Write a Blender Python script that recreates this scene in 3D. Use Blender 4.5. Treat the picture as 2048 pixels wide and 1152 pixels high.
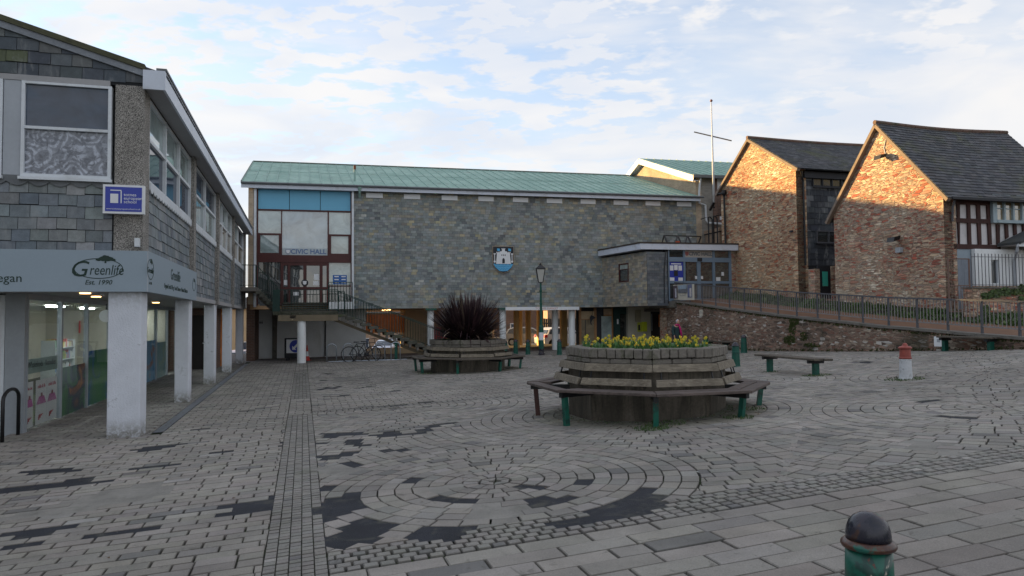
import bpy, bmesh, math, random
from mathutils import Vector, Matrix
random.seed(11)
SC = bpy.context.scene
for o in list(bpy.data.objects): bpy.data.objects.remove(o)

# ---------------------------------------------------------------- camera
F, CH, HY, ROLL = 1450.0, 1.9, 636.0, 0.0095
PITCH = math.atan((HY - 576) / F)
cam = bpy.data.cameras.new('camera'); cam.sensor_width = 36; cam.lens = 36 * F / 2048
cam.clip_start = .05; cam.clip_end = 6000
co = bpy.data.objects.new('camera', cam); SC.collection.objects.link(co); SC.camera = co
co.matrix_world = Matrix.Translation((0, 0, CH)) @ Matrix.Rotation(math.pi / 2 + PITCH, 4, 'X') @ Matrix.Rotation(-math.atan(ROLL), 4, 'Z')
SC.render.resolution_x = 1024; SC.render.resolution_y = 576

# ---------------------------------------------------------------- sun, sky, exposure
SUN_AZ = math.radians(-60); SUN_EL = math.radians(9.4)      # azimuth clockwise from +Y
sv = Vector((math.sin(SUN_AZ) * math.cos(SUN_EL), math.cos(SUN_AZ) * math.cos(SUN_EL), math.sin(SUN_EL)))
sl = bpy.data.lights.new('sun', 'SUN'); sl.energy = 4.6; sl.angle = math.radians(.6); sl.color = (1, .64, .25)
so = bpy.data.objects.new('sun', sl); SC.collection.objects.link(so)
so.rotation_euler = sv.to_track_quat('Z', 'Y').to_euler(); so.location = (-30, 20, 40)

wd = bpy.data.worlds.new('World'); SC.world = wd; wd.use_nodes = True
nt = wd.node_tree; N = nt.nodes; L = nt.links
bg = N['Background']; bg.inputs['Strength'].default_value = .15
sky = N.new('ShaderNodeTexSky'); sky.sky_type = 'NISHITA'; sky.sun_disc = False
sky.sun_elevation = math.radians(14); sky.sun_elevation = SUN_EL; sky.sun_rotation = SUN_AZ % (2 * math.pi)
sky.air_density = 1.0; sky.dust_density = .4; sky.ozone_density = 1.5; sky.altitude = 50
tc = N.new('ShaderNodeTexCoord'); sep = N.new('ShaderNodeSeparateXYZ'); L.new(tc.outputs['Generated'], sep.inputs[0])
def wm(op, a, b=None, c=None):
    n = N.new('ShaderNodeMath'); n.operation = op
    for i, v in enumerate((a, b, c)):
        if v is None: continue
        if isinstance(v, (int, float)): n.inputs[i].default_value = v
        else: L.new(v, n.inputs[i])
    return n.outputs[0]
zc = wm('MAXIMUM', wm('ADD', sep.outputs['Z'], .09), .03)     # project the cloud sheet on a plane overhead
cx = wm('DIVIDE', sep.outputs['X'], zc); cy = wm('DIVIDE', sep.outputs['Y'], zc)
cmb = N.new('ShaderNodeCombineXYZ'); L.new(cx, cmb.inputs[0]); L.new(cy, cmb.inputs[1])
def wnoise(scale, detail, rough, dist, rot=0, sc=(1, 1, 1), off=(0, 0, 0)):
    mp = N.new('ShaderNodeMapping'); mp.inputs['Rotation'].default_value = (0, 0, rot); mp.inputs['Scale'].default_value = sc; mp.inputs['Location'].default_value = off
    L.new(cmb.outputs[0], mp.inputs[0]); n = N.new('ShaderNodeTexNoise'); L.new(mp.outputs[0], n.inputs['Vector'])
    n.inputs['Scale'].default_value = scale; n.inputs['Detail'].default_value = detail; n.inputs['Roughness'].default_value = rough; n.inputs['Distortion'].default_value = dist
    return n.outputs['Fac']
puffs = wnoise(6.6, 4, .55, .1, .5, (1, 1.25, 1), (3.1, 1.7, 0))
veil = wnoise(.55, 5, .6, .6, .3, (1, 1, 1), (7.3, 2.0, 0))
streak = wnoise(1.5, 5, .58, .25, -.5, (.7, 1.3, 1), (1.3, 5.0, 0))
def wramp(x, a, b):
    m = N.new('ShaderNodeMapRange'); m.interpolation_type = 'SMOOTHSTEP'; L.new(x, m.inputs[0]); m.inputs[1].default_value = a; m.inputs[2].default_value = b
    return m.outputs[0]
p1 = wm('MULTIPLY', wramp(puffs, .40, .66), wramp(veil, .28, .52))
p2 = wm('MULTIPLY', wramp(streak, .42, .75), .55)
hz = wm('MULTIPLY', wramp(sep.outputs['Z'], .40, .0), .62)     # thin high cloud thickening to the skyline
right = wm('MULTIPLY', wramp(cx, .1, 2.6), .45)
mask = wm('MINIMUM', wm('ADD', wm('ADD', wm('MAXIMUM', wm('MULTIPLY', p1, 1.0), p2), hz), wm('ADD', right, .38)), .93)
shade = wnoise(1.7, 4, .5, .4, .2, (1, 1, 1), (9, 4, 0))
ccol = N.new('ShaderNodeMix'); ccol.data_type = 'RGBA'; L.new(wramp(shade, .3, .7), ccol.inputs[0])
CLOUD_A, CLOUD_B = (2.0, 2.1, 2.3, 1), (2.5, 2.42, 2.35, 1)
ccol.inputs[6].default_value = CLOUD_A; ccol.inputs[7].default_value = CLOUD_B
skyg = N.new('ShaderNodeMix'); skyg.data_type = 'RGBA'; skyg.blend_type = 'MULTIPLY'; skyg.inputs[0].default_value = 1
L.new(sky.outputs[0], skyg.inputs[6]); skyg.inputs[7].default_value = (.70, .76, .86, 1)
mx = N.new('ShaderNodeMix'); mx.data_type = 'RGBA'; L.new(mask, mx.inputs[0]); L.new(skyg.outputs[2], mx.inputs[6]); L.new(ccol.outputs[2], mx.inputs[7])
L.new(mx.outputs[2], bg.inputs['Color'])
SC.view_settings.view_transform = 'Standard'; SC.view_settings.look = 'None'; SC.view_settings.gamma = 1
SC.view_settings.exposure = 1.4; SC.view_settings.use_curve_mapping = False

# ---------------------------------------------------------------- measuring helpers
def ray(px, py):
    x = (px - 1024) / F; y = -(py - 576) / F; r = math.atan(ROLL); c, s = math.cos(r), math.sin(r)
    x, y = c * x + s * y, -s * x + c * y
    cp, sp = math.cos(PITCH), math.sin(PITCH)
    return Vector((x, cp - sp * y, sp + cp * y))
_v = ray(606, 640); _n = math.hypot(_v.x, _v.y)
D = Vector((_v.x / _n, _v.y / _n)); E = Vector((D.y, -D.x))      # along the arcade, across the square
def W(d, e, z=0.0): return Vector((D.x * d + E.x * e, D.y * d + E.y * e, z))
def de(x, y): return x * D.x + y * D.y, x * E.x + y * E.y
def sm(t): t = min(1, max(0, t)); return t * t * (3 - 2 * t)
def gde(d, e):
    s = .066 / (1 + (max(d, 0) / 17) ** 2)
    if e > -2.55: v = s * (min(e, 17.5) + 2.55) * (1 + .3 * sm((e - 9) / 7.6))
    else: v = s * (max(e, -8) + 2.55) * (1 - sm((d - 9) / 3))
    x = D.x * d + E.x * e
    lo = -.3 - .11 * min(16, max(0, -x - 1)) 
    k = sm((d - 44 + .0 * e) / 5)
    return v * (1 - k) + lo * k
def g(x, y): return gde(*de(x, y))
def G(px, py):
    z = 0; q = None
    for _ in range(60):
        r = ray(px, py); t = (z - CH) / r.z; q = r * t; z = .5 * z + .5 * g(q.x, q.y)
    return Vector((q.x, q.y, g(q.x, q.y)))
def at_depth(px, py, Y):
    r = ray(px, py); return Vector((0, 0, CH)) + r * (Y / r.y)
class Fr:
    """a vertical working frame: u along, v inwards, z up"""
    def __init__(s, o, u, v): s.o = Vector((o[0], o[1])); s.u = Vector(u).normalized(); s.v = Vector(v).normalized()
    def P(s, u, v, z): return Vector((s.o.x + s.u.x * u + s.v.x * v, s.o.y + s.u.y * u + s.v.y * v, z))
    def hit(s, px, py, off=0.0):              # point (u, z) on the plane v = off
        r = ray(px, py); n = Vector((-s.u.y, s.u.x)); o = s.o + s.v * off
        t = (o.x * n.x + o.y * n.y) / (r.x * n.x + r.y * n.y); q = r * t
        return (q.x - o.x) * s.u.x + (q.y - o.y) * s.u.y, CH + q.z
LF = Fr(W(13.11, -2.55).xy, D, -E)                                     # arcade building: u away from us, v inwards (left)
LG = Fr(W(13.11, -2.55).xy, -E, D)                                     # its gable end: u leftwards
_h = Vector((1, .234)).normalized()
HF = Fr((-12.0, 33.2), _h, (-_h.y, _h.x))                              # hall front
BF = Fr(W(0, 20).xy, D, E)                                             # barn gables: u = d, v = into the barns
RF = Fr(W(0, 16.6).xy, D, E)                                           # ramp wall

# ---------------------------------------------------------------- object helpers
def prop(o, label=None, cat=None, group=None, kind=None):
    if label: o['label'] = label
    if cat: o['category'] = cat
    if group: o['group'] = group
    if kind: o['kind'] = kind
    return o
def thing(name, label, cat, loc, group=None, rotz=0):
    o = bpy.data.objects.new(name, None); SC.collection.objects.link(o); o.empty_display_size = .2
    o.location = loc; o.rotation_euler = (0, 0, rotz)
    return prop(o, label, cat, group)
class MB:
    def __init__(s): s.v = []; s.f = []; s.c = []; s.mi = []
    def add(s, vs, fs, col=None):
        b = len(s.v); s.v += [tuple(p) for p in vs]
        for f in fs: s.f.append(tuple(b + i for i in f)); s.c.append(col)
        return s
    def box(s, fr, u0, u1, v0, v1, z0, z1, col=None):
        P = [fr.P(u, v, z) for z in (z0, z1) for (u, v) in ((u0, v0), (u1, v0), (u1, v1), (u0, v1))]
        return s.add(P, [(0, 3, 2, 1), (4, 5, 6, 7), (0, 1, 5, 4), (1, 2, 6, 5), (2, 3, 7, 6), (3, 0, 4, 7)], col)
    def hex(s, P, col=None):
        return s.add(P, [(0, 3, 2, 1), (4, 5, 6, 7), (0, 1, 5, 4), (1, 2, 6, 5), (2, 3, 7, 6), (3, 0, 4, 7)], col)
    def bar(s, a, b, w, h=None, up=Vector((0, 0, 1)), col=None):
        a = Vector(a); b = Vector(b); h = h or w; d = (b - a).normalized()
        if abs(d.dot(up)) > .98: up = Vector((0, 1, 0))
        x = d.cross(up).normalized() * w / 2; y = x.cross(d).normalized() * h / 2
        return s.hex([a - x - y, a + x - y, b + x - y, b - x - y, a - x + y, a + x + y, b + x + y, b - x + y], col)
    def tube(s, pts, r, n=8, cap=True, col=None):
        pts = [Vector(p) for p in pts]; rs = r if isinstance(r, (list, tuple)) else [r] * len(pts); b = len(s.v); prev = None
        for i, p in enumerate(pts):
            d = (pts[min(i + 1, len(pts) - 1)] - pts[max(i - 1, 0)]).normalized()
            if prev is None:
                up = Vector((0, 0, 1)) if abs(d.z) < .9 else Vector((0, 1, 0)); x = d.cross(up).normalized()
            else: x = (prev - d * prev.dot(d)).normalized()
            prev = x; y = d.cross(x)
            for k in range(n):
                a = 2 * math.pi * k / n; s.v.append(tuple(p + x * math.cos(a) * rs[i] + y * math.sin(a) * rs[i]))
        for i in range(len(pts) - 1):
            for k in range(n):
                s.f.append((b + i * n + k, b + i * n + (k + 1) % n, b + (i + 1) * n + (k + 1) % n, b + (i + 1) * n + k)); s.c.append(col)
        if cap:
            s.f.append(tuple(b + k for k in range(n))[::-1]); s.c.append(col)
            s.f.append(tuple(b + (len(pts) - 1) * n + k for k in range(n))); s.c.append(col)
        return s
    def lathe(s, c, prof, n=20, col=None):
        c = Vector(c); b = len(s.v)
        for (r, z) in prof:
            for k in range(n):
                a = 2 * math.pi * k / n; s.v.append((c.x + r * math.cos(a), c.y + r * math.sin(a), c.z + z))
        for i in range(len(prof) - 1):
            for k in range(n):
                s.f.append((b + i * n + k, b + i * n + (k + 1) % n, b + (i + 1) * n + (k + 1) % n, b + (i + 1) * n + k)); s.c.append(col)
        s.f.append(tuple(b + k for k in range(n))[::-1]); s.c.append(col)
        s.f.append(tuple(b + (len(prof) - 1) * n + k for k in range(n))); s.c.append(col)
        return s
    def prism(s, A, B, col=None):            # two matching outlines joined to a solid
        n = len(A); b = len(s.v); s.v += [tuple(p) for p in A] + [tuple(p) for p in B]
        s.f.append(tuple(b + i for i in range(n))[::-1]); s.c.append(col); s.f.append(tuple(b + n + i for i in range(n))); s.c.append(col)
        for i in range(n):
            j = (i + 1) % n; s.f.append((b + i, b + j, b + n + j, b + n + i)); s.c.append(col)
        return s
    def plate(s, fr, pts, v0, v1, col=None):  # outline (u, z) in a frame, extruded v0..v1
        return s.prism([fr.P(u, v0, z) for u, z in pts], [fr.P(u, v1, z) for u, z in pts], col)
    def build(s, name, mat, parent=None, smooth=False, uv=True, recalc=True, loc=None):
        me = bpy.data.meshes.new(name)
        off = Vector((0, 0, 0))
        if parent is not None:
            p = parent; off = Vector(p.location)
            while p.parent: p = p.parent; off = off + Vector(p.location)
        elif loc is not None: off = Vector(loc)
        vs = [tuple(Vector(p) - off) for p in s.v] if off.length > 0 else s.v
        me.from_pydata(vs, [], s.f)
        if recalc:
            bm = bmesh.new(); bm.from_mesh(me); bmesh.ops.recalc_face_normals(bm, faces=bm.faces); bm.to_mesh(me); bm.free()
        if any(c is not None for c in s.c):
            ca = me.color_attributes.new('Col', 'FLOAT_COLOR', 'CORNER'); buf = []
            for c, p in zip(s.c, me.polygons):
                c = c or (.3, .3, .3); buf += [c[0], c[1], c[2], 1.0] * p.loop_total
            ca.data.foreach_set('color', buf)
        if uv:
            ul = me.uv_layers.new(name='UVMap'); buf = []
            for p in me.polygons:
                n = p.normal
                if abs(n.z) > .8:
                    for i in p.vertices: q = me.vertices[i].co; buf += [q.x, q.y]
                else:
                    t = Vector((-n.y, n.x, 0)).normalized(); w = n.cross(t)
                    if w.z < 0: w = -w
                    for i in p.vertices: q = me.vertices[i].co; buf += [q.dot(t), q.dot(w)]
            ul.data.foreach_set('uv', buf)
        if smooth: me.polygons.foreach_set('use_smooth', [True] * len(me.polygons))
        me.update()
        if mat: me.materials.append(mat)
        o = bpy.data.objects.new(name, me); SC.collection.objects.link(o)
        if parent is not None: o.parent = parent
        elif loc is not None: o.location = loc
        return o
def bevel(o, w, seg=1):
    m = o.modifiers.new('bevel', 'BEVEL'); m.width = w; m.segments = seg; m.limit_method = 'ANGLE'; return o
def dup(root, loc, rotz=None, label=None, group=None):
    r = root.copy(); SC.collection.objects.link(r); r.location = loc
    if rotz is not None: r.rotation_euler = (0, 0, rotz)
    if label: r['label'] = label
    if group: r['group'] = group
    for ch in list(root.children):
        c = ch.copy(); SC.collection.objects.link(c); c.parent = r
        for q in list(ch.children):
            k = q.copy(); SC.collection.objects.link(k); k.parent = c
    return r
def clip(poly, a, b, c):                     # keep a*x + b*y <= c
    out = []
    for i in range(len(poly)):
        p, q = poly[i], poly[(i + 1) % len(poly)]; fp = a * p[0] + b * p[1] - c; fq = a * q[0] + b * q[1] - c
        if fp <= 0: out.append(p)
        if (fp < 0) != (fq < 0) and abs(fp - fq) > 1e-12:
            t = fp / (fp - fq); out.append((p[0] + (q[0] - p[0]) * t, p[1] + (q[1] - p[1]) * t))
    return out
def clip_convex(poly, reg):                  # reg counter-clockwise
    for i in range(len(reg)):
        (x0, y0), (x1, y1) = reg[i], reg[(i + 1) % len(reg)]
        a, b = (y1 - y0), -(x1 - x0); poly = clip(poly, a, b, a * x0 + b * y0)
        if len(poly) < 3: return []
    return poly
def area(p): return abs(sum(p[i][0] * p[(i + 1) % len(p)][1] - p[(i + 1) % len(p)][0] * p[i][1] for i in range(len(p)))) / 2
def ccw(p):
    s = sum(p[i][0] * p[(i + 1) % len(p)][1] - p[(i + 1) % len(p)][0] * p[i][1] for i in range(len(p)))
    return p if s > 0 else p[::-1]
def tiles(mb, M, reg, w, h, colf, gap=.008, t0=.004, t1=.016, jit=.006, phase=0, minh=.0):
    """slates: M(s, t, n) -> point; reg convex outline in (s, t); lower edge of each slate stands proud"""
    reg = ccw(reg); s0 = min(p[0] for p in reg); s1 = max(p[0] for p in reg); q0 = min(p[1] for p in reg); q1 = max(p[1] for p in reg)
    r = 0; t = q0
    while t < q1:
        x = s0 - w * (.5 * (r % 2)) - random.random() * .02 - phase
        while x < s1:
            ww = w * random.uniform(.94, 1.06)
            a = random.uniform(-jit, jit)
            p = clip_convex([(x + gap / 2, t + gap / 2 + a), (x + ww - gap / 2, t + gap / 2 + a + random.uniform(-jit, jit) * .4), (x + ww - gap / 2, t + h - .001), (x + gap / 2, t + h - .001)], reg)
            if len(p) >= 3 and area(p) > 1e-4:
                lift = random.uniform(.8, 1.3)
                top = [M(a_, b_, t0 + (t1 * lift - t0) * max(0, 1 - (b_ - t) / h)) for a_, b_ in p]
                base = [M(a_, b_, 0) for a_, b_ in p]; n = len(p); c = colf(x + ww / 2, t + h / 2)
                if c is not None:
                    b = len(mb.v); mb.v += [tuple(q) for q in top] + [tuple(q) for q in base]
                    mb.f.append(tuple(range(b, b + n))); mb.c.append(c)
                    for i in range(n):
                        j = (i + 1) % n
                        if p[i][1] < t + h * .6 or p[j][1] < t + h * .6: mb.f.append((b + i, b + n + i, b + n + j, b + j)); mb.c.append(tuple(k * .8 for k in c))
            x += ww
        t += h; r += 1
def vary(c, a=.12, h=.03):
    k = 1 + random.uniform(-a, a); return tuple(max(.004, x * k * (1 + random.uniform(-h, h))) for x in c)
def text_mesh(txt, size, M, mat, name, parent, depth=.004, align='CENTER', shear=0, sx=1.0, extra=0, bold=0):
    cu = bpy.data.curves.new(name, 'FONT'); cu.body = txt; cu.size = size; cu.align_x = align; cu.align_y = 'CENTER'; cu.extrude = depth; cu.shear = shear; cu.space_character = 1 + extra; cu.offset = bold
    cu.resolution_u = 3
    to = bpy.data.objects.new(name, cu); SC.collection.objects.link(to)
    bpy.context.view_layer.update()
    me = bpy.data.meshes.new_from_object(to.evaluated_get(bpy.context.evaluated_depsgraph_get())); bpy.data.objects.remove(to)
    mb = MB(); vs = [M(v.co.x * sx, v.co.y, v.co.z) for v in me.vertices]
    mb.add(vs, [tuple(p.vertices) for p in me.polygons]); bpy.data.meshes.remove(me)
    return mb.build(name, mat, parent, uv=False)
def onframe(fr, u, z, v, flip=1):            # text placement: local x along u (flip for frames read right to left), y up
    return lambda x, y, n: fr.P(u + flip * x, v - n, z + y)

# ---------------------------------------------------------------- materials
MATS = {}
class NT:
    def __init__(s, name):
        m = bpy.data.materials.new(name); m.use_nodes = True; s.m = m; s.N = m.node_tree.nodes; s.L = m.node_tree.links
        s.b = s.N['Principled BSDF']; s.out = s.N['Material Output']; s.tc = s.N.new('ShaderNodeTexCoord'); MATS[name] = m
    def n(s, t, **k):
        x = s.N.new(t)
        for a, v in k.items():
            if a in x.inputs: x.inputs[a].default_value = v
            else: setattr(x, a, v)
        return x
    def map(s, sc=(1, 1, 1), rot=(0, 0, 0), src='Object'):
        m = s.N.new('ShaderNodeMapping'); m.inputs['Scale'].default_value = sc; m.inputs['Rotation'].default_value = rot; s.L.new(s.tc.outputs[src], m.inputs[0]); return m.outputs[0]
    def noise(s, scale, detail=4, rough=.55, dist=0, vec=None):
        x = s.N.new('ShaderNodeTexNoise'); x.inputs['Scale'].default_value = scale; x.inputs['Detail'].default_value = detail; x.inputs['Roughness'].default_value = rough; x.inputs['Distortion'].default_value = dist
        s.L.new(vec if vec else s.tc.outputs['Object'], x.inputs['Vector']); return x.outputs['Fac']
    def mr(s, x, a, b, c=0, d=1, smooth=True):
        m = s.N.new('ShaderNodeMapRange'); s.L.new(x, m.inputs[0]); m.inputs[1].default_value = a; m.inputs[2].default_value = b; m.inputs[3].default_value = c; m.inputs[4].default_value = d
        if smooth: m.interpolation_type = 'SMOOTHSTEP'
        return m.outputs[0]
    def math(s, op, a, b=None):
        m = s.N.new('ShaderNodeMath'); m.operation = op
        for i, v in enumerate((a, b)):
            if v is None: continue
            if isinstance(v, (int, float)): m.inputs[i].default_value = v
            else: s.L.new(v, m.inputs[i])
        return m.outputs[0]
    def mix(s, f, a, b, bt='MIX'):
        m = s.N.new('ShaderNodeMix'); m.data_type = 'RGBA'; m.blend_type = bt
        for i, v in ((0, f), (6, a), (7, b)):
            if isinstance(v, (int, float)): m.inputs[i].default_value = v
            elif isinstance(v, tuple): m.inputs[i].default_value = (v[0], v[1], v[2], 1)
            else: s.L.new(v, m.inputs[i])
        return m.outputs[2]
    def ramp(s, f, stops):
        r = s.N.new('ShaderNodeValToRGB'); s.L.new(f, r.inputs[0]); e = r.color_ramp.elements
        while len(e) < len(stops): e.new(.5)
        for el, (p, c) in zip(e, stops): el.position = p; el.color = (c[0], c[1], c[2], 1)
        return r.outputs[0]
    def grey(s, f):
        c = s.N.new('ShaderNodeCombineColor'); [s.L.new(f, c.inputs[i]) for i in range(3)]; return c.outputs[0]
    def bump(s, h, strength=.3, dist=.01, prev=None):
        b = s.N.new('ShaderNodeBump'); b.inputs['Strength'].default_value = strength; b.inputs['Distance'].default_value = dist; s.L.new(h, b.inputs['Height'])
        if prev: s.L.new(prev, b.inputs['Normal'])
        return b.outputs[0]
    def base(s, c):
        if isinstance(c, tuple): s.b.inputs['Base Color'].default_value = (c[0], c[1], c[2], 1)
        else: s.L.new(c, s.b.inputs['Base Color'])
    def nrm(s, x): s.L.new(x, s.b.inputs['Normal'])
    def rough(s, v):
        if isinstance(v, (int, float)): s.b.inputs['Roughness'].default_value = v
        else: s.L.new(v, s.b.inputs['Roughness'])
def mat(name, col=(.5, .5, .5), rough=.7, var=.18, scale=3, fine=40, bump=.15, bd=.004, attr=False, metal=0, spec=.4, dirt=None, dirt_amt=.5, dirt_scale=2.0, streak=False):
    t = NT(name)
    if attr:
        a = t.n('ShaderNodeAttribute'); a.attribute_name = 'Col'; c = a.outputs['Color']
    else: c = col
    n1 = t.noise(scale, 5, .6); n2 = t.noise(fine, 3, .6)
    f = t.math('ADD', t.mr(n1, .25, .75, 1 - var, 1 + var, False), t.mr(n2, .3, .7, -var * .5, var * .5, False))
    c = t.mix(1.0, c, t.grey(f), 'MULTIPLY')
    if dirt:
        dn = t.noise(dirt_scale, 6, .65, .5, t.map((1, 1, .25)) if streak else None)
        c = t.mix(t.mr(dn, .5, .72, 0, dirt_amt), c, dirt)
    t.base(c); t.rough(rough); t.b.inputs['Metallic'].default_value = metal; t.b.inputs['Specular IOR Level'].default_value = spec
    if bump: t.nrm(t.bump(n2, bump, bd))
    return t.m
def stone(name, stops, mortar, scale=4.2, zs=2.4, mw=.05, bump=.7, blotch=None, light=None):
    t = NT(name)
    wob = t.n('ShaderNodeTexNoise'); wob.inputs['Scale'].default_value = 2.2; wob.inputs['Detail'].default_value = 3; t.L.new(t.tc.outputs['Object'], wob.inputs['Vector'])
    ad = t.n('ShaderNodeVectorMath'); ad.operation = 'MULTIPLY_ADD'; t.L.new(wob.outputs['Color'], ad.inputs[0]); ad.inputs[1].default_value = (.16, .16, .06); t.L.new(t.tc.outputs['Object'], ad.inputs[2])
    mp = t.n('ShaderNodeMapping'); mp.inputs['Scale'].default_value = (1, 1, zs); t.L.new(ad.outputs[0], mp.inputs[0])
    def vor(feat, sc, rnd=.9):
        v = t.n('ShaderNodeTexVoronoi'); v.feature = feat; v.inputs['Scale'].default_value = sc; v.inputs['Randomness'].default_value = rnd; t.L.new(mp.outputs[0], v.inputs['Vector']); return v
    big = t.mr(t.noise(1.1, 2, .5), .46, .54)
    def layer(sc):
        a = vor('F1', sc); b = vor('DISTANCE_TO_EDGE', sc); sepc = t.n('ShaderNodeSeparateColor'); t.L.new(a.outputs['Color'], sepc.inputs[0])
        return sepc.outputs[0], b.outputs['Distance'], sepc.outputs[1]
    v1, e1, w1 = layer(scale); v2, e2, w2 = layer(scale * 1.75)
    def mixf(a, b): m = t.n('ShaderNodeMix'); m.data_type = 'FLOAT'; t.L.new(big, m.inputs[0]); t.L.new(a, m.inputs[2]); t.L.new(b, m.inputs[3]); return m.outputs[0]
    val = mixf(v1, v2); edge = mixf(e1, e2); w = mixf(w1, w2)
    drift = t.noise(.55, 3, .5)
    vv = t.math('ADD', t.math('MULTIPLY', val, .8), t.mr(drift, .3, .7, -.12, .32, False))
    c = t.ramp(vv, stops)
    fine = t.noise(28, 4, .65); c = t.mix(1.0, c, t.grey(t.mr(fine, .25, .75, .72, 1.25, False)), 'MULTIPLY')
    c = t.mix(1.0, c, t.grey(t.mr(w, 0, 1, .75, 1.25, False)), 'MULTIPLY')
    mm = t.mr(edge, mw * .45, mw, 1, 0)
    c = t.mix(mm, c, mortar)
    if light: c = t.mix(t.mr(w, .93, .95, 0, .85), c, light)
    if blotch: c = t.mix(t.mr(t.noise(.8, 5, .6, .4), .52, .68, 0, .75), c, blotch)
    t.base(c); t.rough(.85); t.b.inputs['Specular IOR Level'].default_value = .25
    h = t.math('ADD', t.mr(edge, 0, mw * 2.2, 0, 1), t.math('MULTIPLY', fine, .35)); h = t.math('ADD', h, t.math('MULTIPLY', w, .5))
    t.nrm(t.bump(h, bump, .035)); return t.m
def brick(name, c1, c2, mortar, bw=.22, bh=.075, var=.3, bump=.3):
    t = NT(name); b = t.n('ShaderNodeTexBrick'); t.L.new(t.map((1, 1, 1), src='UV'), b.inputs['Vector'])
    b.inputs['Scale'].default_value = 1; b.inputs['Brick Width'].default_value = bw; b.inputs['Row Height'].default_value = bh; b.inputs['Mortar Size'].default_value = .008; b.inputs['Mortar Smooth'].default_value = .3
    b.inputs['Color1'].default_value = (*c1, 1); b.inputs['Color2'].default_value = (*c2, 1); b.inputs['Mortar'].default_value = (*mortar, 1)
    n = t.noise(1.2, 5, .6); c = t.mix(1.0, b.outputs['Color'], t.grey(t.mr(n, .25, .75, 1 - var, 1 + var, False)), 'MULTIPLY')
    t.base(c); t.rough(.85); t.nrm(t.bump(t.math('SUBTRACT', 1.0, b.outputs['Fac']), bump, .006)); return t.m
def glass_mix(name, tint=(.85, .92, .9), body=None, gloss=.25, rough=.02):
    """body None: see-through pane; body colour: opaque pane, room tone and reflected sky put into its colour"""
    t = NT(name); t.N.remove(t.b); gl = t.n('ShaderNodeBsdfGlossy'); gl.inputs['Roughness'].default_value = rough
    if body is None: o = t.n('ShaderNodeBsdfTransparent'); o.inputs[0].default_value = (*tint, 1)
    else:
        o = t.n('ShaderNodeBsdfDiffuse')
        if isinstance(body, tuple):
            n = t.noise(1.6, 5, .6, .6); c = t.mix(1.0, body, t.grey(t.mr(n, .3, .7, .6, 1.4, False)), 'MULTIPLY'); t.L.new(c, o.inputs[0])
    fr = t.n('ShaderNodeFresnel'); fr.inputs[0].default_value = 1.5
    f = t.math('MINIMUM', t.math('ADD', t.math('MULTIPLY', fr.outputs[0], .9), gloss), 1.0); geo = t.n('ShaderNodeNewGeometry'); f = t.math('MULTIPLY', f, t.math('SUBTRACT', 1.0, geo.outputs['Backfacing']))
    m = t.n('ShaderNodeMixShader'); t.L.new(f, m.inputs[0]); t.L.new(o.outputs[0], m.inputs[1]); t.L.new(gl.outputs[0], m.inputs[2]); t.L.new(m.outputs[0], t.out.inputs[0])
    nb = t.bump(t.noise(.9, 2, .5), .06, .05); t.L.new(nb, gl.inputs['Normal'])
    return t.m
def emit(name, col, s):
    t = NT(name); t.base((.8, .8, .8)); t.b.inputs['Emission Color'].default_value = (*col, 1); t.b.inputs['Emission Strength'].default_value = s; return t.m

M = {}
t = NT('paver_concrete'); at = t.n('ShaderNodeAttribute'); at.attribute_name = 'Col'
c = t.mix(1.0, at.outputs['Color'], t.grey(t.mr(t.noise(.32, 4, .55, .5), .3, .7, .80, 1.14, False)), 'MULTIPLY'); c = t.mix(1.0, c, t.grey(t.mr(t.noise(2.1, 5, .65, .3), .28, .72, .82, 1.15, False)), 'MULTIPLY')
sp = t.noise(110, 4, .75); c = t.mix(1.0, c, t.grey(t.mr(sp, .3, .7, .74, 1.26, False)), 'MULTIPLY'); c = t.mix(t.mr(t.noise(5.5, 5, .7, .8), .60, .70, 0, .55), c, (.085, .08, .068)); c = t.mix(t.mr(t.noise(1.3, 5, .7, 1.0, t.map((1, 1, 1), (0, 0, 1))), .60, .74, 0, .5), c, (.11, .12, .085)); c = t.mix(t.mr(t.noise(38, 2, .5), .76, .78, 0, .6), c, (.42, .42, .40))
t.base(c); t.rough(.9); t.b.inputs['Specular IOR Level'].default_value = .3; t.nrm(t.bump(t.noise(9, 4, .6), .25, .01, t.bump(sp, .4, .003))); M['paver'] = t.m
M['slate'] = mat('wall_slate', attr=True, rough=.62, var=.22, scale=9, fine=60, bump=.3, bd=.004, spec=.35, dirt=(.27, .28, .28), dirt_amt=.6, dirt_scale=6, streak=True)
M['hallslate'] = mat('hall_slate', attr=True, rough=.6, var=.2, scale=6, fine=50, bump=.3, bd=.004, spec=.35, dirt=(.12, .13, .125), dirt_amt=.45, dirt_scale=1.6, streak=True)
M['roofslate'] = mat('roof_slate', attr=True, rough=.7, var=.2, scale=4, fine=40, bump=.3, bd=.004, spec=.3, dirt=(.09, .10, .035), dirt_amt=.55, dirt_scale=.9)
M['backing'] = mat('dark_backing', (.02, .022, .025), .9, bump=0)
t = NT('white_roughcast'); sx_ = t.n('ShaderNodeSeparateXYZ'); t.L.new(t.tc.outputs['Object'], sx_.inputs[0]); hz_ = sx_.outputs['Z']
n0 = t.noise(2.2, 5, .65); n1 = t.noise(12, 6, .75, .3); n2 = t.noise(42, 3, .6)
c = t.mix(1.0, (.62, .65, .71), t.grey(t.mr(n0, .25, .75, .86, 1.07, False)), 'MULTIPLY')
c = t.mix(t.math('MULTIPLY', t.mr(n1, .54, .64, 0, .55), t.mr(n0, .54, .62)), c, (.20, .21, .22))
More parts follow.
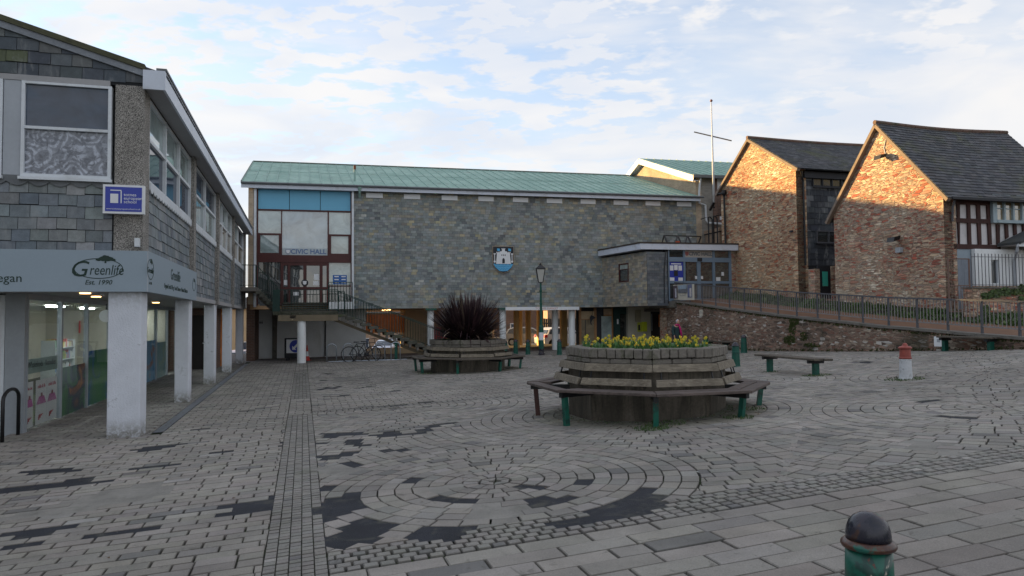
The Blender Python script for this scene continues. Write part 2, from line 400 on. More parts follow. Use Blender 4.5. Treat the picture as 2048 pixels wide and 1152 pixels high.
c = t.mix(t.math('MULTIPLY', t.mr(hz_, .02, .38, 1, 0), t.mr(n1, .36, .58, .15, .9)), c, (.16, .15, .12)); c = t.mix(t.math('MULTIPLY', t.mr(hz_, 2.0, 2.4, 0, .5), t.mr(n1, .4, .6)), c, (.33, .34, .33))
t.base(c); t.rough(.9); t.nrm(t.bump(n2, .9, .012)); M['render'] = t.m
M['whitewall'] = mat('white_painted_wall', (.74, .77, .78), .8, .1, 1.2, 30, .2, .004, dirt=(.33, .31, .25), dirt_amt=.5, dirt_scale=.9, streak=True)
M['whitepaint'] = mat('white_paint', (.62, .66, .70), .5, .08, 2, 30, .08, .002, dirt=(.35, .36, .34), dirt_amt=.4, dirt_scale=3)
M['fascia'] = mat('fascia_white', (.58, .63, .72), .45, .05, 2, 30, .05, .002, dirt=(.33, .33, .31), dirt_amt=.4, dirt_scale=2.2)
M['greypaint'] = mat('pale_grey_panel', (.36, .39, .43), .5, .08, 2, 20, .05)
M['soffit'] = mat('soffit_board', (.33, .33, .34), .7, .08, 2, 20, .05)
M['pebble'] = None
t = NT('exposed_aggregate'); a = t.noise(75, 3, .7); b_ = t.noise(2, 5, .6)
c = t.mix(t.mr(a, .42, .58), (.07, .065, .06), (.42, .40, .37)); c = t.mix(1.0, c, t.grey(t.mr(b_, .3, .7, .7, 1.2, False)), 'MULTIPLY'); t.base(c); t.rough(.9); t.nrm(t.bump(a, .8, .01)); M['pebble'] = t.m
M['concrete'] = mat('weathered_concrete', (.15, .14, .125), .92, .25, 2.2, 35, .5, .008, dirt=(.035, .045, .022), dirt_amt=.7, dirt_scale=2.2)
t = NT('planter_concrete'); n1 = t.noise(1.6, 6, .65, .4, t.map((1.6, 1.6, .35))); n2 = t.noise(26, 5, .7); n3 = t.noise(7, 4, .6, .3, t.map((3, 3, .22)))
c = t.ramp(n1, [(.28, (.028, .024, .019)), (.46, (.07, .06, .047)), (.62, (.125, .108, .085)), (.78, (.20, .178, .148))]); c = t.mix(t.mr(n3, .52, .66, 0, .6), c, (.03, .032, .02)); c = t.mix(1.0, c, t.grey(t.mr(n2, .3, .7, .75, 1.25, False)), 'MULTIPLY')
t.base(c); t.rough(.93); t.nrm(t.bump(n2, .5, .01)); M['planter'] = t.m
M['coping'] = mat('mossy_block', (.17, .155, .135), .93, .28, 5, 32, .6, .008, dirt=(.045, .055, .02), dirt_amt=.7, dirt_scale=5)
M['concrete2'] = mat('mossy_concrete', (.085, .085, .07), .92, .4, 3, 30, .6, .01, dirt=(.05, .075, .018), dirt_amt=.85, dirt_scale=3.5)
M['asphalt'] = mat('tarmac', (.019, .021, .028), .85, .4, 3, 90, .9, .008, spec=.35, dirt=(.075, .075, .062), dirt_amt=.85, dirt_scale=4.5)
M['carpark'] = mat('car_park_tarmac', (.12, .11, .105), .85, .2, .7, 60, .3, .004)
t = NT('joint_bed'); n1 = t.noise(6, 5, .6); n2 = t.noise(1.0, 4, .6)
c = t.mix(t.mr(n1, .4, .65), (.036, .038, .027), (.085, .085, .056)); c = t.mix(t.mr(t.math('MULTIPLY', t.mr(n2, .38, .62), t.mr(n1, .42, .56)), .15, .7, 0, .8), c, (.045, .085, .022)); t.base(c); t.rough(.95); t.nrm(t.bump(t.noise(50), .6, .01)); M['bed'] = t.m
M['green'] = mat('bollard_green', (.006, .078, .055), .42, .3, 7, 40, .2, .003, dirt=(.012, .03, .03), dirt_amt=.8, dirt_scale=9)
t = NT('peeling_green'); n1 = t.noise(8, 5, .6, .5); n2 = t.noise(60, 3, .6); c = t.mix(t.mr(n1, .52, .60), (.006, .105, .072), (.008, .05, .04)); c = t.mix(t.mr(n1, .66, .68), c, (.33, .31, .26)); c = t.mix(t.mr(t.noise(33, 3), .66, .70), c, (.10, .035, .02)); t.base(c); t.rough(.38); t.nrm(t.bump(n1, .25, .01)); M['peel'] = t.m
t = NT('worn_cap'); n1 = t.noise(11, 6, .65, .4); c = t.ramp(n1, [(.40, (.016, .018, .028)), (.56, (.03, .028, .042)), (.62, (.07, .035, .025)), (.70, (.012, .10, .08))]); t.base(c); t.rough(t.mr(n1, .3, .7, .16, .45)); t.b.inputs['Metallic'].default_value = .1; t.nrm(t.bump(n1, .2, .006)); M['cap'] = t.m
M['redpaint'] = mat('faded_red_paint', (.27, .06, .045), .5, .25, 9, 40, .2, .003, dirt=(.12, .02, .02), dirt_amt=.6, dirt_scale=8)
M['silver'] = mat('chalky_white_paint', (.50, .52, .54), .5, .12, 8, 40, .2, .003, dirt=(.12, .12, .12), dirt_amt=.7, dirt_scale=9)
M['copper'] = None
t = NT('copper_roof'); n1 = t.noise(.8, 5, .6, .4); n2 = t.noise(6, 4, .6, 0, t.map((1, 3, 3))); n3 = t.noise(2.3, 5, .7, .8)
c = t.mix(t.mr(n1, .35, .65), (.17, .31, .255), (.26, .41, .345)); c = t.mix(t.mr(n3, .55, .72, 0, .75), c, (.115, .10, .085)); c = t.mix(1.0, c, t.grey(t.mr(n2, .3, .7, .78, 1.25, False)), 'MULTIPLY')
t.base(c); t.rough(.6); t.nrm(t.bump(n2, .3, .012)); M['copper'] = t.m
M['copperseam'] = mat('copper_seam', (.26, .40, .36), .6, .2, 3, 20, 0)
M['gutter'] = mat('grey_gutter', (.12, .13, .14), .5, .2, 3, 20, 0)
M['brown'] = mat('oxblood_frame', (.065, .014, .012), .45, .15, 3, 30, .05)
M['blackmetal'] = mat('black_metal', (.012, .013, .015), .45, .2, 9, 40, .1)
M['railgrey'] = mat('painted_rail', (.085, .088, .10), .5, .15, 9, 40, .1)
M['railbar'] = mat('galvanised_bar', (.21, .20, .20), .5, .15, 9, 40, .1)
M['railgreen'] = mat('dark_green_rail', (.008, .035, .028), .5, .2, 9, 40, .1)
M['galv'] = mat('galvanised_steel', (.36, .40, .44), .38, .1, 9, 40, .05, metal=.6)
M['bluepanel'] = mat('sky_blue_panel', (.15, .43, .62), .5, .04, 1, 20, .02)
M['bluedoor'] = mat('slate_blue_frame', (.16, .225, .30), .5, .06, 2, 20, .02)
M['signgrey'] = mat('shop_sign_grey_blue', (.27, .335, .39), .5, .03, .8, 20, .02)
M['signink'] = mat('dark_green_ink', (.008, .03, .022), .5, 0, bump=0)
M['ink'] = mat('dark_ink', (.02, .022, .028), .6, 0, bump=0)
M['greyink'] = mat('grey_letter', (.15, .16, .17), .6, 0, bump=0)
M['sblue'] = mat('school_blue', (.03, .05, .35), .35, .03, 1, 20, 0)
M['white'] = mat('plain_white', (.72, .74, .76), .5, .04, 2, 20, 0)
M['wood'] = None
def wood(name, c1, c2, axis=0, sc=6):
    t = NT(name); s = [sc * 3] * 3; s[axis] = sc * .18; n = t.noise(1.6, 6, .65, .6, t.map(tuple(s))); n2 = t.noise(2.2, 4, .6)
    c = t.ramp(n, [(.28, c1), (.52, tuple((x + y) / 2 for x, y in zip(c1, c2))), (.72, c2)]); c = t.mix(1.0, c, t.grey(t.mr(n2, .3, .7, .75, 1.25, False)), 'MULTIPLY')
    t.base(c); t.rough(.85); t.nrm(t.bump(n, .5, .006)); return t.m
M['wood'] = wood('weathered_timber', (.085, .07, .05), (.27, .235, .18), 0)
M['seatwood'] = wood('worn_seat_timber', (.045, .034, .030), (.15, .118, .105), 0)
M['darkwood'] = wood('dark_bench_timber', (.035, .028, .022), (.13, .11, .085), 0)
M['orangewood'] = wood('orange_boards', (.55, .15, .03), (.80, .32, .08), 2)
M['tudor'] = wood('oak_beam', (.028, .010, .009), (.075, .032, .026), 2)
M['plaster'] = mat('limewash_plaster', (.56, .55, .56), .85, .1, 2, 30, .15, .004, dirt=(.33, .32, .30), dirt_amt=.5, dirt_scale=1.5)
M['barnstone'] = stone('barn_stone', [(0, (.16, .12, .09)), (.22, (.42, .14, .075)), (.32, (.36, .25, .17)), (.5, (.56, .41, .26)), (.64, (.50, .25, .14)), (.76, (.55, .43, .28)), (1, (.72, .61, .45))], (.58, .47, .35), 3.0, 3.9, .05, 1.0)
M['barnstone2'] = stone('barn_rubble', [(0, (.18, .145, .12)), (.20, (.40, .11, .07)), (.32, (.36, .25, .18)), (.5, (.56, .42, .29)), (.62, (.34, .27, .22)), (.72, (.46, .22, .15)), (.84, (.56, .44, .32)), (1, (.70, .61, .49))], (.58, .49, .39), 3.1, 4.0, .05, 1.0)
M['rampstone'] = stone('retaining_stone', [(0, (.085, .065, .055)), (.3, (.19, .13, .10)), (.5, (.27, .195, .15)), (.65, (.22, .11, .08)), (.8, (.33, .25, .19)), (1, (.42, .35, .28))], (.30, .25, .20), 3.3, 3.4, .05, .8, blotch=(.065, .06, .04), light=(.55, .52, .48))
M['quoin'] = stone('quoin_stone', [(0, (.06, .055, .055)), (.4, (.13, .10, .085)), (.7, (.10, .085, .08)), (1, (.22, .17, .14))], (.16, .13, .11), 2.6, 3.2, .05, .8)
M['buffbrick'] = brick('buff_brick', (.46, .36, .25), (.36, .28, .20), (.42, .36, .29))
M['greybrick'] = brick('grey_brick', (.28, .27, .24), (.21, .20, .18), (.27, .26, .24))
M['redbrick'] = brick('brown_brick', (.16, .085, .06), (.11, .065, .05), (.17, .15, .13))
M['palebrick'] = brick('orange_pale_brick', (.40, .27, .18), (.30, .22, .16), (.35, .30, .25))
M['rampfloor'] = mat('brown_ramp_surface', (.155, .085, .052), .95, .18, 2, 50, .4, .006)
M['darkglass'] = glass_mix('dark_window', body=(.055, .075, .11), gloss=.02)
M['paleglass'] = glass_mix('pale_window', body=(.30, .38, .38), gloss=.16)  # sky reflection and bright interior put into the pane's body colour
M['dimglass'] = glass_mix('dim_window', body=(.04, .045, .045), gloss=.16)
M['amberglass'] = glass_mix('yellowed_window', body=(.28, .22, .13), gloss=.2)
M['clear'] = glass_mix('clear_pane', (.93, .96, .95), gloss=.03)
M['leaf'] = mat('flax_leaf', attr=True, rough=.55, var=.2, scale=6, fine=30, bump=0)
M['plant'] = mat('green_leaf', attr=True, rough=.6, var=.15, scale=6, fine=30, bump=0)
M['soil'] = mat('dark_soil', (.025, .018, .013), .95, .3, 8, 40, .8, .02)
M['lamp_glass'] = mat('frosted_lantern_glass', (.45, .45, .42), .3, .1, bump=0)
M['cream'] = mat('cream_paint', (.55, .52, .44), .8, .08, 2, 20, .05)
M['yellow'] = mat('yellow_box', (.55, .62, .03), .5, .05, 2, 20, 0)
M['teal'] = mat('teal_poster', (.05, .42, .33), .6, .05, 2, 20, 0)
M['tyre'] = mat('rubber', (.012, .012, .013), .8, .1, bump=0)

# ================================================================ SETTING: ground and paving
def inpoly(x, y, P):
    r = False; j = len(P) - 1
    for i in range(len(P)):
        if (P[i][1] > y) != (P[j][1] > y) and x < (P[j][0] - P[i][0]) * (y - P[i][1]) / (P[j][1] - P[i][1]) + P[i][0]: r = not r
        j = i
    return r
def ground_sheet():
    xs = [-2500, -700, -200, -90] + list(range(-60, 61)) + [90, 200, 700, 2500]
    ds = [-2500, -700, -200, -60] + list(range(-20, 110)) + [140, 250, 700, 2500]
    mb = MB(); n = len(xs)
    for d in ds:
        for e in xs: p = W(d, e); mb.v.append((p.x, p.y, gde(d, e) - .012))
    for j in range(len(ds) - 1):
        for i in range(n - 1): a = j * n + i; mb.f.append((a, a + 1, a + n + 1, a + n)); mb.c.append(None)
    prop(mb.build('ground', M['bed'], uv=False, recalc=False), kind='structure')
    mb = MB(); ds2 = [34.9] + list(range(36, 100, 1)); es = list(range(-30, 45, 1))
    for d in ds2:
        for e in es: p = W(d, e); mb.v.append((p.x, p.y, gde(d, e) + .02))
    for j in range(len(ds2) - 1):
        for i in range(len(es) - 1): a = j * len(es) + i; mb.f.append((a, a + 1, a + len(es) + 1, a + len(es))); mb.c.append(None)
    prop(mb.build('car_park_ground', M['carpark'], uv=False, recalc=False), kind='structure')
ground_sheet()

# dark tarmac repairs, outlines measured on the photograph and carried onto the real ground
def zz(sc, ox, oy, pts): return [(ox + x / sc, oy + y / sc) for x, y in pts]
PATCH = []
for P_ in ([(350,430),(420,392),(640,388),(580,412),(400,425)], [(365,460),(390,440),(470,430),(430,448)], [(545,435),(610,432),(605,470),(545,475)],
           [(660,440),(670,410),(740,385),(790,400),(900,395),(930,355),(1085,340),(1070,350),(960,370),(950,395),(840,405),(720,420),(710,438)],
           [(360,530),(520,495),(580,510),(400,560)], [(490,555),(560,548),(590,570),(540,577)], [(700,490),(840,475),(850,485),(740,505)], [(1000,492),(1060,483),(1080,490),(1020,500)],
           [(765,555),(860,540),(800,560)], [(1000,550),(1150,528),(1100,545),(1010,558)], [(645,600),(735,592),(690,610)], [(845,655),(900,637),(950,638),(910,655)],
           [(355,690),(440,672),(465,685),(410,712)], [(360,780),(450,735),(610,715),(660,805),(620,820),(430,865),(370,860),(352,820)],
           [(375,1000),(490,905),(600,855),(800,885),(640,985),(500,1020)], [(885,960),(960,898),(1185,895),(1150,970),(930,972)], [(1000,760),(1030,745),(1190,755),(1180,778),(1060,780)]):
    PATCH.append(zz(2.667, 500, 720, P_))
for P_ in ([(140,465),(290,458),(450,490),(400,525),(340,525),(300,490)], [(230,555),(320,545),(540,565),(520,590),(330,628),(260,590)], [(620,400),(750,392),(735,430),(640,430)],
           [(390,760),(700,690),(640,650),(830,600),(1000,545),(1100,455),(1240,458),(1140,540),(1280,550),(1320,620),(1230,660),(470,795)], [(1400,395),(1450,365),(1600,355),(1640,380),(1480,402)]):
    PATCH.append(zz(3.946, 1000, 860, P_))
for P_ in ([(915,300),(960,270),(1080,250),(1245,250),(1210,265),(1120,290),(1070,300)], [(1345,330),(1400,310),(1560,298),(1540,318)], [(940,425),(975,405),(1185,390),(1150,408)],
           [(190,450),(240,430),(440,412),(530,420),(500,435),(280,460)], [(0,590),(0,565),(130,540),(600,485),(740,492),(700,515),(350,550),(180,575)],
           [(0,1010),(0,960),(130,950),(180,905),(20,915),(60,870),(420,828),(400,860),(560,850),(530,890),(330,900),(270,970)], [(635,915),(690,870),(1045,825),(1010,865),(800,900)],
           [(1560,750),(1600,710),(1720,705),(1740,690),(1590,680),(1610,655),(1900,615),(1880,720)], [(1310,150),(1480,130),(1440,145)], [(1650,20),(1775,8),(1760,15)], [(1880,235),(1985,224),(1985,236),(1880,246)], [(1872,262),(1985,250),(1985,262)]):
    PATCH.append(zz(3.47, 0, 820, P_))
for P_ in ([(855,270),(940,258),(990,265),(870,275)], [(965,345),(1200,355),(1195,365),(1060,360)], [(480,65),(640,62),(600,75)], [(570,92),(730,95),(700,100)]): PATCH.append(zz(2.549, 1500, 700, P_))
for P_ in ([(720,218),(850,210),(760,225)], [(660,328),(900,305),(840,320)], [(935,300),(1065,288),(1000,305)], [(280,258),(520,240),(440,255)], [(220,220),(300,195),(470,180),(380,200)],
           [(280,100),(360,95),(340,108)], [(1530,268),(1600,262),(1560,275)], [(850,190),(900,188),(880,196)], [(370,210),(430,208),(400,216)], [(500,200),(560,192),(720,175),(600,195)], [(590,235),(680,236),(640,242)], [(230,145),(320,142),(280,150)]): PATCH.append(zz(3.413, 560, 720, P_))
PP = []
for P_ in PATCH:
    q = [G(x, y) for x, y in P_]; q = [de(p.x, p.y) for p in q]; PP.append((q, min(a for a, b in q), max(a for a, b in q), min(b for a, b in q), max(b for a, b in q)))
CEM = []
for P_ in ([(570,620),(780,560),(960,520),(1180,540),(1080,620),(900,650),(700,690),(420,730),(0,800),(0,770),(300,710),(520,660)],): CEM.append(zz(3.47, 0, 820, P_))
for P_ in ([(380,590),(470,570),(600,600),(560,640),(440,620)], [(960,690),(1060,670),(1150,690),(1000,720)], [(1150,790),(1300,770),(1510,800),(1480,850),(1200,870),(1130,820)]): CEM.append(zz(2.667, 500, 720, P_))
for P_ in ([(770,480),(850,470),(980,490),(880,525),(790,515)], [(890,520),(960,505),(1100,530),(1000,550)]): CEM.append(zz(2.549, 1500, 700, P_))
CEM = [[de(p.x, p.y) for p in [G(x, y) for x, y in P_]] for P_ in CEM]
def patched(d, e):
    for q, d0, d1, e0, e1 in PP:
        if d0 <= d <= d1 and e0 <= e <= e1 and inpoly(d, e, q): return True
    return False

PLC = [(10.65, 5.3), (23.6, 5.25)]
pav = MB(); tar = MB()
cem = MB()
def patch_tile(poly, grow=.02, m=None, lift=.014):
    cx_ = sum(p[0] for p in poly) / len(poly); cy_ = sum(p[1] for p in poly) / len(poly)
    q = [(cx_ + (a - cx_) * (1 + grow / .12), cy_ + (b - cy_) * (1 + grow / .12)) for a, b in poly]
    (m or tar).add([W(a, b, gde(a, b) + lift + random.uniform(0, .0012)) for a, b in q], [tuple(range(len(q)))])
def paver(poly, col, h=.024, inset=.006, gap=.007):
    """poly in (d, e); a block with chamfered top edges"""
    if len(poly) < 3 or area(poly) < 4e-4: return
    cx_ = sum(p[0] for p in poly) / len(poly); cy_ = sum(p[1] for p in poly) / len(poly)
    if patched(cx_, cy_): patch_tile(poly); return
    if cx_ < 15 and any(inpoly(cx_, cy_, q) for q in CEM): patch_tile(poly, .016, cem, .019); return
    def shr(k):
        o = []
        for a, b in poly:
            dx, dy = a - cx_, b - cy_; l = math.hypot(dx, dy) + 1e-6; o.append((a - dx / l * k * 1.35, b - dy / l * k * 1.35))
        return o
    j = random.uniform(-.0035, .0035); tx = random.uniform(-.012, .012); ty = random.uniform(-.012, .012)
    zt = lambda a, b: gde(a, b) + h + j + (a - cx_) * tx + (b - cy_) * ty
    far = cx_ > 19
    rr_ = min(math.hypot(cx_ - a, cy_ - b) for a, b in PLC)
    if rr_ < 1.75: k_ = .62 + .38 * sm((rr_ - 1.3) / .45); col = (col[0] * k_, col[1] * min(1, k_ * 1.04), col[2] * k_ * .94)  # paver colour darkened round the planters: painted contact shade with a moss tint
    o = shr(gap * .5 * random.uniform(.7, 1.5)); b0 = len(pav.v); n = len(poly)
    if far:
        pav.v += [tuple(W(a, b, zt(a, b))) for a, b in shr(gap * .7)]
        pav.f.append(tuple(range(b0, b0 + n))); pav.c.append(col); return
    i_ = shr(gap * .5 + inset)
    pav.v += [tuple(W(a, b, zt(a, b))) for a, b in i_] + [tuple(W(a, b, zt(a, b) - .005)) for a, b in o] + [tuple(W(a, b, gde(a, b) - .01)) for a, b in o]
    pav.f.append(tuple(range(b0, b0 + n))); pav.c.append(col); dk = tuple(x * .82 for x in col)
    for k in range(n):
        m = (k + 1) % n
        pav.f.append((b0 + k, b0 + n + k, b0 + n + m, b0 + m)); pav.c.append(dk)
        pav.f.append((b0 + n + k, b0 + 2 * n + k, b0 + 2 * n + m, b0 + n + m)); pav.c.append(dk)
def pc(kind=0):
    base = random.choice([(.255, .237, .213), (.264, .245, .219), (.240, .224, .203), (.274, .255, .229), (.246, .230, .203)])
    if kind == 1: base = (.225, .214, .195)
    r = random.random()
    if r < .03: base = (.16, .155, .148)
    elif r < .05: base = (.29, .275, .255)
    return vary(base, .085, .02)
def rows(d0, d1, e0, e1, w, h, kind=0, along='e', gap=.013, off=.5, lim=None):
    d = d0; r = 0
    if along == 'e':
        while d < d1 - .02:
            hh = min(h, d1 - d); e = e0 - w * (off * (r % 2)) - random.uniform(0, w * .1)
            while e < e1:
                ww = w * random.choice([1, 1, 1, 1.0, .5 if random.random() < .05 else 1]); a, b = max(e, e0), min(e + ww, e1)
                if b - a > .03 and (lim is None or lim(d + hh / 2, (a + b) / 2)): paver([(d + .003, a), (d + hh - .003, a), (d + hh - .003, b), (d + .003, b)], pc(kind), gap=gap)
                e += ww
            d += h; r += 1
    else:
        e = e0
        while e < e1 - .01:
            ee = min(h, e1 - e); d = d0 - w * random.random()
            while d < d1:
                ww = w * random.uniform(.85, 1.15); a, b = max(d, d0), min(d + ww, d1)
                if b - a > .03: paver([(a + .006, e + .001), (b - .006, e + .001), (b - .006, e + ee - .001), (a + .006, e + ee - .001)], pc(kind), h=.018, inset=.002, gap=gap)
                d += ww
            e += h
S0, S1 = -.27, .17
rows(1.0, 13.2, -6.6, S0, .30, .157)                                 # broad bond left of the strip
rows(13.2, 34.9, -2.26, S0, .30, .157)
rows(13.2, 34.9, -4.75, -2.44, .30, .157, kind=1)                        # under the arcade
for (a, b) in ((1.0, 14.35), (17.3, 26.3)): rows(a, b, S0, S1, .085, .088, kind=1, along='d', gap=.004)
rows(14.35, 17.3, S0, S1, .30, .157); rows(26.3, 34.6, S0, S1, .30, .157)
EMAX = 16.45
rows(1.0, 5.12, S1, EMAX, .53, .205, gap=.011)                          # big slabs nearest the camera
rows(5.12, 5.6, S1, EMAX, .115, .096, kind=1, gap=.017)                 # sett band
rows(14.35, 14.72, S1, 8.9, .115, .09, kind=1, gap=.017)
rows(14.72, 17.3, S1, 8.9, .30, .157)
rows(27.6, 34.9, S1, EMAX, .30, .157)
CEN = [(7.1, 1.85), (7.55, 8.9), (10.65, 5.3), (14.1, 1.75), (14.1, 8.8), (10.65, 12.3), (7.2, 15.9), (14.1, 15.9), (20.6, 1.8), (23.6, 5.25), (20.6, 8.8), (27.4, 1.8), (27.4, 8.8), (17.6, 12.3), (24.1, 12.3), (20.6, 15.9), (27.4, 15.9), (31, 12.3)]
CAP = {0: 2.05}
REG = [[(5.6, S1), (14.35, S1), (14.35, EMAX), (5.6, EMAX)], [(14.35, 8.9), (17.3, 8.9), (17.3, EMAX), (14.35, EMAX)], [(17.3, S1), (27.6, S1), (27.6, EMAX), (17.3, EMAX)]]
def circles():
    for ci, (cd, ce) in enumerate(CEN):
        halves = []
        for cj, (qd, qe) in enumerate(CEN):
            if cj == ci or math.hypot(qd - cd, qe - ce) > 16: continue
            a, b = qd - cd, qe - ce; c = (qd * qd + qe * qe - cd * cd - ce * ce) / 2 + .035 * math.hypot(qd - cd, qe - ce)
            if cj in CAP or ci in CAP:                                # the capped rosette keeps its full ring, its neighbours go round it
                if ci in CAP: continue
                a = None
            if a is not None: halves.append((a, b, c))
        rmax = 9.5 if ci in (0, 2, 3) else 5.6; T = .166; k = 1; 
        while (k + 0) * T < rmax + T * .5:
            r0, r1 = (k - 1) * T, k * T
            if k == 1: r0 = .06
            rm = (r0 + r1) / 2; seg = .105 if k < 3 else (.14 if k < 5 else .235); n = max(6, int(2 * math.pi * rm / seg)); ph = random.random()
            if ci < 0: pass
            for q in range(n):
                a0 = 2 * math.pi * (q + ph) / n; a1 = 2 * math.pi * (q + 1 + ph) / n
                md, me_ = cd + rm * math.cos((a0 + a1) / 2), ce + rm * math.sin((a0 + a1) / 2)
                if md < 5.3 or me_ < S1 - .3 or me_ > EMAX + .3: continue
                if any(math.hypot(md - x, me_ - y) < 1.02 for x, y in PLC): continue
                poly = [(cd + r0 * math.cos(a0), ce + r0 * math.sin(a0)), (cd + r1 * math.cos(a0), ce + r1 * math.sin(a0)), (cd + r1 * math.cos(a1), ce + r1 * math.sin(a1)), (cd + r0 * math.cos(a1), ce + r0 * math.sin(a1))]
                inC1 = math.hypot(md - CEN[0][0], me_ - CEN[0][1]) < (CAP[0] - .02 if ci == 0 else 1.75) or (md < 7.3 - max(0, me_ - .6) * .9 and me_ < 2.4)
                if (ci == 0) != inC1 and (ci == 0 or inC1): continue
                poly = ccw(poly)
                r1_ = math.hypot(md - CEN[0][0], me_ - CEN[0][1])
                if ci != 0 and 1.7 < r1_ < 2.5:
                    nx_, ny_ = (md - CEN[0][0]) / r1_, (me_ - CEN[0][1]) / r1_; poly = clip(poly, -nx_, -ny_, -(nx_ * CEN[0][0] + ny_ * CEN[0][1] + 2.0))
                    if len(poly) < 3: continue
                for (a, b, c) in halves:
                    poly = clip(poly, a, b, c)
                    if len(poly) < 3: break
                if len(poly) < 3: continue
                for R_ in REG:
                    p2 = clip_convex(poly, ccw(R_))
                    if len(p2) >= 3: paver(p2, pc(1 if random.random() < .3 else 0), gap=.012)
            k += 1
circles()
prop(pav.build('paving', M['paver'], uv=False, recalc=False), kind='structure')
prop(tar.build('tarmac_repairs', M['asphalt'], uv=False, recalc=False), kind='structure')
prop(cem.build('cement_repairs', mat('cement_smear', (.215, .205, .185), .9, .25, 3, 60, .5, .004, dirt=(.12, .12, .10), dirt_amt=.5, dirt_scale=5), uv=False, recalc=False), kind='structure')
mb = MB()
for a in range(0, 80):                                               # slot drain beside the arcade
    d0 = 13.5 + a * .25; mb.prism([W(d0, -2.43, gde(d0, -2.43) + .016), W(d0 + .25, -2.43, gde(d0 + .25, -2.43) + .016), W(d0 + .25, -2.27, gde(d0 + .25, -2.27) + .004), W(d0, -2.27, gde(d0, -2.27) + .016)],
                                  [W(d0, -2.43, gde(d0, -2.43) + .024), W(d0 + .25, -2.43, gde(d0 + .25, -2.43) + .024), W(d0 + .25, -2.27, gde(d0 + .25, -2.27) + .024), W(d0, -2.27, gde(d0, -2.27) + .024)])
prop(mb.build('drain_channel', mat('drain_grey', (.12, .13, .145), .6, .2, 6, 40, .2), uv=False), kind='structure')
# moss and weeds round feet and in the joints: nobody could count the blades
mb = MB()
def weed(x, y, r, n, hh=.05):
    for _ in range(n):
        a = random.random() * 6.283; q = r * math.sqrt(random.random()); px, py = x + q * math.cos(a), y + q * math.sin(a); z = g(px, py) + .012
        dx, dy = random.uniform(-.02, .02), random.uniform(-.02, .02); w = random.uniform(.004, .012); h = hh * random.uniform(.3, 1)
        c = vary((.045, .085, .02), .35)
        mb.add([(px - w, py, z), (px + w, py, z), (px + dx, py + dy, z + h)], [(0, 1, 2)], c)
for px, py, r, n in ((1810, 761, .35, 420), (1634, 753, .3, 300), (1541, 746, .2, 80), (1303, 860, .25, 380), (1478, 838, .22, 200), (1505, 822, .2, 120), (850, 749, .25, 120), (1330, 850, .3, 160)):
    p = G(px, py); weed(p.x, p.y, r, n)
for _ in range(900):
    a = random.random() * 6.283; rr = random.uniform(1.22, 1.36); c = W(10.65 + rr * math.cos(a), 5.3 + rr * math.sin(a)); weed(c.x, c.y, .05, 1, .035)
prop(mb.build('moss_and_weeds', M['plant'], uv=False, recalc=False), kind='stuff')
mb = MB(); rnd = random.Random(21)
def litter(d, e, big=1):
    p = W(d, e, gde(d, e) + .03); a = rnd.random() * 6.28; s = rnd.uniform(.008, .024) * big; u = Vector((math.cos(a), math.sin(a), rnd.uniform(-.2, .2))) * s; v = Vector((-math.sin(a), math.cos(a), rnd.uniform(-.3, .3))) * s * .6
    mb.add([p - u, p - v, p + u, p + v + Vector((0, 0, .006))], [(0, 1, 2, 3)], rnd.choice([(.06, .035, .02), (.10, .06, .03), (.04, .03, .02), (.14, .10, .05), (.30, .30, .28), (.03, .03, .03)]))
for cd, ce in PLC:
    for _ in range(320): a = rnd.random() * 6.28; q = 1.27 + abs(rnd.gauss(0, .35)); litter(cd + q * math.cos(a), ce + q * math.sin(a))
for _ in range(500): litter(rnd.uniform(12, 31), 16.58 - abs(rnd.gauss(0, .25)))
for _ in range(300): litter(13 + rnd.random() * 21, -2.5 + rnd.gauss(0, .12))
for _ in range(420): litter(rnd.uniform(3, 30), rnd.uniform(-4, 16))
prop(mb.build('leaf_litter', M['plant'], uv=False, recalc=False), kind='stuff')

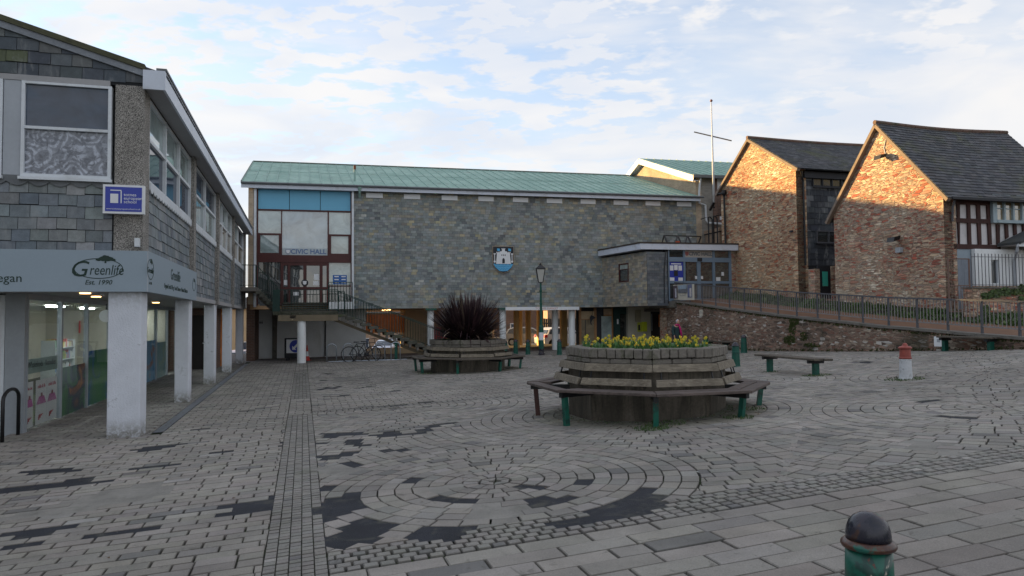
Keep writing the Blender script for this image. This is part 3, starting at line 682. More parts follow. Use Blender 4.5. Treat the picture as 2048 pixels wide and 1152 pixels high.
# ================================================================ ARCADE BUILDING (left)
def wall_slate_col(s=0, t=0):
    return vary(random.choice([(.155, .185, .205), (.19, .212, .222), (.125, .15, .178), (.235, .25, .255), (.165, .19, .21)]), .2)
def arcade_building():
    root = thing('arcade_building', 'slate hung shop and office block on white square piers along the left of the square', 'building', W(13.11, -2.55, 0))
    U = 21.6; ZS = 2.40; ZR = 6.07
    uP = [0, 5.2, 10.3, 15.4, 20.9]
    for i, u in enumerate(uP):
        v1 = .49 if i == 0 else .30
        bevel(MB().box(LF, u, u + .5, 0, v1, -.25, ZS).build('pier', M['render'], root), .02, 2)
        du = .30 if i else .42
        MB().box(LF, u + (0 if i == 0 else .05), u + du + .05, -.012 if i == 0 else -.09, .42, ZS + (0.0 if i == 0 else 0), 5.80).build('aggregate_post', M['pebble'], root)
    MB().box(LF, -.02, U, -.02, 4.2, ZS, ZS + .11).build('soffit', M['soffit'], root)
    # slate spandrels along the side, with scalloped lead tops
    for i in range(5):
        a = uP[i] + (.46 if i == 0 else .36); b = (uP[i + 1] + .05 if i < 4 else U)
        mb = MB(); MB().box(LF, a, b, .02, .16, ZS + .02, 4.24).build('wall', M['backing'], root)
        tiles(mb, lambda s, t, n: LF.P(s, .02 - n, t), [(a, ZS + .02), (b, ZS + .02), (b, 4.14), (a, 4.14)], .29, .195, wall_slate_col, jit=.01)
        mb.build('hung_slates', M['slate'], root, uv=False, recalc=False)
        mb = MB(); n = int((b - a) / .26)
        for k in range(n):
            c = a + (k + .5) * (b - a) / n; w = (b - a) / n / 2
            mb.plate(LF, [(c - w, 4.27), (c - w, 4.16), (c - w * .5, 4.12), (c, 4.10), (c + w * .5, 4.12), (c + w, 4.16), (c + w, 4.27)], -.035, -.012 + random.uniform(0, .004))
        mb.build('lead_scallops', M['whitepaint'], root)
        # windows of the bay
        nl = 3 if i in (0, 2) else 2; bw = (b - a) / nl
        win = MB(); z0, z1 = 4.27, 5.74
        for k in range(nl + 1): x = a + k * bw; win.box(LF, x - .035, x + .035, -.01, .10, z0, z1)
        for z in (z0, 5.0, z1 - .06): 
            for k in range(nl): win.box(LF, a + k * bw + .036, a + (k + 1) * bw - .036, .0, .09, z, z + .06)
        wf = win.build('window', M['whitepaint'], root)
        for k in range(nl):
            for (za, zb) in ((z0 + .06, 5.0), (5.06, z1 - .06)):
                MB().box(LF, a + k * bw + .036, a + (k + 1) * bw - .036, .05, .06, za, zb).build('pane', M['amberglass'] if (i in (3, 2) and zb < 5.2) else (M['paleglass'] if random.random() < .35 else M['darkglass']), wf)
        MB().box(LF, a, b, .5, .55, 4.2, 5.8).build('inner_wall', M['greypaint'], root)
    # gable end -------------------------------------------------------
    zs = 4.22; V = 9.0; slope = .30
    def vz(u): return ZR + .02 + max(0, min(u, 2 * 4.6 - u)) * slope
    gb = MB(); gb.box(LG, .42, V, .03, .16, ZS + .05, zs); gb.plate(LG, [(.0, 5.80), (V, 5.80), (V, vz(V)), (4.6, vz(4.6)), (0, vz(0))], .03, .2); gb.build('wall', M['backing'], root)
    mb = MB(); tiles(mb, lambda s, t, n: LG.P(s, .03 - n, t), [(.45, 3.0), (V, 3.0), (V, zs - .08), (.45, zs - .08)], .27, .192, wall_slate_col, jit=.012)
    mb.build('hung_slates', M['slate'], root, uv=False, recalc=False)
    mb = MB(); tiles(mb, lambda s, t, n: LG.P(s, .03 - n, t), [(0, 5.85), (V, 5.85), (V, 6.07), (4.6, vz(4.6) - .06), (0, vz(0) - .02)], .31, .20, lambda s, t: vary(random.choice([(.06, .072, .09), (.085, .098, .11), (.07, .085, .095), (.11, .12, .12)]), .2) if random.random() > .04 else (.085, .10, .055), jit=.01)
    mb.build('hung_slates', M['slate'], root, uv=False, recalc=False)
    mb = MB(); n = 30
    for k in range(n):
        w = .15; c = .6 + k * .3; mb.plate(LG, [(c - w, zs + .02), (c - w, zs - .08), (c - w * .5, zs - .13), (c, zs - .15), (c + w * .5, zs - .13), (c + w, zs - .08), (c + w, zs + .02)], -.005, .015)
    mb.build('lead_scallops', M['gutter'], root)
    # lead-edged verge
    for i, (h0, h1, m, o) in enumerate(((-.13, -.02, 'slateverge', -.02), (-.02, .07, 'moss', -.05))):
        mb = MB(); mb.plate(LG, [(-.02, vz(0) + h0), (4.6, vz(4.6) + h0), (4.6, vz(4.6) + h1), (-.02, vz(0) + h1)], o, .12); mb.plate(LG, [(4.6, vz(4.6) + h0), (9.2, vz(0) + h0), (9.2, vz(0) + h1), (4.6, vz(4.6) + h1)], o, .12)
        mb.build('verge', mat('verge_lead', (.20, .22, .25), .6, .25, 6, 30, .2) if m == 'slateverge' else mat('mossy_edge', (.075, .075, .045), .9, .3, 6, 30, .4), root)
    # gable windows
    MB().box(LG, .50, V, -.01, .08, 5.76, 5.85).build('lintel', M['soffit'], root)
    def hit(px, py): return LG.hit(px, py)
    for (xa, xb) in ((41.5, 222.5), (-150, 4)):
        ua, ub = hit(xb, 300)[0], hit(xa, 300)[0]; zb, zm, zt = hit(132, 356)[1], hit(132, 259)[1], 5.755
        fr = MB(); w = .05
        fr.box(LG, ua, ua + w, -.02, .09, zb, zt); fr.box(LG, ub - w, ub, -.02, .09, zb, zt); fr.box(LG, ua + w, ub - w, -.02, .09, zb, zb + w); fr.box(LG, ua + w, ub - w, -.02, .09, zt - .04, zt); fr.box(LG, ua + w, ub - w, -.03, .06, zm - .02, zm + .025)
        wf = fr.build('window', M['whitepaint'], root); MB().box(LG, ua - .02, ub + .02, -.06, .09, zb - .05, zb - .002).build('sill', M['whitepaint'], wf)
        MB().box(LG, ua + w, ub - w, .03, .04, zm + .025, zt - .04).build('pane', M['darkglass'], wf)
        MB().box(LG, ua + w, ub - w, .03, .04, zb + w, zm - .02).build('pane', M['swirl'], wf)
    u0, u1 = hit(41, 300)[0], hit(5, 300)[0]
    MB().box(LG, u0 + .005, u1 - .005, .0, .08, zb - .04, 5.755).build('mullion_panel', M['greypaint'], root)
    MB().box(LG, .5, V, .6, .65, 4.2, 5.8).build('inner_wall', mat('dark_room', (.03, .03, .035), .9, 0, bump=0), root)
    # roof and eaves box
    mb = MB(); up = 1.0
    for (ua, ub) in ((-.34, 4.6), (4.6, 9.54)):
        za, zb_ = (vz(0) - .34 * slope + .05, vz(4.6) + .075) if ua < 0 else (vz(4.6) + .075, vz(0) - .34 * slope + .05)
        A = [LG.P(ua, .0, za - .06), LG.P(ub, .0, zb_ - .06), LG.P(ub, U, zb_ - .06), LG.P(ua, U, za - .06)]; mb.prism(A, [a + Vector((0, 0, .06)) for a in A])
    mb.build('roof', M['roofdark'], root)
    MB().box(LF, -.08, U, -.34, -.30, 5.74, 6.06).build('fascia', M['fascia'], root)
    MB().box(LF, -.08, -.04, -.30, .0, 5.74, 6.06).build('fascia', M['fascia'], root)
    MB().box(LF, -.08, U, -.36, -.20, 6.062, 6.10).build('eaves_trim', M['gutter'], root)
    MB().box(LF, -.02, U, -.30, .0, 5.78, 5.83).build('eaves_soffit', M['soffit'], root)
    # shop front under the arcade
    gl = MB(); zt = 2.30
    ends = [1.19, 3.05, 4.85, 6.8, 8.7, 10.7, 12.7, 14.7, 16.6]; base = -.10
    fm = MB()
    for a, b in zip(ends[:-1], ends[1:]):
        fm.box(LF, a, a + .07, 2.0, 2.09, base + .121, zt)
    fm.box(LF, ends[-1] - .07, ends[-1] + .02, 2.0, 2.09, base + .121, zt); fm.box(LF, ends[0], ends[-1], 1.99, 2.10, base, base + .12); fm.box(LF, ends[0], ends[-1], 2.0, 2.09, zt, ZS - .002)
    fm.box(LG, 2.01, 2.30, ends[0] - .10, ends[0] + .02, base, ZS - .003)
    sf = fm.build('shop_window', mat('shop_frame', (.30, .33, .36), .5, .08, 2, 20, .05), root)
    for a, b in zip(ends[:-1], ends[1:]):
        MB().box(LF, a + .071, b - .001, 2.03, 2.04, base + .12, zt).build('pane', M['clear'], sf)
    # glazed door on the front
    df = MB(); df.box(LG, 2.31, 3.35, ends[0] - .08, ends[0] - .02, 2.0, 2.37); df.box(LG, 2.31, 2.42, ends[0] - .09, ends[0] - .01, base, 2.0); df.box(LG, 3.3, 3.42, ends[0] - .09, ends[0] - .01, base, 2.0); df.box(LG, 2.43, 3.29, ends[0] - .08, ends[0] - .02, base + .02, base + .2); df.box(LG, 2.43, 3.29, ends[0] - .08, ends[0] - .02, 1.85, 1.99)
    df.box(LG, 2.43, 2.52, ends[0] - .08, ends[0] - .02, base + .2, 1.85)
    dr = df.build('door', M['whitepaint'], root); MB().box(LG, 2.53, 3.29, ends[0] - .055, ends[0] - .045, base + .2, 1.85).build('door_glass', M['clear'], dr)
    MB().box(LG, 3.43, 9, ends[0] - .08, ends[0] + .0, base, 2.37).build('wall', M['greypaint'], root)
    # solid part of the ground floor further along
    def vpx(px, u): return LG.hit(px, 690, u)[0]
    MB().box(LF, 17.5, 21.5, vpx(431, 17.5), 2.9, -.1, ZS - .002).build('wall', M['redbrick'], root); MB().box(LF, 16.63, 17.49, 2.0, 2.9, -.1, ZS - .002).build('wall', M['redbrick'], root)
    va, vb = vpx(418, 17.5), vpx(386, 17.5); dd_ = MB().box(LF, 17.44, 17.497, va, vb, 0, 2.12).build('dark_door', mat('very_dark_door', (.022, .018, .018), .6), root); MB().box(LF, 17.40, 17.438, va + .06, va + .22, 1.02, 1.05).build('handle', M['white'], dd_)
    MB().box(LF, 19.3, 19.36, vpx(447.5, 19.3), vpx(429, 19.3), 0, ZS - .002).build('timber_gate', M['orangewood'], root); MB().box(LF, 19.6, 19.66, vpx(459, 19.6), vpx(448, 19.6), 0, ZS - .002).build('grey_door', M['greypaint'], root)
    # room behind the glass
    MB().box(LF, 1.3, 16.6, 6.3, 6.4, -.1, 2.35).build('room_wall', M['cream'], root); MB().box(LF, 16.5, 16.62, 2.3, 6.4, -.1, 2.35).build('room_wall', M['cream'], root)
    MB().box(LF, 1.3, 16.6, 2.12, 6.4, -.14, -.09).build('room_floor', mat('shop_floor', (.14, .12, .10), .5), root); MB().box(LF, 1.3, 16.5, 2.12, 6.4, 2.31, 2.37).build('room_ceiling', M['cream'], root)
    for u, v in ((2.0, 3.0), (4.0, 3.4), (6.4, 3.2), (9.5, 3.3), (12.5, 3.3), (15, 3.2)):
        MB().box(LF, u, u + 1.1, v, v + .09, 2.27, 2.305).build('strip_light', M['tube'], root)
    for u, v in ((.65, 3.6), (.7, 1.0), (2.6, 1.3), (7.7, 1.15)):
        c = LF.P(u, v, ZS - .022); MB().lathe(c, [(.085, 0), (.085, .02)], 16).build('downlight', M['warmlamp'], root)
    # small camera and bracket on the corner post
    q = MB(); q.box(LG, .02, .09, -.12, -.02, 3.12, 3.26); q.build('alarm_box', M['whitepaint'], root)
    return root
M['roofdark'] = mat('aged_roof_covering', (.06, .065, .07), .8, .25, 2, 30, .3, dirt=(.07, .075, .03), dirt_amt=.6)
M['tube'] = emit('strip_lamp', (.9, .97, 1), 22.0); M['warmlamp'] = emit('warm_lamp', (1, .55, .2), 2.2)
t = NT('whitewashed_pane'); v = t.n('ShaderNodeTexVoronoi'); v.inputs['Scale'].default_value = 2.6; dv = t.n('ShaderNodeVectorMath'); dv.operation = 'MULTIPLY_ADD'
wb_ = t.n('ShaderNodeTexNoise'); wb_.inputs['Scale'].default_value = 2; t.L.new(t.tc.outputs['Object'], wb_.inputs['Vector']); t.L.new(wb_.outputs['Color'], dv.inputs[0]); dv.inputs[1].default_value = (.35, .35, .35); t.L.new(t.tc.outputs['Object'], dv.inputs[2]); t.L.new(dv.outputs[0], v.inputs['Vector'])
sw = t.math('SINE', t.math('MULTIPLY', v.outputs['Distance'], 30)); nz = t.noise(9, 6, .7, 1.2)
f = t.math('MULTIPLY', t.mr(sw, -.6, 1, .3, 1), t.mr(nz, .36, .60)); big = t.mr(t.noise(1.5, 3), .3, .5, .35, 1); f = t.math('MULTIPLY', f, big)
t.base(t.mix(f, (.045, .055, .08), (.50, .54, .62))); t.rough(t.mr(f, 0, 1, .1, .6)); t.b.inputs['Specular IOR Level'].default_value = .8; M['swirl'] = t.m
arcade_building()

# things in the shop
def shelf(u, v, tall=1.5, w=1.0, lab=''):
    r = thing('display_shelf', lab, 'shelf', LF.P(u, v, -.09), 'shelving inside the shop')
    mb = MB(); mb.box(LF, u, u + .03, v, v + .35, -.09, tall); mb.box(LF, u + w - .03, u + w, v, v + .35, -.09, tall)
    mb.build('side_panel', M['whitepaint'], r); sh = MB(); pr = MB()
    for k in range(4):
        z = .15 + k * (tall - .25) / 3.4; sh.box(LF, u + .031, u + w - .031, v, v + .35, z, z + .025)
        x = u + .06
        while x < u + w - .14:
            ww = random.uniform(.06, .13); pr.box(LF, x, x + ww, v + .05, v + .25, z + .026, z + .026 + random.uniform(.12, .26), random.choice([(.6, .6, .55), (.5, .1, .08), (.1, .25, .5), (.5, .4, .1), (.1, .35, .15), (.65, .65, .68), (.25, .15, .1)])); x += ww + .02
    sh.build('shelf_board', M['whitepaint'], r); prop(pr.build('products', mat('packets', attr=True, rough=.6, var=.1, bump=0), r, uv=False), kind='stuff')
shelf(1.45, 2.6, 1.45, 1.1, 'white shop shelf of packets just behind the first pane by the door')
shelf(3.3, 3.2, 1.2, 1.2, 'white shop shelf of packets behind the second pane')
shelf(1.5, 4.8, 1.5, 1.6, 'tall white shop shelf at the back of the room seen past the door side pane')
shelf(5.4, 4.6, 1.3, 1.8, 'long shop shelf at the back of the room behind the third pane')
shelf(9.6, 4.0, 1.4, 1.8, 'shop shelf in the far half of the room behind the painted panes')
o = MB().box(LF, LF.hit(160, 650, 5.2)[0], LF.hit(225, 650, 5.2)[0], 5.2, 5.24, LF.hit(195, 664, 5.2)[1], LF.hit(195, 641, 5.2)[1]).build('red_banner', mat('red_banner', (.55, .03, .03), .6, .3, 3), loc=LF.P(LF.hit(160, 650, 5.2)[0], 5.2, 1.4)); prop(o, 'plain red banner high on the shop back wall behind the glass', 'banner')
r = thing('wall_clock', 'round white wall clock above the red banner inside the shop', 'clock', LF.P(6.0, 3.5, 1.7))
CU, CZ = LG.hit(213, 632, 5.2); MB().tube([LG.P(CU, 5.2, CZ), LG.P(CU, 5.14, CZ)], .14, 20).build('clock_face', M['white'], r); MB().tube([LG.P(CU, 5.17, 2.3), LG.P(CU, 5.17, CZ + .12)], .012, 6).build('bracket', M['blackmetal'], r)
# window films and posters (flat things fixed behind the panes)
def mural(name, u0, u1, z0, z1, lab, seed, cols):
    t = NT(name + str(seed)); n = t.noise(1.3, 3, .5, .8, t.map((1, 1, 1.2))); 
    st = [(.30 + .4 * i / (len(cols) - 1), c) for i, c in enumerate(cols)]; c = t.ramp(n, st); t.base(c); t.rough(.5)
    o = MB().box(LF, u0, u1, 2.045, 2.05, z0, z1).build(name, t.m, loc=LF.P(u0, 2.05, z0)); prop(o, lab, 'window film')
mural('window_mural', 3.13, 4.84, .03, 1.0, 'window film of dark green leaves and orange fruit low on the second pane', 1, [(.05, .14, .07), (.07, .22, .09), (.05, .06, .12), (.50, .20, .07)])
mural('window_mural', 4.93, 6.79, .03, 1.25, 'window film fading from blue to green on the third pane behind the first pier', 2, [(.04, .12, .5), (.07, .24, .12), (.08, .28, .09)])
mural('window_mural', 8.78, 10.69, .03, 1.3, 'window film of yellow sky over green hills between the first two piers', 3, [(.07, .24, .12), (.16, .36, .10), (.60, .54, .20)])
mural('window_mural', 10.78, 12.69, .03, 1.3, 'window film of blue water and a green tree nearest the second pier', 4, [(.10, .26, .06), (.12, .32, .6), (.22, .42, .62), (.5, .16, .08)])
mural('window_mural', 6.88, 8.69, .03, 1.2, 'dark green window film just right of the first pier', 5, [(.05, .14, .09), (.09, .22, .11)])
mural('window_mural', 12.78, 14.6, .03, 1.2, 'pale blue window film on the last shop pane before the brick wall', 6, [(.2, .4, .55), (.4, .48, .4)])
o = MB().box(LF, 1.27, 2.98, 2.045, 2.05, 1.0, 1.26).build('frosted_strip', mat('frosted', (.24, .32, .30), .5), loc=LF.P(1.3, 2.05, 1)); prop(o, 'frosted green strip lettered Wholefoods and Remedies across the first pane', 'window film')
text_mesh('Wholefoods · Remedies', .15, onframe(LF, 2.12, 1.15, 2.044, 1), M['ink'], 'lettering', o, .001)
for i, (a, b) in enumerate(((1.28, 1.66), (1.80, 2.36), (2.37, 2.95))):
    o = MB().box(LF, a, b, 2.045, 2.05, .06, .86).build('flower_poster', mat('poster_white%d' % i, (.60, .58, .60), .6, .03, bump=0), loc=LF.P(a, 2.05, .06))
    prop(o, ('narrow white poster of a pink flower beside the shop door', 'white poster of a pink coneflower, left one of the joined pair in the shop window', 'white poster of a pink coneflower, right one of the joined pair in the shop window')[i], 'poster', 'flower posters in the shop window')
    c = (a + b) / 2; k = (b - a) / .5
    fl = MB(); 
    for q in range(7): x = (q - 3) * .035 * k; fl.plate(LF, [(c + x - .014, .56), (c + x * 1.9 - .02, .42), (c + x * 1.9 + .02, .42), (c + x + .014, .56)], 2.040 - .0004 * q, 2.043)
    fl.build('pink_petals', mat('petal_pink%d' % i, (.42, .10, .30), .6, bump=0), o, uv=False); MB().plate(LF, [(c - .05, .55), (c - .03, .62), (c + .03, .62), (c + .05, .55)], 2.036, 2.039).build('flower_cone', mat('cone_brown%d' % i, (.2, .05, .06), .6, bump=0), o)
    text_mesh('colds & flu', .085 * k, onframe(LF, c, .74, 2.042, 1), mat('poster_red%d' % i, (.45, .02, .08), .6, bump=0), 'lettering', o, .001)
    sb = MB(); [sb.plate(LF, [(c - .14 * k + j * .06, .14 + j * .03), (c - .08 * k + j * .06, .14 + j * .03), (c - .06 * k + j * .06, .24), (c - .12 * k + j * .06, .22)], 2.040 - j * .0004, 2.043) for j in range(4)]; sb.build('berries', mat('berry%d' % i, (.30, .02, .03), .6, bump=0), o, uv=False)

# shop sign: one grey-blue box turning the corner
r = thing('shop_sign', 'long grey blue shop fascia sign reading Greenlife wrapping the corner of the arcade building', 'sign', W(13.11, -2.55, 2.4))
zt = 3.05
A = [LF.P(-.12, 9, 0), LF.P(-.12, -.12, 0), LF.P(5.5, -.12, 0), LF.P(5.5, -.03, 0), LF.P(-.03, -.03, 0), LF.P(-.03, 9, 0)]
b1 = MB(); b1.prism([p + Vector((0, 0, 2.385)) for p in A], [p + Vector((0, 0, zt)) for p in A]); b1.build('panel', M['signgrey'], r)
sg = MB(); sg.box(LG, 2.55, 2.556, -.1225, -.12, 2.40, 3.04); sg.box(LG, -.1195, -.105, -.1225, -.12, 2.386, 3.049); sg.build('panel_joint', M['greypaint'], r)
def ellipse_ring(fr, u, z, a, b, v, flip, w=.012, n=44):
    mb = MB(); 
    for k in range(n):
        t0, t1 = 2 * math.pi * k / n, 2 * math.pi * (k + 1) / n
        P = [(u + flip * (a + s) * math.cos(t), z + (b + s) * math.sin(t)) for t, s in ((t0, 0), (t1, 0), (t1, -w), (t0, -w))]
        mb.plate(fr, P, v - .004, v)
    return mb
def tree_mark(fr, u, z, s, v, flip):
    mb = MB(); mb.plate(fr, [(u - flip * .05 * s, z - .16 * s), (u + flip * .05 * s, z - .16 * s), (u + flip * .03 * s, z), (u - flip * .03 * s, z)], v - .004, v)
    rnd = random.Random(4)
    for i, (x, y, q) in enumerate(((-.32, .02, .12), (-.16, .10, .15), (.02, .16, .17), (.20, .10, .15), (.36, .02, .12), (-.05, .03, .15), (.14, .02, .14))):
        pts = []
        for k in range(14):
            a = 2 * math.pi * k / 14; rr = q * s * rnd.uniform(.8, 1.15); pts.append((u + flip * (x * s + rr * math.cos(a) * 1.2), z + y * s + rr * math.sin(a) * .62))
        mb.plate(fr, pts, v - .0046 - .0002 * i, v)
    return mb
ul, zl = LG.hit(197, 537, -.12); aw = LG.hit(147, 537, -.12)[0] - ul
ellipse_ring(LG, ul, zl, aw, .165, -.12, -1).build('logo_oval', M['signink'], r, uv=False)
tree_mark(LG, ul - .10, zl + .135, .30, -.12, -1).build('logo_tree', M['signink'], r, uv=False)
text_mesh('G', .36, onframe(LG, ul + .29, zl - .02, -.121, -1), M['signink'], 'lettering', r, .003, shear=.25)
text_mesh('reenlife', .235, onframe(LG, ul - .115, zl - .03, -.121, -1), M['signink'], 'lettering', r, .003, shear=.2, sx=.70)
text_mesh('Est. 1990', .105, onframe(LG, ul, zl - .225, -.121, -1), M['signink'], 'lettering', r, .003, shear=.25, bold=.001)
uv_, zv = LG.hit(-8, 557, -.12); text_mesh('vegan', .19, onframe(LG, LG.hit(45, 557, -.12)[0], zv + .005, -.121, -1), M['signink'], 'lettering', r, .003, align='RIGHT')
us, zs_ = LF.hit(301, 540, -.12)
ellipse_ring(LF, us, 2.76, .26, .17, -.12, 1).build('logo_oval', M['signink'], r, uv=False); tree_mark(LF, us + .06, 2.88, .22, -.12, 1).build('logo_tree', M['signink'], r, uv=False)
text_mesh('Greenlife', .13, onframe(LF, us, 2.74, -.121, 1), M['signink'], 'lettering', r, .003); text_mesh('Est. 1990', .06, onframe(LF, us, 2.53, -.121, 1), M['signink'], 'lettering', r, .002)
text_mesh('Greenlife', .30, onframe(LF, 2.55, 2.79, -.121, 1), M['signink'], 'lettering', r, .003); text_mesh('Organic Fruit & Veg · Local Cheeses · Natural Skincare', .125, onframe(LF, 2.7, 2.55, -.121, 1), M['signink'], 'lettering', r, .003)
ellipse_ring(LF, 5.05, 2.74, .24, .15, -.12, 1).build('logo_oval', M['signink'], r, uv=False); tree_mark(LF, 5.08, 2.82, .2, -.12, 1).build('logo_tree', M['signink'], r, uv=False)

# projecting school sign
r = thing('school_sign', 'blue and white sign reading totnes european school fixed to the corner post', 'sign', LG.P(.2, -.1, 3.75))
ua, za = LG.hit(289, 429, -.10); ub, zb = LG.hit(207, 369, -.10)
MB().box(LG, ua, ub, -.13, -.04, za, zb).build('frame', M['white'], r); MB().box(LG, ua + .035, ub - .035, -.136, -.131, za + .035, zb - .035).build('panel', M['sblue'], r)
q = MB(); s = -1; lx = ub - .07
def pl(a, b, c, d): q.plate(LG, [(lx - a, c), (lx - b, c), (lx - b, d), (lx - a, d)], -.140, -.1365)
pl(.04, .20, zb - .10, zb - .085); pl(.19, .205, zb - .30, zb - .10); pl(.04, .155, zb - .30, zb - .15)
q.build('logo_square', M['white'], r, uv=False)
for i, w in enumerate(('totnes', 'european', 'school')): text_mesh(w, .072, onframe(LG, lx - .235, zb - .16 - i * .058, -.137, -1), M['white'], 'lettering', r, .002, align='LEFT')
text_mesh('www.totneseuropeanschool.co.uk', .036, onframe(LG, (ua + ub) / 2, za + .075, -.137, -1), M['white'], 'lettering', r, .002)
# cycle hoop at the left edge
r = thing('cycle_hoop', 'black steel cycle hoop beside the shop door at the left edge', 'cycle stand', G(20, 880))
a_, b_ = G(4, 888), G(36, 872); hh = .82
pts = [a_, a_ + Vector((0, 0, hh - .16))] + [a_ + (b_ - a_) * (.5 - .5 * math.cos(t)) + Vector((0, 0, hh - .16 + .16 * math.sin(t))) for t in [math.pi * k / 8 for k in range(1, 8)]] + [b_ + Vector((0, 0, hh - .16)), b_]
MB().tube(pts, .028, 10).build('hoop', M['blackmetal'], r, smooth=True)

# ================================================================ CIVIC HALL
HU = 22.4; ZB = 2.41; ZE = 8.12; RD = 7.65; ZRG = 10.72
def hx(px, y=500, off=0): return HF.hit(px, y, off)[0]
def hz(py, x=600, off=0): return HF.hit(x, py, off)[1]
def hD(u, d, z, fwd=0.0):                       # point on the hall plan: along the front, then back along the end walls
    p = HF.P(u, -fwd, z); return Vector((p.x + D.x * d, p.y + D.y * d, z))
def hall_slate_col(s, t):
    a_ = (s - 7.15) / 4.0; b_ = (t - 5.2) / 4.6; f1 = (a_ + b_) % 1; f2 = (a_ - b_) % 1; line = min(f1, 1 - f1, f2, 1 - f2) * 4
    top = max(0, (t - 5.6) / 2.4)
    bl = random.choice([(.215, .245, .242), (.245, .268, .262), (.19, .22, .225), (.262, .28, .27), (.22, .236, .225)])
    och = random.choice([(.28, .268, .21), (.25, .245, .20), (.24, .24, .21), (.30, .285, .22)])
    inside = (f1 < .5) == (f2 < .5)
    p = .13 + .17 * top + (.12 if inside else 0) + .10 * math.sin(s * 1.3) * math.sin(t * 1.7) + (.10 if s > 17 else 0)
    if line < .13 and random.random() < .7: return vary((.15, .168, .175), .25)
    if random.random() < .004: return (.42, .43, .40)
    if random.random() < .012 + .05 * max(0, top - .5): return vary((.36, .33, .22), .2)
    return vary(och if random.random() < p else bl, .2)
def civic_hall():
    root = thing('civic_hall', 'long slate clad civic hall with green copper roof, raised on columns', 'building', HF.P(0, 0, 0))
    uc = hx(706.5)
    MB().prism([hD(0, 0.02, ZB), hD(uc, .25, ZB), hD(uc, .02, ZB), hD(HU, 0.02, ZB), hD(HU, 15.3, ZB), hD(0, 15.3, ZB)], [hD(0, 0.02, ZB + .22), hD(uc, .25, ZB + .22), hD(uc, .02, ZB + .22), hD(HU, 0.02, ZB + .22), hD(HU, 15.3, ZB + .22), hD(0, 15.3, ZB + .22)]).build('floor_slab', M['undersoffit'], root)
    MB().prism([hD(uc, .03, ZB + .23), hD(HU, .03, ZB + .23), hD(HU, .3, ZB + .23), hD(uc, .3, ZB + .23)], [hD(uc, .03, ZE), hD(HU, .03, ZE), hD(HU, .3, ZE), hD(uc, .3, ZE)]).build('wall', M['backing'], root)
    mb = MB(); tiles(mb, lambda s, t, n: HF.P(s, -.0 - n, t), [(uc, ZB), (HU, ZB), (HU, ZE - .02), (uc, ZE - .02)], .255, .125, hall_slate_col, gap=.006, t1=.012, jit=.003)
    mb.build('hung_slates', M['hallslate'], root, uv=False, recalc=False)
    # end wall, brick, with gable
    A = [(0, ZB + .23), (15.3, ZB + .23), (15.3, ZE), (RD, ZRG - .1), (0, ZE)]
    MB().prism([hD(0, d, z) for d, z in A], [hD(.3, d, z) for d, z in A]).build('end_wall', M['buffbrick'], root)
    MB().prism([hD(0, d, z) for d, z in [(14.9, ZB + .23), (15.2, ZB + .23), (15.2, ZE), (14.9, ZE)]], [hD(HU, d, z) for d, z in [(14.9, ZB + .23), (15.2, ZB + .23), (15.2, ZE), (14.9, ZE)]]).build('back_wall', M['greybrick'], root)
    A = [(0.3, ZB + .23), (14.8, ZB + .23), (14.8, ZE), (RD, ZRG - .15), (.3, ZE)]
    MB().prism([hD(HU - .3, d, z) for d, z in A], [hD(HU - .02, d, z) for d, z in A]).build('end_wall', M['buffbrick'], root)
    u0, u1 = hx(497), hx(513)
    MB().box(HF, u0, u1 - .12, -.16, .3, ZB + .23, ZE - .02).build('brick_pier', M['buffbrick'], root)
    # roof with standing seams
    sl = (ZRG - ZE) / (RD + .35)
    def rz(d): return ZE + .06 + (d + .35) * sl
    LO = -.38; mb = MB()
    MB().prism([hD(LO, -.35, rz(-.35)), hD(HU, -.35, rz(-.35)), hD(HU, RD, rz(RD)), hD(LO, RD, rz(RD))], [hD(LO, -.35, rz(-.35) + .05), hD(HU, -.35, rz(-.35) + .05), hD(HU, RD, rz(RD) + .05), hD(LO, RD, rz(RD) + .05)]).build('roof', M['copper'], root)
    MB().prism([hD(LO, 15.65, rz(-.35)), hD(HU, 15.65, rz(-.35)), hD(HU, RD, rz(RD)), hD(LO, RD, rz(RD))], [hD(LO, 15.65, rz(-.35) + .05), hD(HU, 15.65, rz(-.35) + .05), hD(HU, RD, rz(RD) + .05), hD(LO, RD, rz(RD) + .05)]).build('roof', M['copper'], root)
    u = LO + .02; sm_ = MB()
    while u < HU:
        sm_.bar(hD(u, -.36, rz(-.36) + .065), hD(u, RD, rz(RD) + .065), .028, .035); 
        if u + .5 < HU:
            dd = RD * (.46 + .03 * random.random()); sm_.bar(hD(u + .015, dd, rz(dd) + .055), hD(u + .5, dd, rz(dd) + .055), .03, .012)
        u += .5
    sm_.build('roof_seams', M['copperseam'], root)
    sm_ = MB(); sm_.bar(hD(LO, RD, rz(RD) + .07), hD(HU, RD, rz(RD) + .07), .14, .06); sm_.bar(hD(LO - .01, -.35, rz(-.35) + .03), hD(LO - .01, RD, rz(RD) + .03), .05, .12); sm_.build('ridge_and_verge', mat('dull_copper', (.12, .14, .12), .6, .3, 3, 20, 0), root)
    MB().box(HF, LO, HU + .1, -.34, -.30, ZE - .16, ZE + .055).build('fascia', M['fascia'], root)
    MB().tube([HF.P(LO, -.40, ZE + .06), HF.P(HU + .25, -.40, ZE + .05)], .055, 8).build('gutter', M['gutter'], root)
    MB().box(HF, LO, HU, -.295, -.01, ZE - .06, ZE - .01).build('eaves_soffit', M['soffit'], root)
    # gutter outlet and flue
    g_ = MB(); uf = hx(719); g_.tube([HF.P(uf, -.40, ZE + .02), HF.P(uf, -.30, ZE - .25), HF.P(uf, -.1, ZE - .42)], [.09, .05, .05], 8); g_.build('rainwater_outlet', M['copperseam'], root)
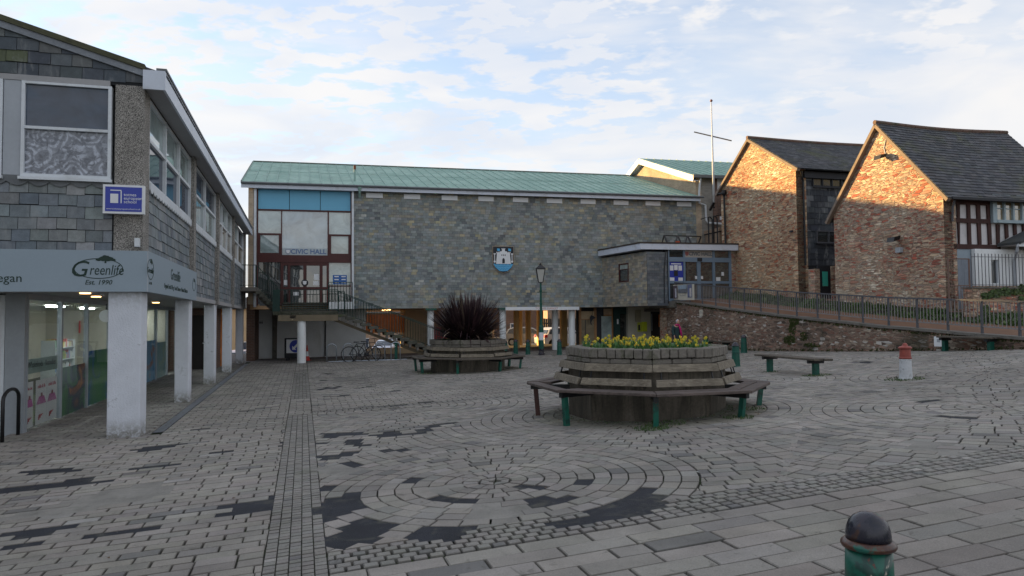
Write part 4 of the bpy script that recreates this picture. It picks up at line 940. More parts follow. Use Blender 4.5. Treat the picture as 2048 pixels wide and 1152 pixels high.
    fl = hD(uf - .15, 1.0, rz(1.0)); MB().tube([fl, fl + Vector((0, 0, .62))], .05, 8).build('flue_pipe', M['copperseam'], root); MB().tube([fl + Vector((0, 0, .621)), fl + Vector((0, 0, .82))], .06, 8).build('flue_cap', mat('rusty', (.18, .06, .03), .8), root)
    # white vent panels under the eaves
    for (xa, xb, yc) in ((732, 766, 391), (808, 841, 393.5), (883.5, 915.5, 396), (957, 988, 398), (1026, 1057, 400), (1094, 1125, 402), (1162, 1192, 403.5), (1228, 1258, 405.5), (1292, 1322, 407), (1355, 1384, 408.5)):
        a, b = hx(xa), hx(xb); z = HF.hit((xa + xb) / 2, yc)[1]; bevel(MB().box(HF, a, b, -.05, -.018, z - .12, z + .12).build('vent_panel', M['white'], root), .01)
    # entrance glazing
    def R(x0, y0, x1, y1):
        xm, ym = (x0 + x1) / 2, (y0 + y1) / 2; return hx(x0, ym), hx(x1, ym), HF.hit(xm, y1)[1], HF.hit(xm, y0)[1]
    zt = HF.hit(610, 381)[1]; zf = HF.hit(610, 611)[1]
    fr = MB(); a, b = hx(513), hx(706); 
    fr.box(HF, a - .10, a, -.2, .1, ZB + .1, zt + .18); fr.box(HF, b - .06, b + .04, -.2, .1, ZB - .02, zt + .18); fr.box(HF, a, b - .06, -.2, .1, zt + .02, zt + .18)
    cw = fr.build('entrance_surround', M['whitepaint'], root)
    bk = MB(); bk.box(HF, a, b - .06, .12, .16, zf, zt + .02); bk.build('glazed_screen', M['darkroom'], root)
    scr = MB(); br = M['brown']
    def fbar(x0, y0, x1, y1, v0=-.02, v1=.10): q = R(x0, y0, x1, y1); scr.box(HF, q[0], q[1], v0, v1, q[2], q[3])
    # verticals and transoms, measured as (x0, y0, x1, y1) on the front
    xs = [(513.5, 516), (562, 564), (655, 657.8), (701, 705)]
    zz_ = dict(b0=hz(420, 610), b1=hz(423, 610), c0=hz(466.5, 540), c1=hz(470, 540), d0=hz(525, 610), d1=hz(510.5, 610), e0=zf, e1=zf + .10)
    for x0, x1 in (xs[0], xs[3]): scr.box(HF, hx(x0), hx(x1), -.02, .1, zf, zt + .01)
    for x0, x1 in xs[1:3]: scr.box(HF, hx(x0), hx(x1), -.02, .1, zz_['d1'] - .001, zz_['b1'])
    scr.box(HF, hx(516), hx(701), -.02, .1, zz_['b1'] + .001, zz_['b0']); scr.box(HF, hx(516), hx(701), -.05, .1, zz_['d0'], zz_['d1'] - .002)
    for s0, s1 in ((516, 562), (657.8, 701)):
        scr.box(HF, hx(s0) + .001, hx(s1) - .001, -.02, .1, zz_['c1'], zz_['c0'])
        for (p0, p1) in ((s0, s0 + 4.5), (s1 - 4.5, s1)): scr.box(HF, hx(p0) + .002, hx(p1) - .002, -.03, .1, zz_['d1'] + .001, zz_['c1'] - .001)
        scr.box(HF, hx(s0 + 4.5), hx(s1 - 4.5), -.03, .1, zz_['d1'] + .001, zz_['d1'] + .09)
    for p0, p1 in ((561.5, 567), (575.5, 580.5), (606.7, 613.2), (639.2, 645.3), (653.2, 658)): scr.box(HF, hx(p0), hx(p1), -.03, .1, zf, zz_['d0'] - .001)
    zm = hz(574, 610); zh = hz(531, 610)
    for p0, p1 in ((567, 575.5), (580.5, 606.7), (613.2, 639.2), (645.3, 653.2)):
        scr.box(HF, hx(p0) + .001, hx(p1) - .001, -.025, .1, zm - .12, zm); scr.box(HF, hx(p0) + .001, hx(p1) - .001, -.025, .1, zh, zz_['d0'] - .002); scr.box(HF, hx(p0) + .001, hx(p1) - .001, -.025, .1, zf, zf + .12)
    scr.box(HF, hx(658), hx(701) - .001, -.025, .1, zm + .02, zm + .08)
    sb = scr.build('door_frame', br, root)
    for x0, x1 in ((516.3, 578.2), (579.4, 640), (641.2, 700.7)): q = R(x0, 386, x1, 419); MB().box(HF, q[0], q[1], .02, .06, zz_['b0'] + .01, zt + .0).build('blue_panel', M['bluepanel'], root)
    def pane(x0, x1, z0, z1, m, v=.04): return MB().box(HF, hx(x0), hx(x1), v, v + .01, z0, z1).build('pane', m, sb)
    pane(516, 562, zz_['c0'], zz_['b1'], M['paleglass']); pane(657.8, 701, zz_['c0'], zz_['b1'], M['paleglass']); cp = pane(564, 655, zz_['d1'], zz_['b1'], M['skyglass'])
    pane(520.5, 557.5, zz_['d1'] + .09, zz_['c1'], M['paleglass']); pane(662.3, 696.5, zz_['d1'] + .09, zz_['c1'], M['paleglass2'])
    pane(516, 561.5, zf, zz_['d0'], M['dimglass'])
    for p0, p1 in ((567, 575.5), (580.5, 606.7), (613.2, 639.2), (645.3, 653.2)): pane(p0, p1, zm, zh, M['dimglass']); pane(p0, p1, zf + .12, zm - .12, M['dimglass'])
    pane(658, 701, zm + .08, zz_['d0'], M['paleglass2']); pane(658, 701, zf, zm + .02, M['dimglass'])
    pr_ = M['white']
    for x0, y0, x1, y1 in ((568, 560, 574.5, 570), (628, 548, 638.5, 560), (626.5, 562, 638.5, 570.5), (587, 584, 597, 591)): q = R(x0, y0, x1, y1); MB().box(HF, q[0], q[1], .028, .034, q[2], q[3]).build('paper_notice', pr_, sb, uv=False)
    q = R(605, 559, 614, 572); bg_ = MB(); c = ((q[0] + q[1]) / 2, (q[2] + q[3]) / 2); bg_.plate(HF, [(c[0] + .16 * math.cos(k * .524), c[1] + .16 * math.sin(k * .524)) for k in range(12)], -.045, -.031); bg_.build('round_badge', M['ink'], sb); MB().plate(HF, [(c[0] - .09, c[1] + .08), (c[0] + .09, c[1] + .08), (c[0] + .07, c[1] - .06), (c[0], c[1] - .1), (c[0] - .07, c[1] - .06)], -.052, -.046).build('badge_shield', M['white'], sb)
    # frosted strip with the hall's name
    q = R(564, 498, 655, 510); zmid = hz(503.5, 615); 
    MB().box(HF, hx(564) + .01, hx(655) - .01, .032, .038, zz_['d1'] + .01, zmid + .16).build('frosted_strip', mat('frost_film', (.42, .48, .50), .5, .05, bump=0), sb)
    text_mesh('CIVIC HALL', .31, onframe(HF, hx(617), zmid, .031, 1), mat('sign_blue_grey', (.10, .16, .30), .5, 0, bump=0), 'lettering', sb, .004, bold=.008)
    c = (hx(576), zmid); sd = MB(); sd.plate(HF, [(c[0] - .12, c[1] + .13), (c[0] + .12, c[1] + .13), (c[0] + .12, c[1] - .04), (c[0], c[1] - .14), (c[0] - .12, c[1] - .04)], .024, .031); sd.build('shield_mark', mat('shield_grey', (.25, .30, .38), .5, 0, bump=0), sb); sd = MB(); sd.plate(HF, [(c[0] - .08, c[1] + .08), (c[0] + .08, c[1] + .08), (c[0] + .08, c[1] - .03), (c[0], c[1] - .09), (c[0] - .08, c[1] - .03)], .018, .0235); sd.build('shield_mark', M['white'], sb)
    q = R(665.7, 550, 693.6, 568.6); MB().box(HF, q[0], q[1], .028, .034, q[2], q[3]).build('blue_poster', mat('poster_blue', (.04, .13, .38), .6, .05, bump=0), sb); pp = MB()
    for i in range(3):
        for j in range(2): x = q[0] + .07 + j * (q[1] - q[0]) / 2; z = q[2] + .06 + i * .14; pp.box(HF, x, x + .2, .020, .027, z, z + .05)
    pp.build('poster_lines', M['white'], sb, uv=False)
    # undercroft ------------------------------------------------------
    vb = 2.3; a, b = HF.hit(509, 700, vb)[0], HF.hit(731.5, 640, vb)[0]
    MB().box(HF, a, b, vb, 9, -.35, ZB - .003).build('undercroft_wall', M['whitewall'], root)
    x = HF.hit(650.5, 680, vb)[0]; MB().tube([HF.P(x, vb - .05, .1), HF.P(x, vb - .05, 2.1)], .035, 6).build('downpipe', M['blackmetal'], root)
    x0, x1 = HF.hit(545, 680, vb)[0], HF.hit(554, 680, vb)[0]; MB().box(HF, x0, x1, vb - .18, vb - .002, -.3, ZB - .01).build('pilaster', M['concrete'], root)
    x0, x1 = HF.hit(492.8, 680, .6)[0], HF.hit(509.5, 680, .6)[0]; MB().box(HF, x0, x1, .55, vb - .01, -.3, 3.0).build('brick_pier', M['redbrick'], root)
    MB().box(HF, x0, a, vb, 9, -.3, ZB - .004).build('undercroft_wall', M['redbrick'], root)
    # orange boarded wall deep under the hall
    vo = 5.5; a2, b2 = b + .01, HF.hit(808, 640, vo)[0]
    mb = MB(); u = a2
    while u < b2: w = random.uniform(.16, .2); mb.box(HF, u, min(u + w - .012, b2), vo, vo + .04 + random.uniform(0, .012), 1.15, 2.16); u += w
    mb.build('boarded_wall', M['orangewood'], root)
    MB().box(HF, a2, b2, vo, vo + .05, 2.20, 2.26).build('rail', M['whitepaint'], root)
    x1 = HF.hit(855, 640, vo)[0]; MB().box(HF, b2 + .02, x1, vo - .6, vo + 3, -.3, ZB - .005).build('undercroft_wall', M['tanpanel'], root)
    x2 = HF.hit(872, 640, vo)[0]; MB().box(HF, x1 + .01, HF.hit(1000, 640, 9)[0], 8.8, 9.0, 1.2, ZB - .005).build('undercroft_wall', M['palebrick'], root)
    for (px, v, sq, m) in ((861, .35, 0, 'whitewall'), (1005.5, .35, 0, 'whitewall'), (1143.5, .35, 0, 'whitewall'), (1110, 1.2, 0, 'whitewall'), (1033, 5.2, 0, 'yellowcol'), (1056.5, 6.6, 0, 'yellowcol'), (1080, 8.2, 1, 'yellowcol'), (1127, 4.6, 1, 'yellowcol'), (1040, 11.5, 0, 'yellowcol')):
        u = HF.hit(px, 650, v)[0]; c = HF.P(u, v, 0)
        if sq: MB().box(HF, u - .17, u + .17, v - .17, v + .17, -.4, ZB - .003).build('column', M[m], root)
        else: MB().tube([c + Vector((0, 0, -.4)), c + Vector((0, 0, ZB - .003))], .165, 20).build('column', M[m], root)
        if v < .5: MB().box(HF, u - .26, u + .26, -.02, .6, ZB - .10, ZB - .0035).build('column_bracket', M['green'], root)
    for px, v in ((775, 3.0), (770, 4.6), (1046, 3.2), (1095, 6)):
        u = HF.hit(px, 622, v)[0]; MB().box(HF, u - .15, u + .15, v, v + .12, ZB - .05, ZB - .0035).build('ceiling_lamp', M['warmlamp'], root)
    x0, x1 = HF.hit(728, 700, 1.9)[0], HF.hit(838, 700, 1.9)[0]
    MB().box(HF, x0 + .3, x1, 3.2, 4.2, -.3, .38).build('sandy_kerb_wall', M['tanpanel'], root)
    return root
M['undersoffit'] = mat('undercroft_ceiling', (.45, .29, .16), .8, .1, 2, 20, .05)
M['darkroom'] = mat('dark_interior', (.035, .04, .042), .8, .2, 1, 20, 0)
M['tanpanel'] = mat('tan_render', (.50, .38, .24), .85, .1, 1.5, 20, .1)
M['yellowcol'] = mat('ochre_column', (.74, .50, .22), .8, .1, 2, 20, .1)
M['paleglass2'] = glass_mix('pale_green_window', body=(.34, .40, .38), gloss=.12)
M['skyglass'] = glass_mix('entrance_big_pane', body=(.22, .29, .33), gloss=.2)
civic_hall()

# town arms on the hall front
def crest():
    r = thing('town_crest', 'shield with a white castle on black over blue waves on the slate wall', 'crest', HF.P(*[HF.hit(1006, 519)[0], -.05, 6]))
    uc_, _ = HF.hit(1006, 519); zt, zb = HF.hit(1006, 492.5)[1], HF.hit(1006, 547)[1]; w = (HF.hit(1027.5, 519)[0] - HF.hit(984.7, 519)[0]) / 2; h = zt - zb
    def shield(k, v0, v1, m, nm):
        a = w * k; top = zt - (1 - k) * w; 
        P = [(uc_ - a, top), (uc_ + a, top), (uc_ + a, zt - h * .60)] + [(uc_ + a * math.cos(t) ** .9, zt - h * .60 - (h * .38 * k) * math.sin(t) ** 1.2) for t in [.25, .5, .8, 1.1, 1.35]] + [(uc_, zb + (1 - k) * w)]
        P += [(2 * uc_ - x, z) for x, z in P[-2:2:-1]] + [(uc_ - a, zt - h * .60)]
        MB().plate(HF, P, v0, v1).build(nm, m, r)
    shield(1, -.07, -.02, mat('crest_edge', (.30, .24, .18), .6), 'shield_edge'); shield(.94, -.085, -.0705, M['ink'], 'shield_field')
    wv = MB(); a = w * .93; zw = zt - h * .655; P = [(uc_ - a, zw)] + [(uc_ - a + 2 * a * k / 16, zw + .035 * math.sin(k * 2.3)) for k in range(1, 16)] + [(uc_ + a, zw)] + [(uc_ + a * .80, zt - h * .78), (uc_ + a * .45, zt - h * .90), (uc_, zb + .10), (uc_ - a * .45, zt - h * .90), (uc_ - a * .80, zt - h * .78)]
    wv.plate(HF, P, -.095, -.086); wv.build('blue_water', mat('crest_water', (.07, .35, .62), .5, .05, bump=0), r)
    wl = MB()
    for j in range(4): wl.tube([HF.P(uc_ - a * (.85 - .15 * j) + 2 * a * (.85 - .15 * j) * k / 14, -.096, zw - .09 - j * .085 + .02 * math.sin(k * 1.9 + j)) for k in range(15)], .010, 4)
    wl.build('wave_lines', mat('crest_wave', (.20, .50, .72), .5, 0, bump=0), r)
    c = MB(); v0, v1 = -.115, -.0865; s = w / .52
    def q(x0, x1, z0, z1, dv=0): c.box(HF, uc_ + x0 * s, uc_ + x1 * s, v0 - dv, v1, zw + z0 * s, zw + z1 * s)
    q(-.32, -.16, .0, .52); q(.16, .32, .0, .52); q(-.158, .158, .0, .60, .004)
    c.plate(HF, [(uc_ - .36 * s, zw + .0), (uc_ - .322 * s, zw + .0), (uc_ - .322 * s, zw + .4 * s)], v0, v1); c.plate(HF, [(uc_ + .36 * s, zw + .0), (uc_ + .322 * s, zw + .4 * s), (uc_ + .322 * s, zw + .0)], v0, v1)
    for x in (-.34, -.27, -.20): q(x, x + .045, .521, .57)
    for x in (.155, .225, .295): q(x, x + .045, .521, .57)
    q(-.07, .07, .601, .70, .004)
    for x in (-.085, -.02, .045): q(x, x + .04, .701, .74, .004)
    c.build('castle', M['white'], r)
    k = MB(); k.plate(HF, [(uc_ - .06 * s, zw + .03), (uc_ + .06 * s, zw + .03), (uc_ + .06 * s, zw + .20 * s), (uc_ + .03 * s, zw + .27 * s), (uc_ - .03 * s, zw + .27 * s), (uc_ - .06 * s, zw + .20 * s)], -.124, -.1195)
    for x in (-.08, .0, .08): k.box(HF, uc_ + (x - .018) * s, uc_ + (x + .018) * s, -.124, -.1195, zw + .38 * s, zw + .45 * s)
    k.build('castle_openings', M['ink'], r)
    f = MB(); 
    for x in (-.30, .24): f.plate(HF, [(uc_ + x * s, zw + .62 * s), (uc_ + (x + .13) * s, zw + .60 * s), (uc_ + (x + .13) * s, zw + .72 * s), (uc_ + x * s, zw + .74 * s)], -.10, -.0865)
    f.build('flags', mat('crest_flag', (.08, .40, .70), .5, 0, bump=0), r)
    p = MB(); 
    for sg in (-1, 1):
        x = uc_ + sg * .42 * s; p.box(HF, x - .018, x + .018, -.10, -.0865, zw + .16 * s, zw + .45 * s); p.box(HF, x - .055, x + .055, -.10, -.0865, zw + .452 * s, zw + .50 * s)
        p.plate(HF, [(x + .055 * math.cos(t), zw + .11 * s + .06 * math.sin(t)) for t in [i * .785 for i in range(8)]], -.10, -.0865)
    p.build('keys', M['white'], r)
crest()
# painted board under the hall edge
r = thing('painted_board', 'long narrow white board with faded red lettering along the lower edge of the hall front', 'sign', HF.P(hx(1085, 619), -.1, 2.3))
a, b = hx(1011, 619, -.06), hx(1158, 619, -.06); MB().box(HF, a, b, -.10, -.03, ZB - .13, ZB + .03).build('board', M['white'], r)
text_mesh('TOTNES MARKET', .15, onframe(HF, (a + b) / 2 + .2, ZB - .05, -.101, 1), mat('faded_red', (.55, .26, .22), .7, .2, bump=0), 'lettering', r, .002)

# ---------------------------------------------------------------- outside stair
def railing(root, pts, h, sp, m, name='railing', post=None, barw=.016):
    """pts: foot points; a top rail, low rail and upright bars following the slope"""
    mb = MB()
    for a, b in zip(pts[:-1], pts[1:]):
        a, b = Vector(a), Vector(b); up = Vector((0, 0, h)); mb.bar(a + up, b + up, .045, .03); mb.bar(a + Vector((0, 0, .08)), b + Vector((0, 0, .08)), .03, .02)
        n = max(1, int((b - a).length / sp))
        for k in range(n + 1):
            p = a + (b - a) * k / n; w = .03 if k in (0, n) else barw; mb.bar(p + Vector((0, 0, 0 if k in (0, n) else .09)), p + Vector((0, 0, h - .016)), w)
    return mb.build(name, m, root)
def stair():
    c = G(603, 727); rel = c.xy - HF.o; vn = rel.dot(HF.v) - .2; uc = rel.dot(HF.u)
    root = thing('outside_staircase', 'mossy concrete open staircase rising in front of the hall entrance with dark green railings', 'staircase', Vector((c.x, c.y, 0)))
    vf = vn + 1.75; ul, ur = HF.hit(546, 627, vn)[0], HF.hit(676, 627, vn)[0]; zl = HF.hit(610, 622.5, vn)[1]
    cm, cl = M['concrete2'], M['landing']
    MB().box(HF, ul, ur, vn, vf, zl - .15, zl).build('landing', cm, root)
    zb = HF.hit(610, 642, vn)[1]
    MB().box(HF, HF.hit(556, 630, vn)[0], ur, vn - .02, vf - .2, zb + .0, zl - .155).build('landing_beam', M['tanconc'], root)
    MB().tube([Vector((c.x, c.y, -.15)), Vector((c.x, c.y, zb - .002))], .185, 24).build('column', M['whitewall'], root)
    run = .335; rise = .137; n = 16
    for k in range(n):
        z = zl - (k + 1) * rise; u = ur + k * run; g_ = gde(*de(*HF.P(u, vn, 0).xy))
        if z < g_ + .05: break
        MB().box(HF, u - .03, u + run + .06, vn, vf, z - .115, z).build('tread', cm, root)
        bw = MB().box(HF, u + .03, u + .13, vn + .02, vn + .32, z - .26, z - .117); bw.build('tread_block', M['concrete'], root)
    ue = ur + k * run; ze = zl - k * rise
    st = MB(); P = [(ur - .1, zl - .16), (ur - .1, zb), (ur + .05, zb), (ue, ze - .38 + .0), (ue, ze - .15)]
    P = [(ur - .2, zl - .30), (ur - .2, zb - .0), (ue - .2, ze - .43), (ue - .2, ze - .26)]
    st.plate(HF, P, vn + .33, vf - .3); st.build('stringer', M['tanconc'], root)
    g1 = M['railgreen']
    railing(root, [HF.P(ul + .1, vn + .04, zl), HF.P(ur, vn + .04, zl)], .92, .125, g1)
    railing(root, [HF.P(ur + .02, vn + .04, zl - .1), HF.P(ue, vn + .04, ze)], .95, .125, g1)
    railing(root, [HF.P(ur + .3, vf - .04, zl - .2), HF.P(ue, vf - .04, ze)], .95, .125, g1)
    railing(root, [HF.P(hx(657, 600, vf), vf - .05, zl), HF.P(ur + .28, vf - .05, zl)], .92, .125, g1)
    # posts that carry the lower end
    for px in (792.5,):
        u = HF.hit(px, 700, vn)[0]; p = HF.P(u, vn + .1, 0); MB().bar(p, p + Vector((0, 0, ze + (ue - u) / run * rise - .3)), .12).build('post', M['green'], root)
    # steps up to the doors
    zf = HF.hit(610, 605)[1]; m = 4; hgt = (zf - zl) / m
    for k in range(m):
        MB().box(HF, ul + .2, HF.hit(655, 600, 0)[0], vf + .02 + k * .28, 0 if k == m - 1 else vf + .02 + (k + 1) * .28 + .02, zl + k * hgt + .05, zl + (k + 1) * hgt - .0).build('tread', cm, root)
    MB().box(HF, ul + .2, HF.hit(655, 600, 0)[0], vf + .06, -.02, zl - .15, zl + .045).build('landing', M['concrete'], root)
    MB().box(HF, HF.hit(657, 600, 0)[0], HF.hit(706, 600, 0)[0], -.95, -.01, ZB - .02, zf).build('landing', M['whitewall'], root)
    railing(root, [HF.P(HF.hit(657, 600, -.95)[0], -.93, zf), HF.P(HF.hit(705, 600, -.95)[0], -.93, zf)], .9, .12, g1)
    # upper flight on the left and its gallery
    zu = HF.hit(500, 575, vn + .6)[1]; u0, u1 = HF.hit(484, 575, vn + .6)[0], HF.hit(514, 575, vn + .6)[0]
    MB().box(HF, u0 - .6, u1, vn + .3, 0, zu - .17, zu).build('gallery_slab', M['concrete'], root)
    ns = 6; 
    for k in range(ns):
        a = u1 + (ul + .15 - u1) * k / ns; b = u1 + (ul + .15 - u1) * (k + 1) / ns; z = zu - (zu - zl) * (k + 1) / (ns + 1); MB().box(HF, a - .02, b + .04, vn + .3, vf, z - .14, z).build('tread', cm, root)
    sp = MB(); sp.plate(HF, [(u1, zu - .18), (u1, zu - .42), (ul + .3, zl - .40), (ul + .3, zl - .16)], vn + .6, vf - .2); sp.build('stringer', M['concrete'], root)
    railing(root, [HF.P(u1, vn + .33, zu), HF.P(ul + .15, vn + .33, zl + .1)], .95, .11, g1); railing(root, [HF.P(u0 - .6, vn + .33, zu), HF.P(u1 - .02, vn + .33, zu)], .95, .11, g1)
    MB().box(HF, ul - .02, ul + .28, vn - .02, vn + .03, zl + .0, zl + .92).build('dark_panel', M['railgreen'], root)
    MB().box(HF, HF.hit(580, 630, vn)[0], HF.hit(592, 630, vn)[0], vn - .02, vn + .1, zl - .30, zl - .17).build('lamp_box', M['ink'], root)
    # spiky mossy edge of the landing
    mo = MB()
    for _ in range(500):
        u = random.uniform(ul, ur); z = zl - random.uniform(.0, .15); p = HF.P(u, vn - .004, z); q = random.uniform(.012, .035); mo.add([p, p + Vector((q, -.012, -.01)), p + Vector((.3 * q, -.015, -q))], [(0, 1, 2)], vary((.05, .06, .03), .5))
    prop(mo.build('moss', M['plant'], root, uv=False, recalc=False), kind='stuff')
M['landing'] = M['concrete']; M['tanconc'] = mat('tan_stained_concrete', (.17, .14, .095), .9, .2, 1.5, 30, .3, .006)
stair()

# ================================================================ ENTRANCE PAVILION (right end of the hall)
PC = at_depth(1294, 560, 33.5)                                       # its front corner
pl_ = HF.P(HF.hit(1205, 560)[0], 0, 0)
PL = Fr((PC.x, PC.y), (pl_.x - PC.x, pl_.y - PC.y), (-(pl_.y - PC.y) * -1, -(pl_.x - PC.x)))   # left face: u from the corner back to the hall
PLn = Vector((PL.u.y, -PL.u.x)); PL.v = PLn if PLn.dot(E) > 0 else -PLn
PB0 = PC.xy + E * 1.02
PF = Fr(PC.xy, E, D)                                                  # front face
def pavilion_col(s, t):
    c = random.choice([(.31, .275, .215), (.27, .245, .20), (.25, .245, .22), (.22, .23, .225), (.35, .31, .23)]); return vary(c, .22)
def pavilion():
    root = thing('entrance_pavilion', 'slate clad entrance pavilion with flat white edged roof and grey blue glazed doors', 'building', Vector((PC.x, PC.y, 0)))
    Lp = (pl_.xy - PC.xy).length; zt = 5.02; ub = PF.hit(1336.5, 560)[0]; ue = PF.hit(1462, 560)[0]; zf = PF.hit(1400, 602)[1]
    W3 = 4.75
    base = [PL.P(Lp, 0, 0), PL.P(0, 0, 0), PF.P(ub, 0, 0), PF.P(ub, 4, 0), PF.P(ub, 5, 0)]
    MB().box(PL, .01, Lp, .03, .3, ZB + .03, zt - .2).build('wall', M['backing'], root); MB().box(PF, .05, ub - .02, .03, .3, ZB + .03, zt - .2).build('wall', M['backing'], root)
    wa, wb = PL.hit(1257.5, 540)[0], PL.hit(1238, 540)[0]; w0, w1 = PL.hit(1248, 564)[1], PL.hit(1248, 527)[1]
    mb = MB(); T = lambda s, t, n: PL.P(s, -n, t)
    for reg in ([(0, ZB), (Lp, ZB), (Lp, w0), (0, w0)], [(0, w1), (Lp, w1), (Lp, zt - .1), (0, zt - .1)], [(0, w0), (wa, w0), (wa, w1), (0, w1)], [(wb, w0), (Lp, w0), (Lp, w1), (wb, w1)]): tiles(mb, T, reg, .25, .125, pavilion_col, gap=.006, t1=.012, jit=.003)
    mb.build('hung_slates', M['hallslate'], root, uv=False, recalc=False)
    mb = MB(); tiles(mb, lambda s, t, n: PF.P(s, -n, t), [(0.01, ZB), (ub - .02, ZB), (ub - .02, zt - .1), (0.01, zt - .1)], .25, .125, lambda s, t: vary(random.choice([(.12, .135, .15), (.15, .16, .165), (.10, .115, .13)]), .2), gap=.006, t1=.012, jit=.003)
    mb.build('hung_slates', M['hallslate'], root, uv=False, recalc=False)
    f = MB(); w = .05; f.box(PL, wa, wa + w, -.03, .06, w0, w1); f.box(PL, wb - w, wb, -.03, .06, w0, w1); f.box(PL, wa + w, wb - w, -.03, .06, w0, w0 + w); f.box(PL, wa + w, wb - w, -.03, .06, w1 - w, w1); zm = w1 - (w1 - w0) * .3; f.box(PL, wa + w, wb - w, -.025, .06, zm - .03, zm)
    wf = f.build('window', M['brown'], root); MB().box(PL, wa + w, wb - w, .02, .03, w0 + w, zm - .03).build('pane', M['dimglass'], wf); MB().box(PL, wa + w, wb - w, .02, .03, zm, w1 - w).build('pane', M['paleglass2'], wf)
    # slab roof
    fz0, fz1 = zt, zt + .27; o = .22
    pts = [PL.P(Lp + .05, -o, 0), PL.P(0, -o, 0) - Vector((E.x, E.y, 0)) * .10, PF.P(ue + .25, -o * 1.3, 0), PF.P(ue + .25, 5.2, 0), PF.P(-1.0, 5.0, 0)]
    A = [p + Vector((0, 0, fz0)) for p in pts]; B = [p + Vector((0, 0, fz1)) for p in pts]; MB().prism(A, B).build('roof_slab', M['fascia'], root)
    cx_ = sum((p for p in pts), Vector()) / 5
    A = [p + (p - cx_).normalized() * .03 + Vector((0, 0, fz1 + .001)) for p in pts]; MB().prism(A, [p + Vector((0, 0, .07)) for p in A]).build('roof_edging', mat('roof_felt', (.055, .045, .04), .9), root)
    MB().prism([p + Vector((0, 0, ZB)) for p in (PL.P(Lp, 0, 0), PL.P(0, 0, 0), PF.P(ub, 0, 0), PF.P(ub, 4.8, 0), PF.P(-.8, 4.8, 0))], [p + Vector((0, 0, ZB + .1)) for p in (PL.P(Lp, .02, 0), PL.P(.02, .02, 0), PF.P(ub, .02, 0), PF.P(ub, 4.8, 0), PF.P(-.8, 4.8, 0))]).build('floor_slab', M['soffit'], root)
    # doors
    def X(px): return PF.hit(px, 555)[0]
    def Z(py, px=1400): return PF.hit(px, py)[1]
    d = MB(); v0, v1 = .0, .10; z0 = zf; zt2 = zt - .002; zn = Z(515); zk = Z(524)
    for a, b in ((1337, 1339.5), (1459, 1463.5)): d.box(PF, X(a), X(b), v0, v1, z0, zt2)
    for a, b in ((1367.5, 1371), (1426, 1430.5)): d.box(PF, X(a), X(b), v0 - .01, v1, z0, zt2 - .001)
    d.box(PF, X(1395), X(1402), v0 + .01, v1, z0, zk - .001)
    d.box(PF, X(1339.5), X(1459), v0 - .02, v1 - .02, zk, zn); 
    z3, z4 = Z(567), Z(562.5); 
    for a, b in ((1339.5, 1367.5), (1371, 1395), (1402, 1426), (1430.5, 1459)): d.box(PF, X(a) + .001, X(b) - .001, v0 + .012, v1, z3, z4 + .01); d.box(PF, X(a) + .001, X(b) - .001, v0 + .012, v1, z0, z0 + .12)
    df = d.build('door_frame', M['bluedoor'], root)
    for a, b in ((1339.5, 1367.5), (1371, 1395), (1402, 1426), (1430.5, 1459)):
        for q0, q1 in ((z0 + .12, z3), (z4 + .01, zk)): MB().box(PF, X(a), X(b), .05, .06, q0, q1).build('pane', M['dimglass'], df)
    for a, b in ((1339.5, 1367.5), (1430.5, 1459)): MB().box(PF, X(a), X(b), .05, .06, zn, zt2).build('pane', M['dimglass'], df)
    MB().box(PF, X(1371), X(1426), .04, .06, zn, zt2).build('name_panel', mat('name_strip', (.40, .37, .33), .5, .05, bump=0), df)
    MB().box(PF, X(1395), X(1404), -.05, -.021, zk + .03, zn - .02).build('door_sensor', M['ink'], df)
    for x0, y0, x1, y1 in ((1391, 552, 1396.5, 558), (1402, 552, 1407, 558), (1444, 543.5, 1449, 551), (1433, 554, 1441.5, 561.5)): MB().box(PF, X(x0), X(x1), .035, .045, Z(y1), Z(y0)).build('paper_notice', M['white'], df, uv=False)
    text_mesh('CIVIC HALL', .235, onframe(PF, X(1402.5), (zn + zt2) / 2, .036, 1), M['greyink'], 'lettering', df, .004, bold=.012)
    c = (X(1375.5), (zn + zt2) / 2); MB().plate(PF, [(c[0] - .09, c[1] + .10), (c[0] + .09, c[1] + .10), (c[0] + .09, c[1] - .03), (c[0], c[1] - .11), (c[0] - .09, c[1] - .03)], .03, .039).build('shield_mark', mat('shield_red', (.30, .10, .09), .6, bump=0), df)
    MB().box(PF, X(1339.5), X(1459), 1.5, 1.6, z0, zt).build('inner_wall', M['darkroom'], root); MB().box(PF, X(1463.6), W3, .0, .2, z0 - .2, zt - .002).build('wall', M['barnstone2'], root); 
    MB().box(PF, ub, W3, -.35, 2.0, z0 - .3, z0 - .01).build('threshold', M['concrete'], root)
    # conduit down the corner
    MB().tube([PF.P(ub - .12, -.05, zt), PF.P(ub - .22, -.05, zt - 1), PF.P(ub - .24, -.05, ZB + .1)], .018, 6).build('cable', M['ink'], root); MB().box(PF, ub - .045, ub - .005, -.03, .05, ZB + .1, zt).build('corner_trim', M['ink'], root)
    # blue notice board
    nb = thing('notice_board', 'dark blue notice board with white sheets left of the pavilion doors', 'notice board', PF.P(X(1353), .04, 4))
    MB().box(PF, X(1339.8), X(1367), .02, .045, Z(562), Z(524.5)).build('board', M['sblue'], nb)
    for i, (x0, y0, x1, y1) in enumerate(((1340.5, 531, 1347.5, 541), (1349, 530, 1356, 540), (1357.5, 531, 1364.5, 541), (1340, 555, 1349, 561.5), (1357, 555, 1366, 561.5))): MB().box(PF, X(x0), X(x1), .012, .019, Z(y1, 1353), Z(y0, 1353)).build('notice', M['white'], nb, uv=False)
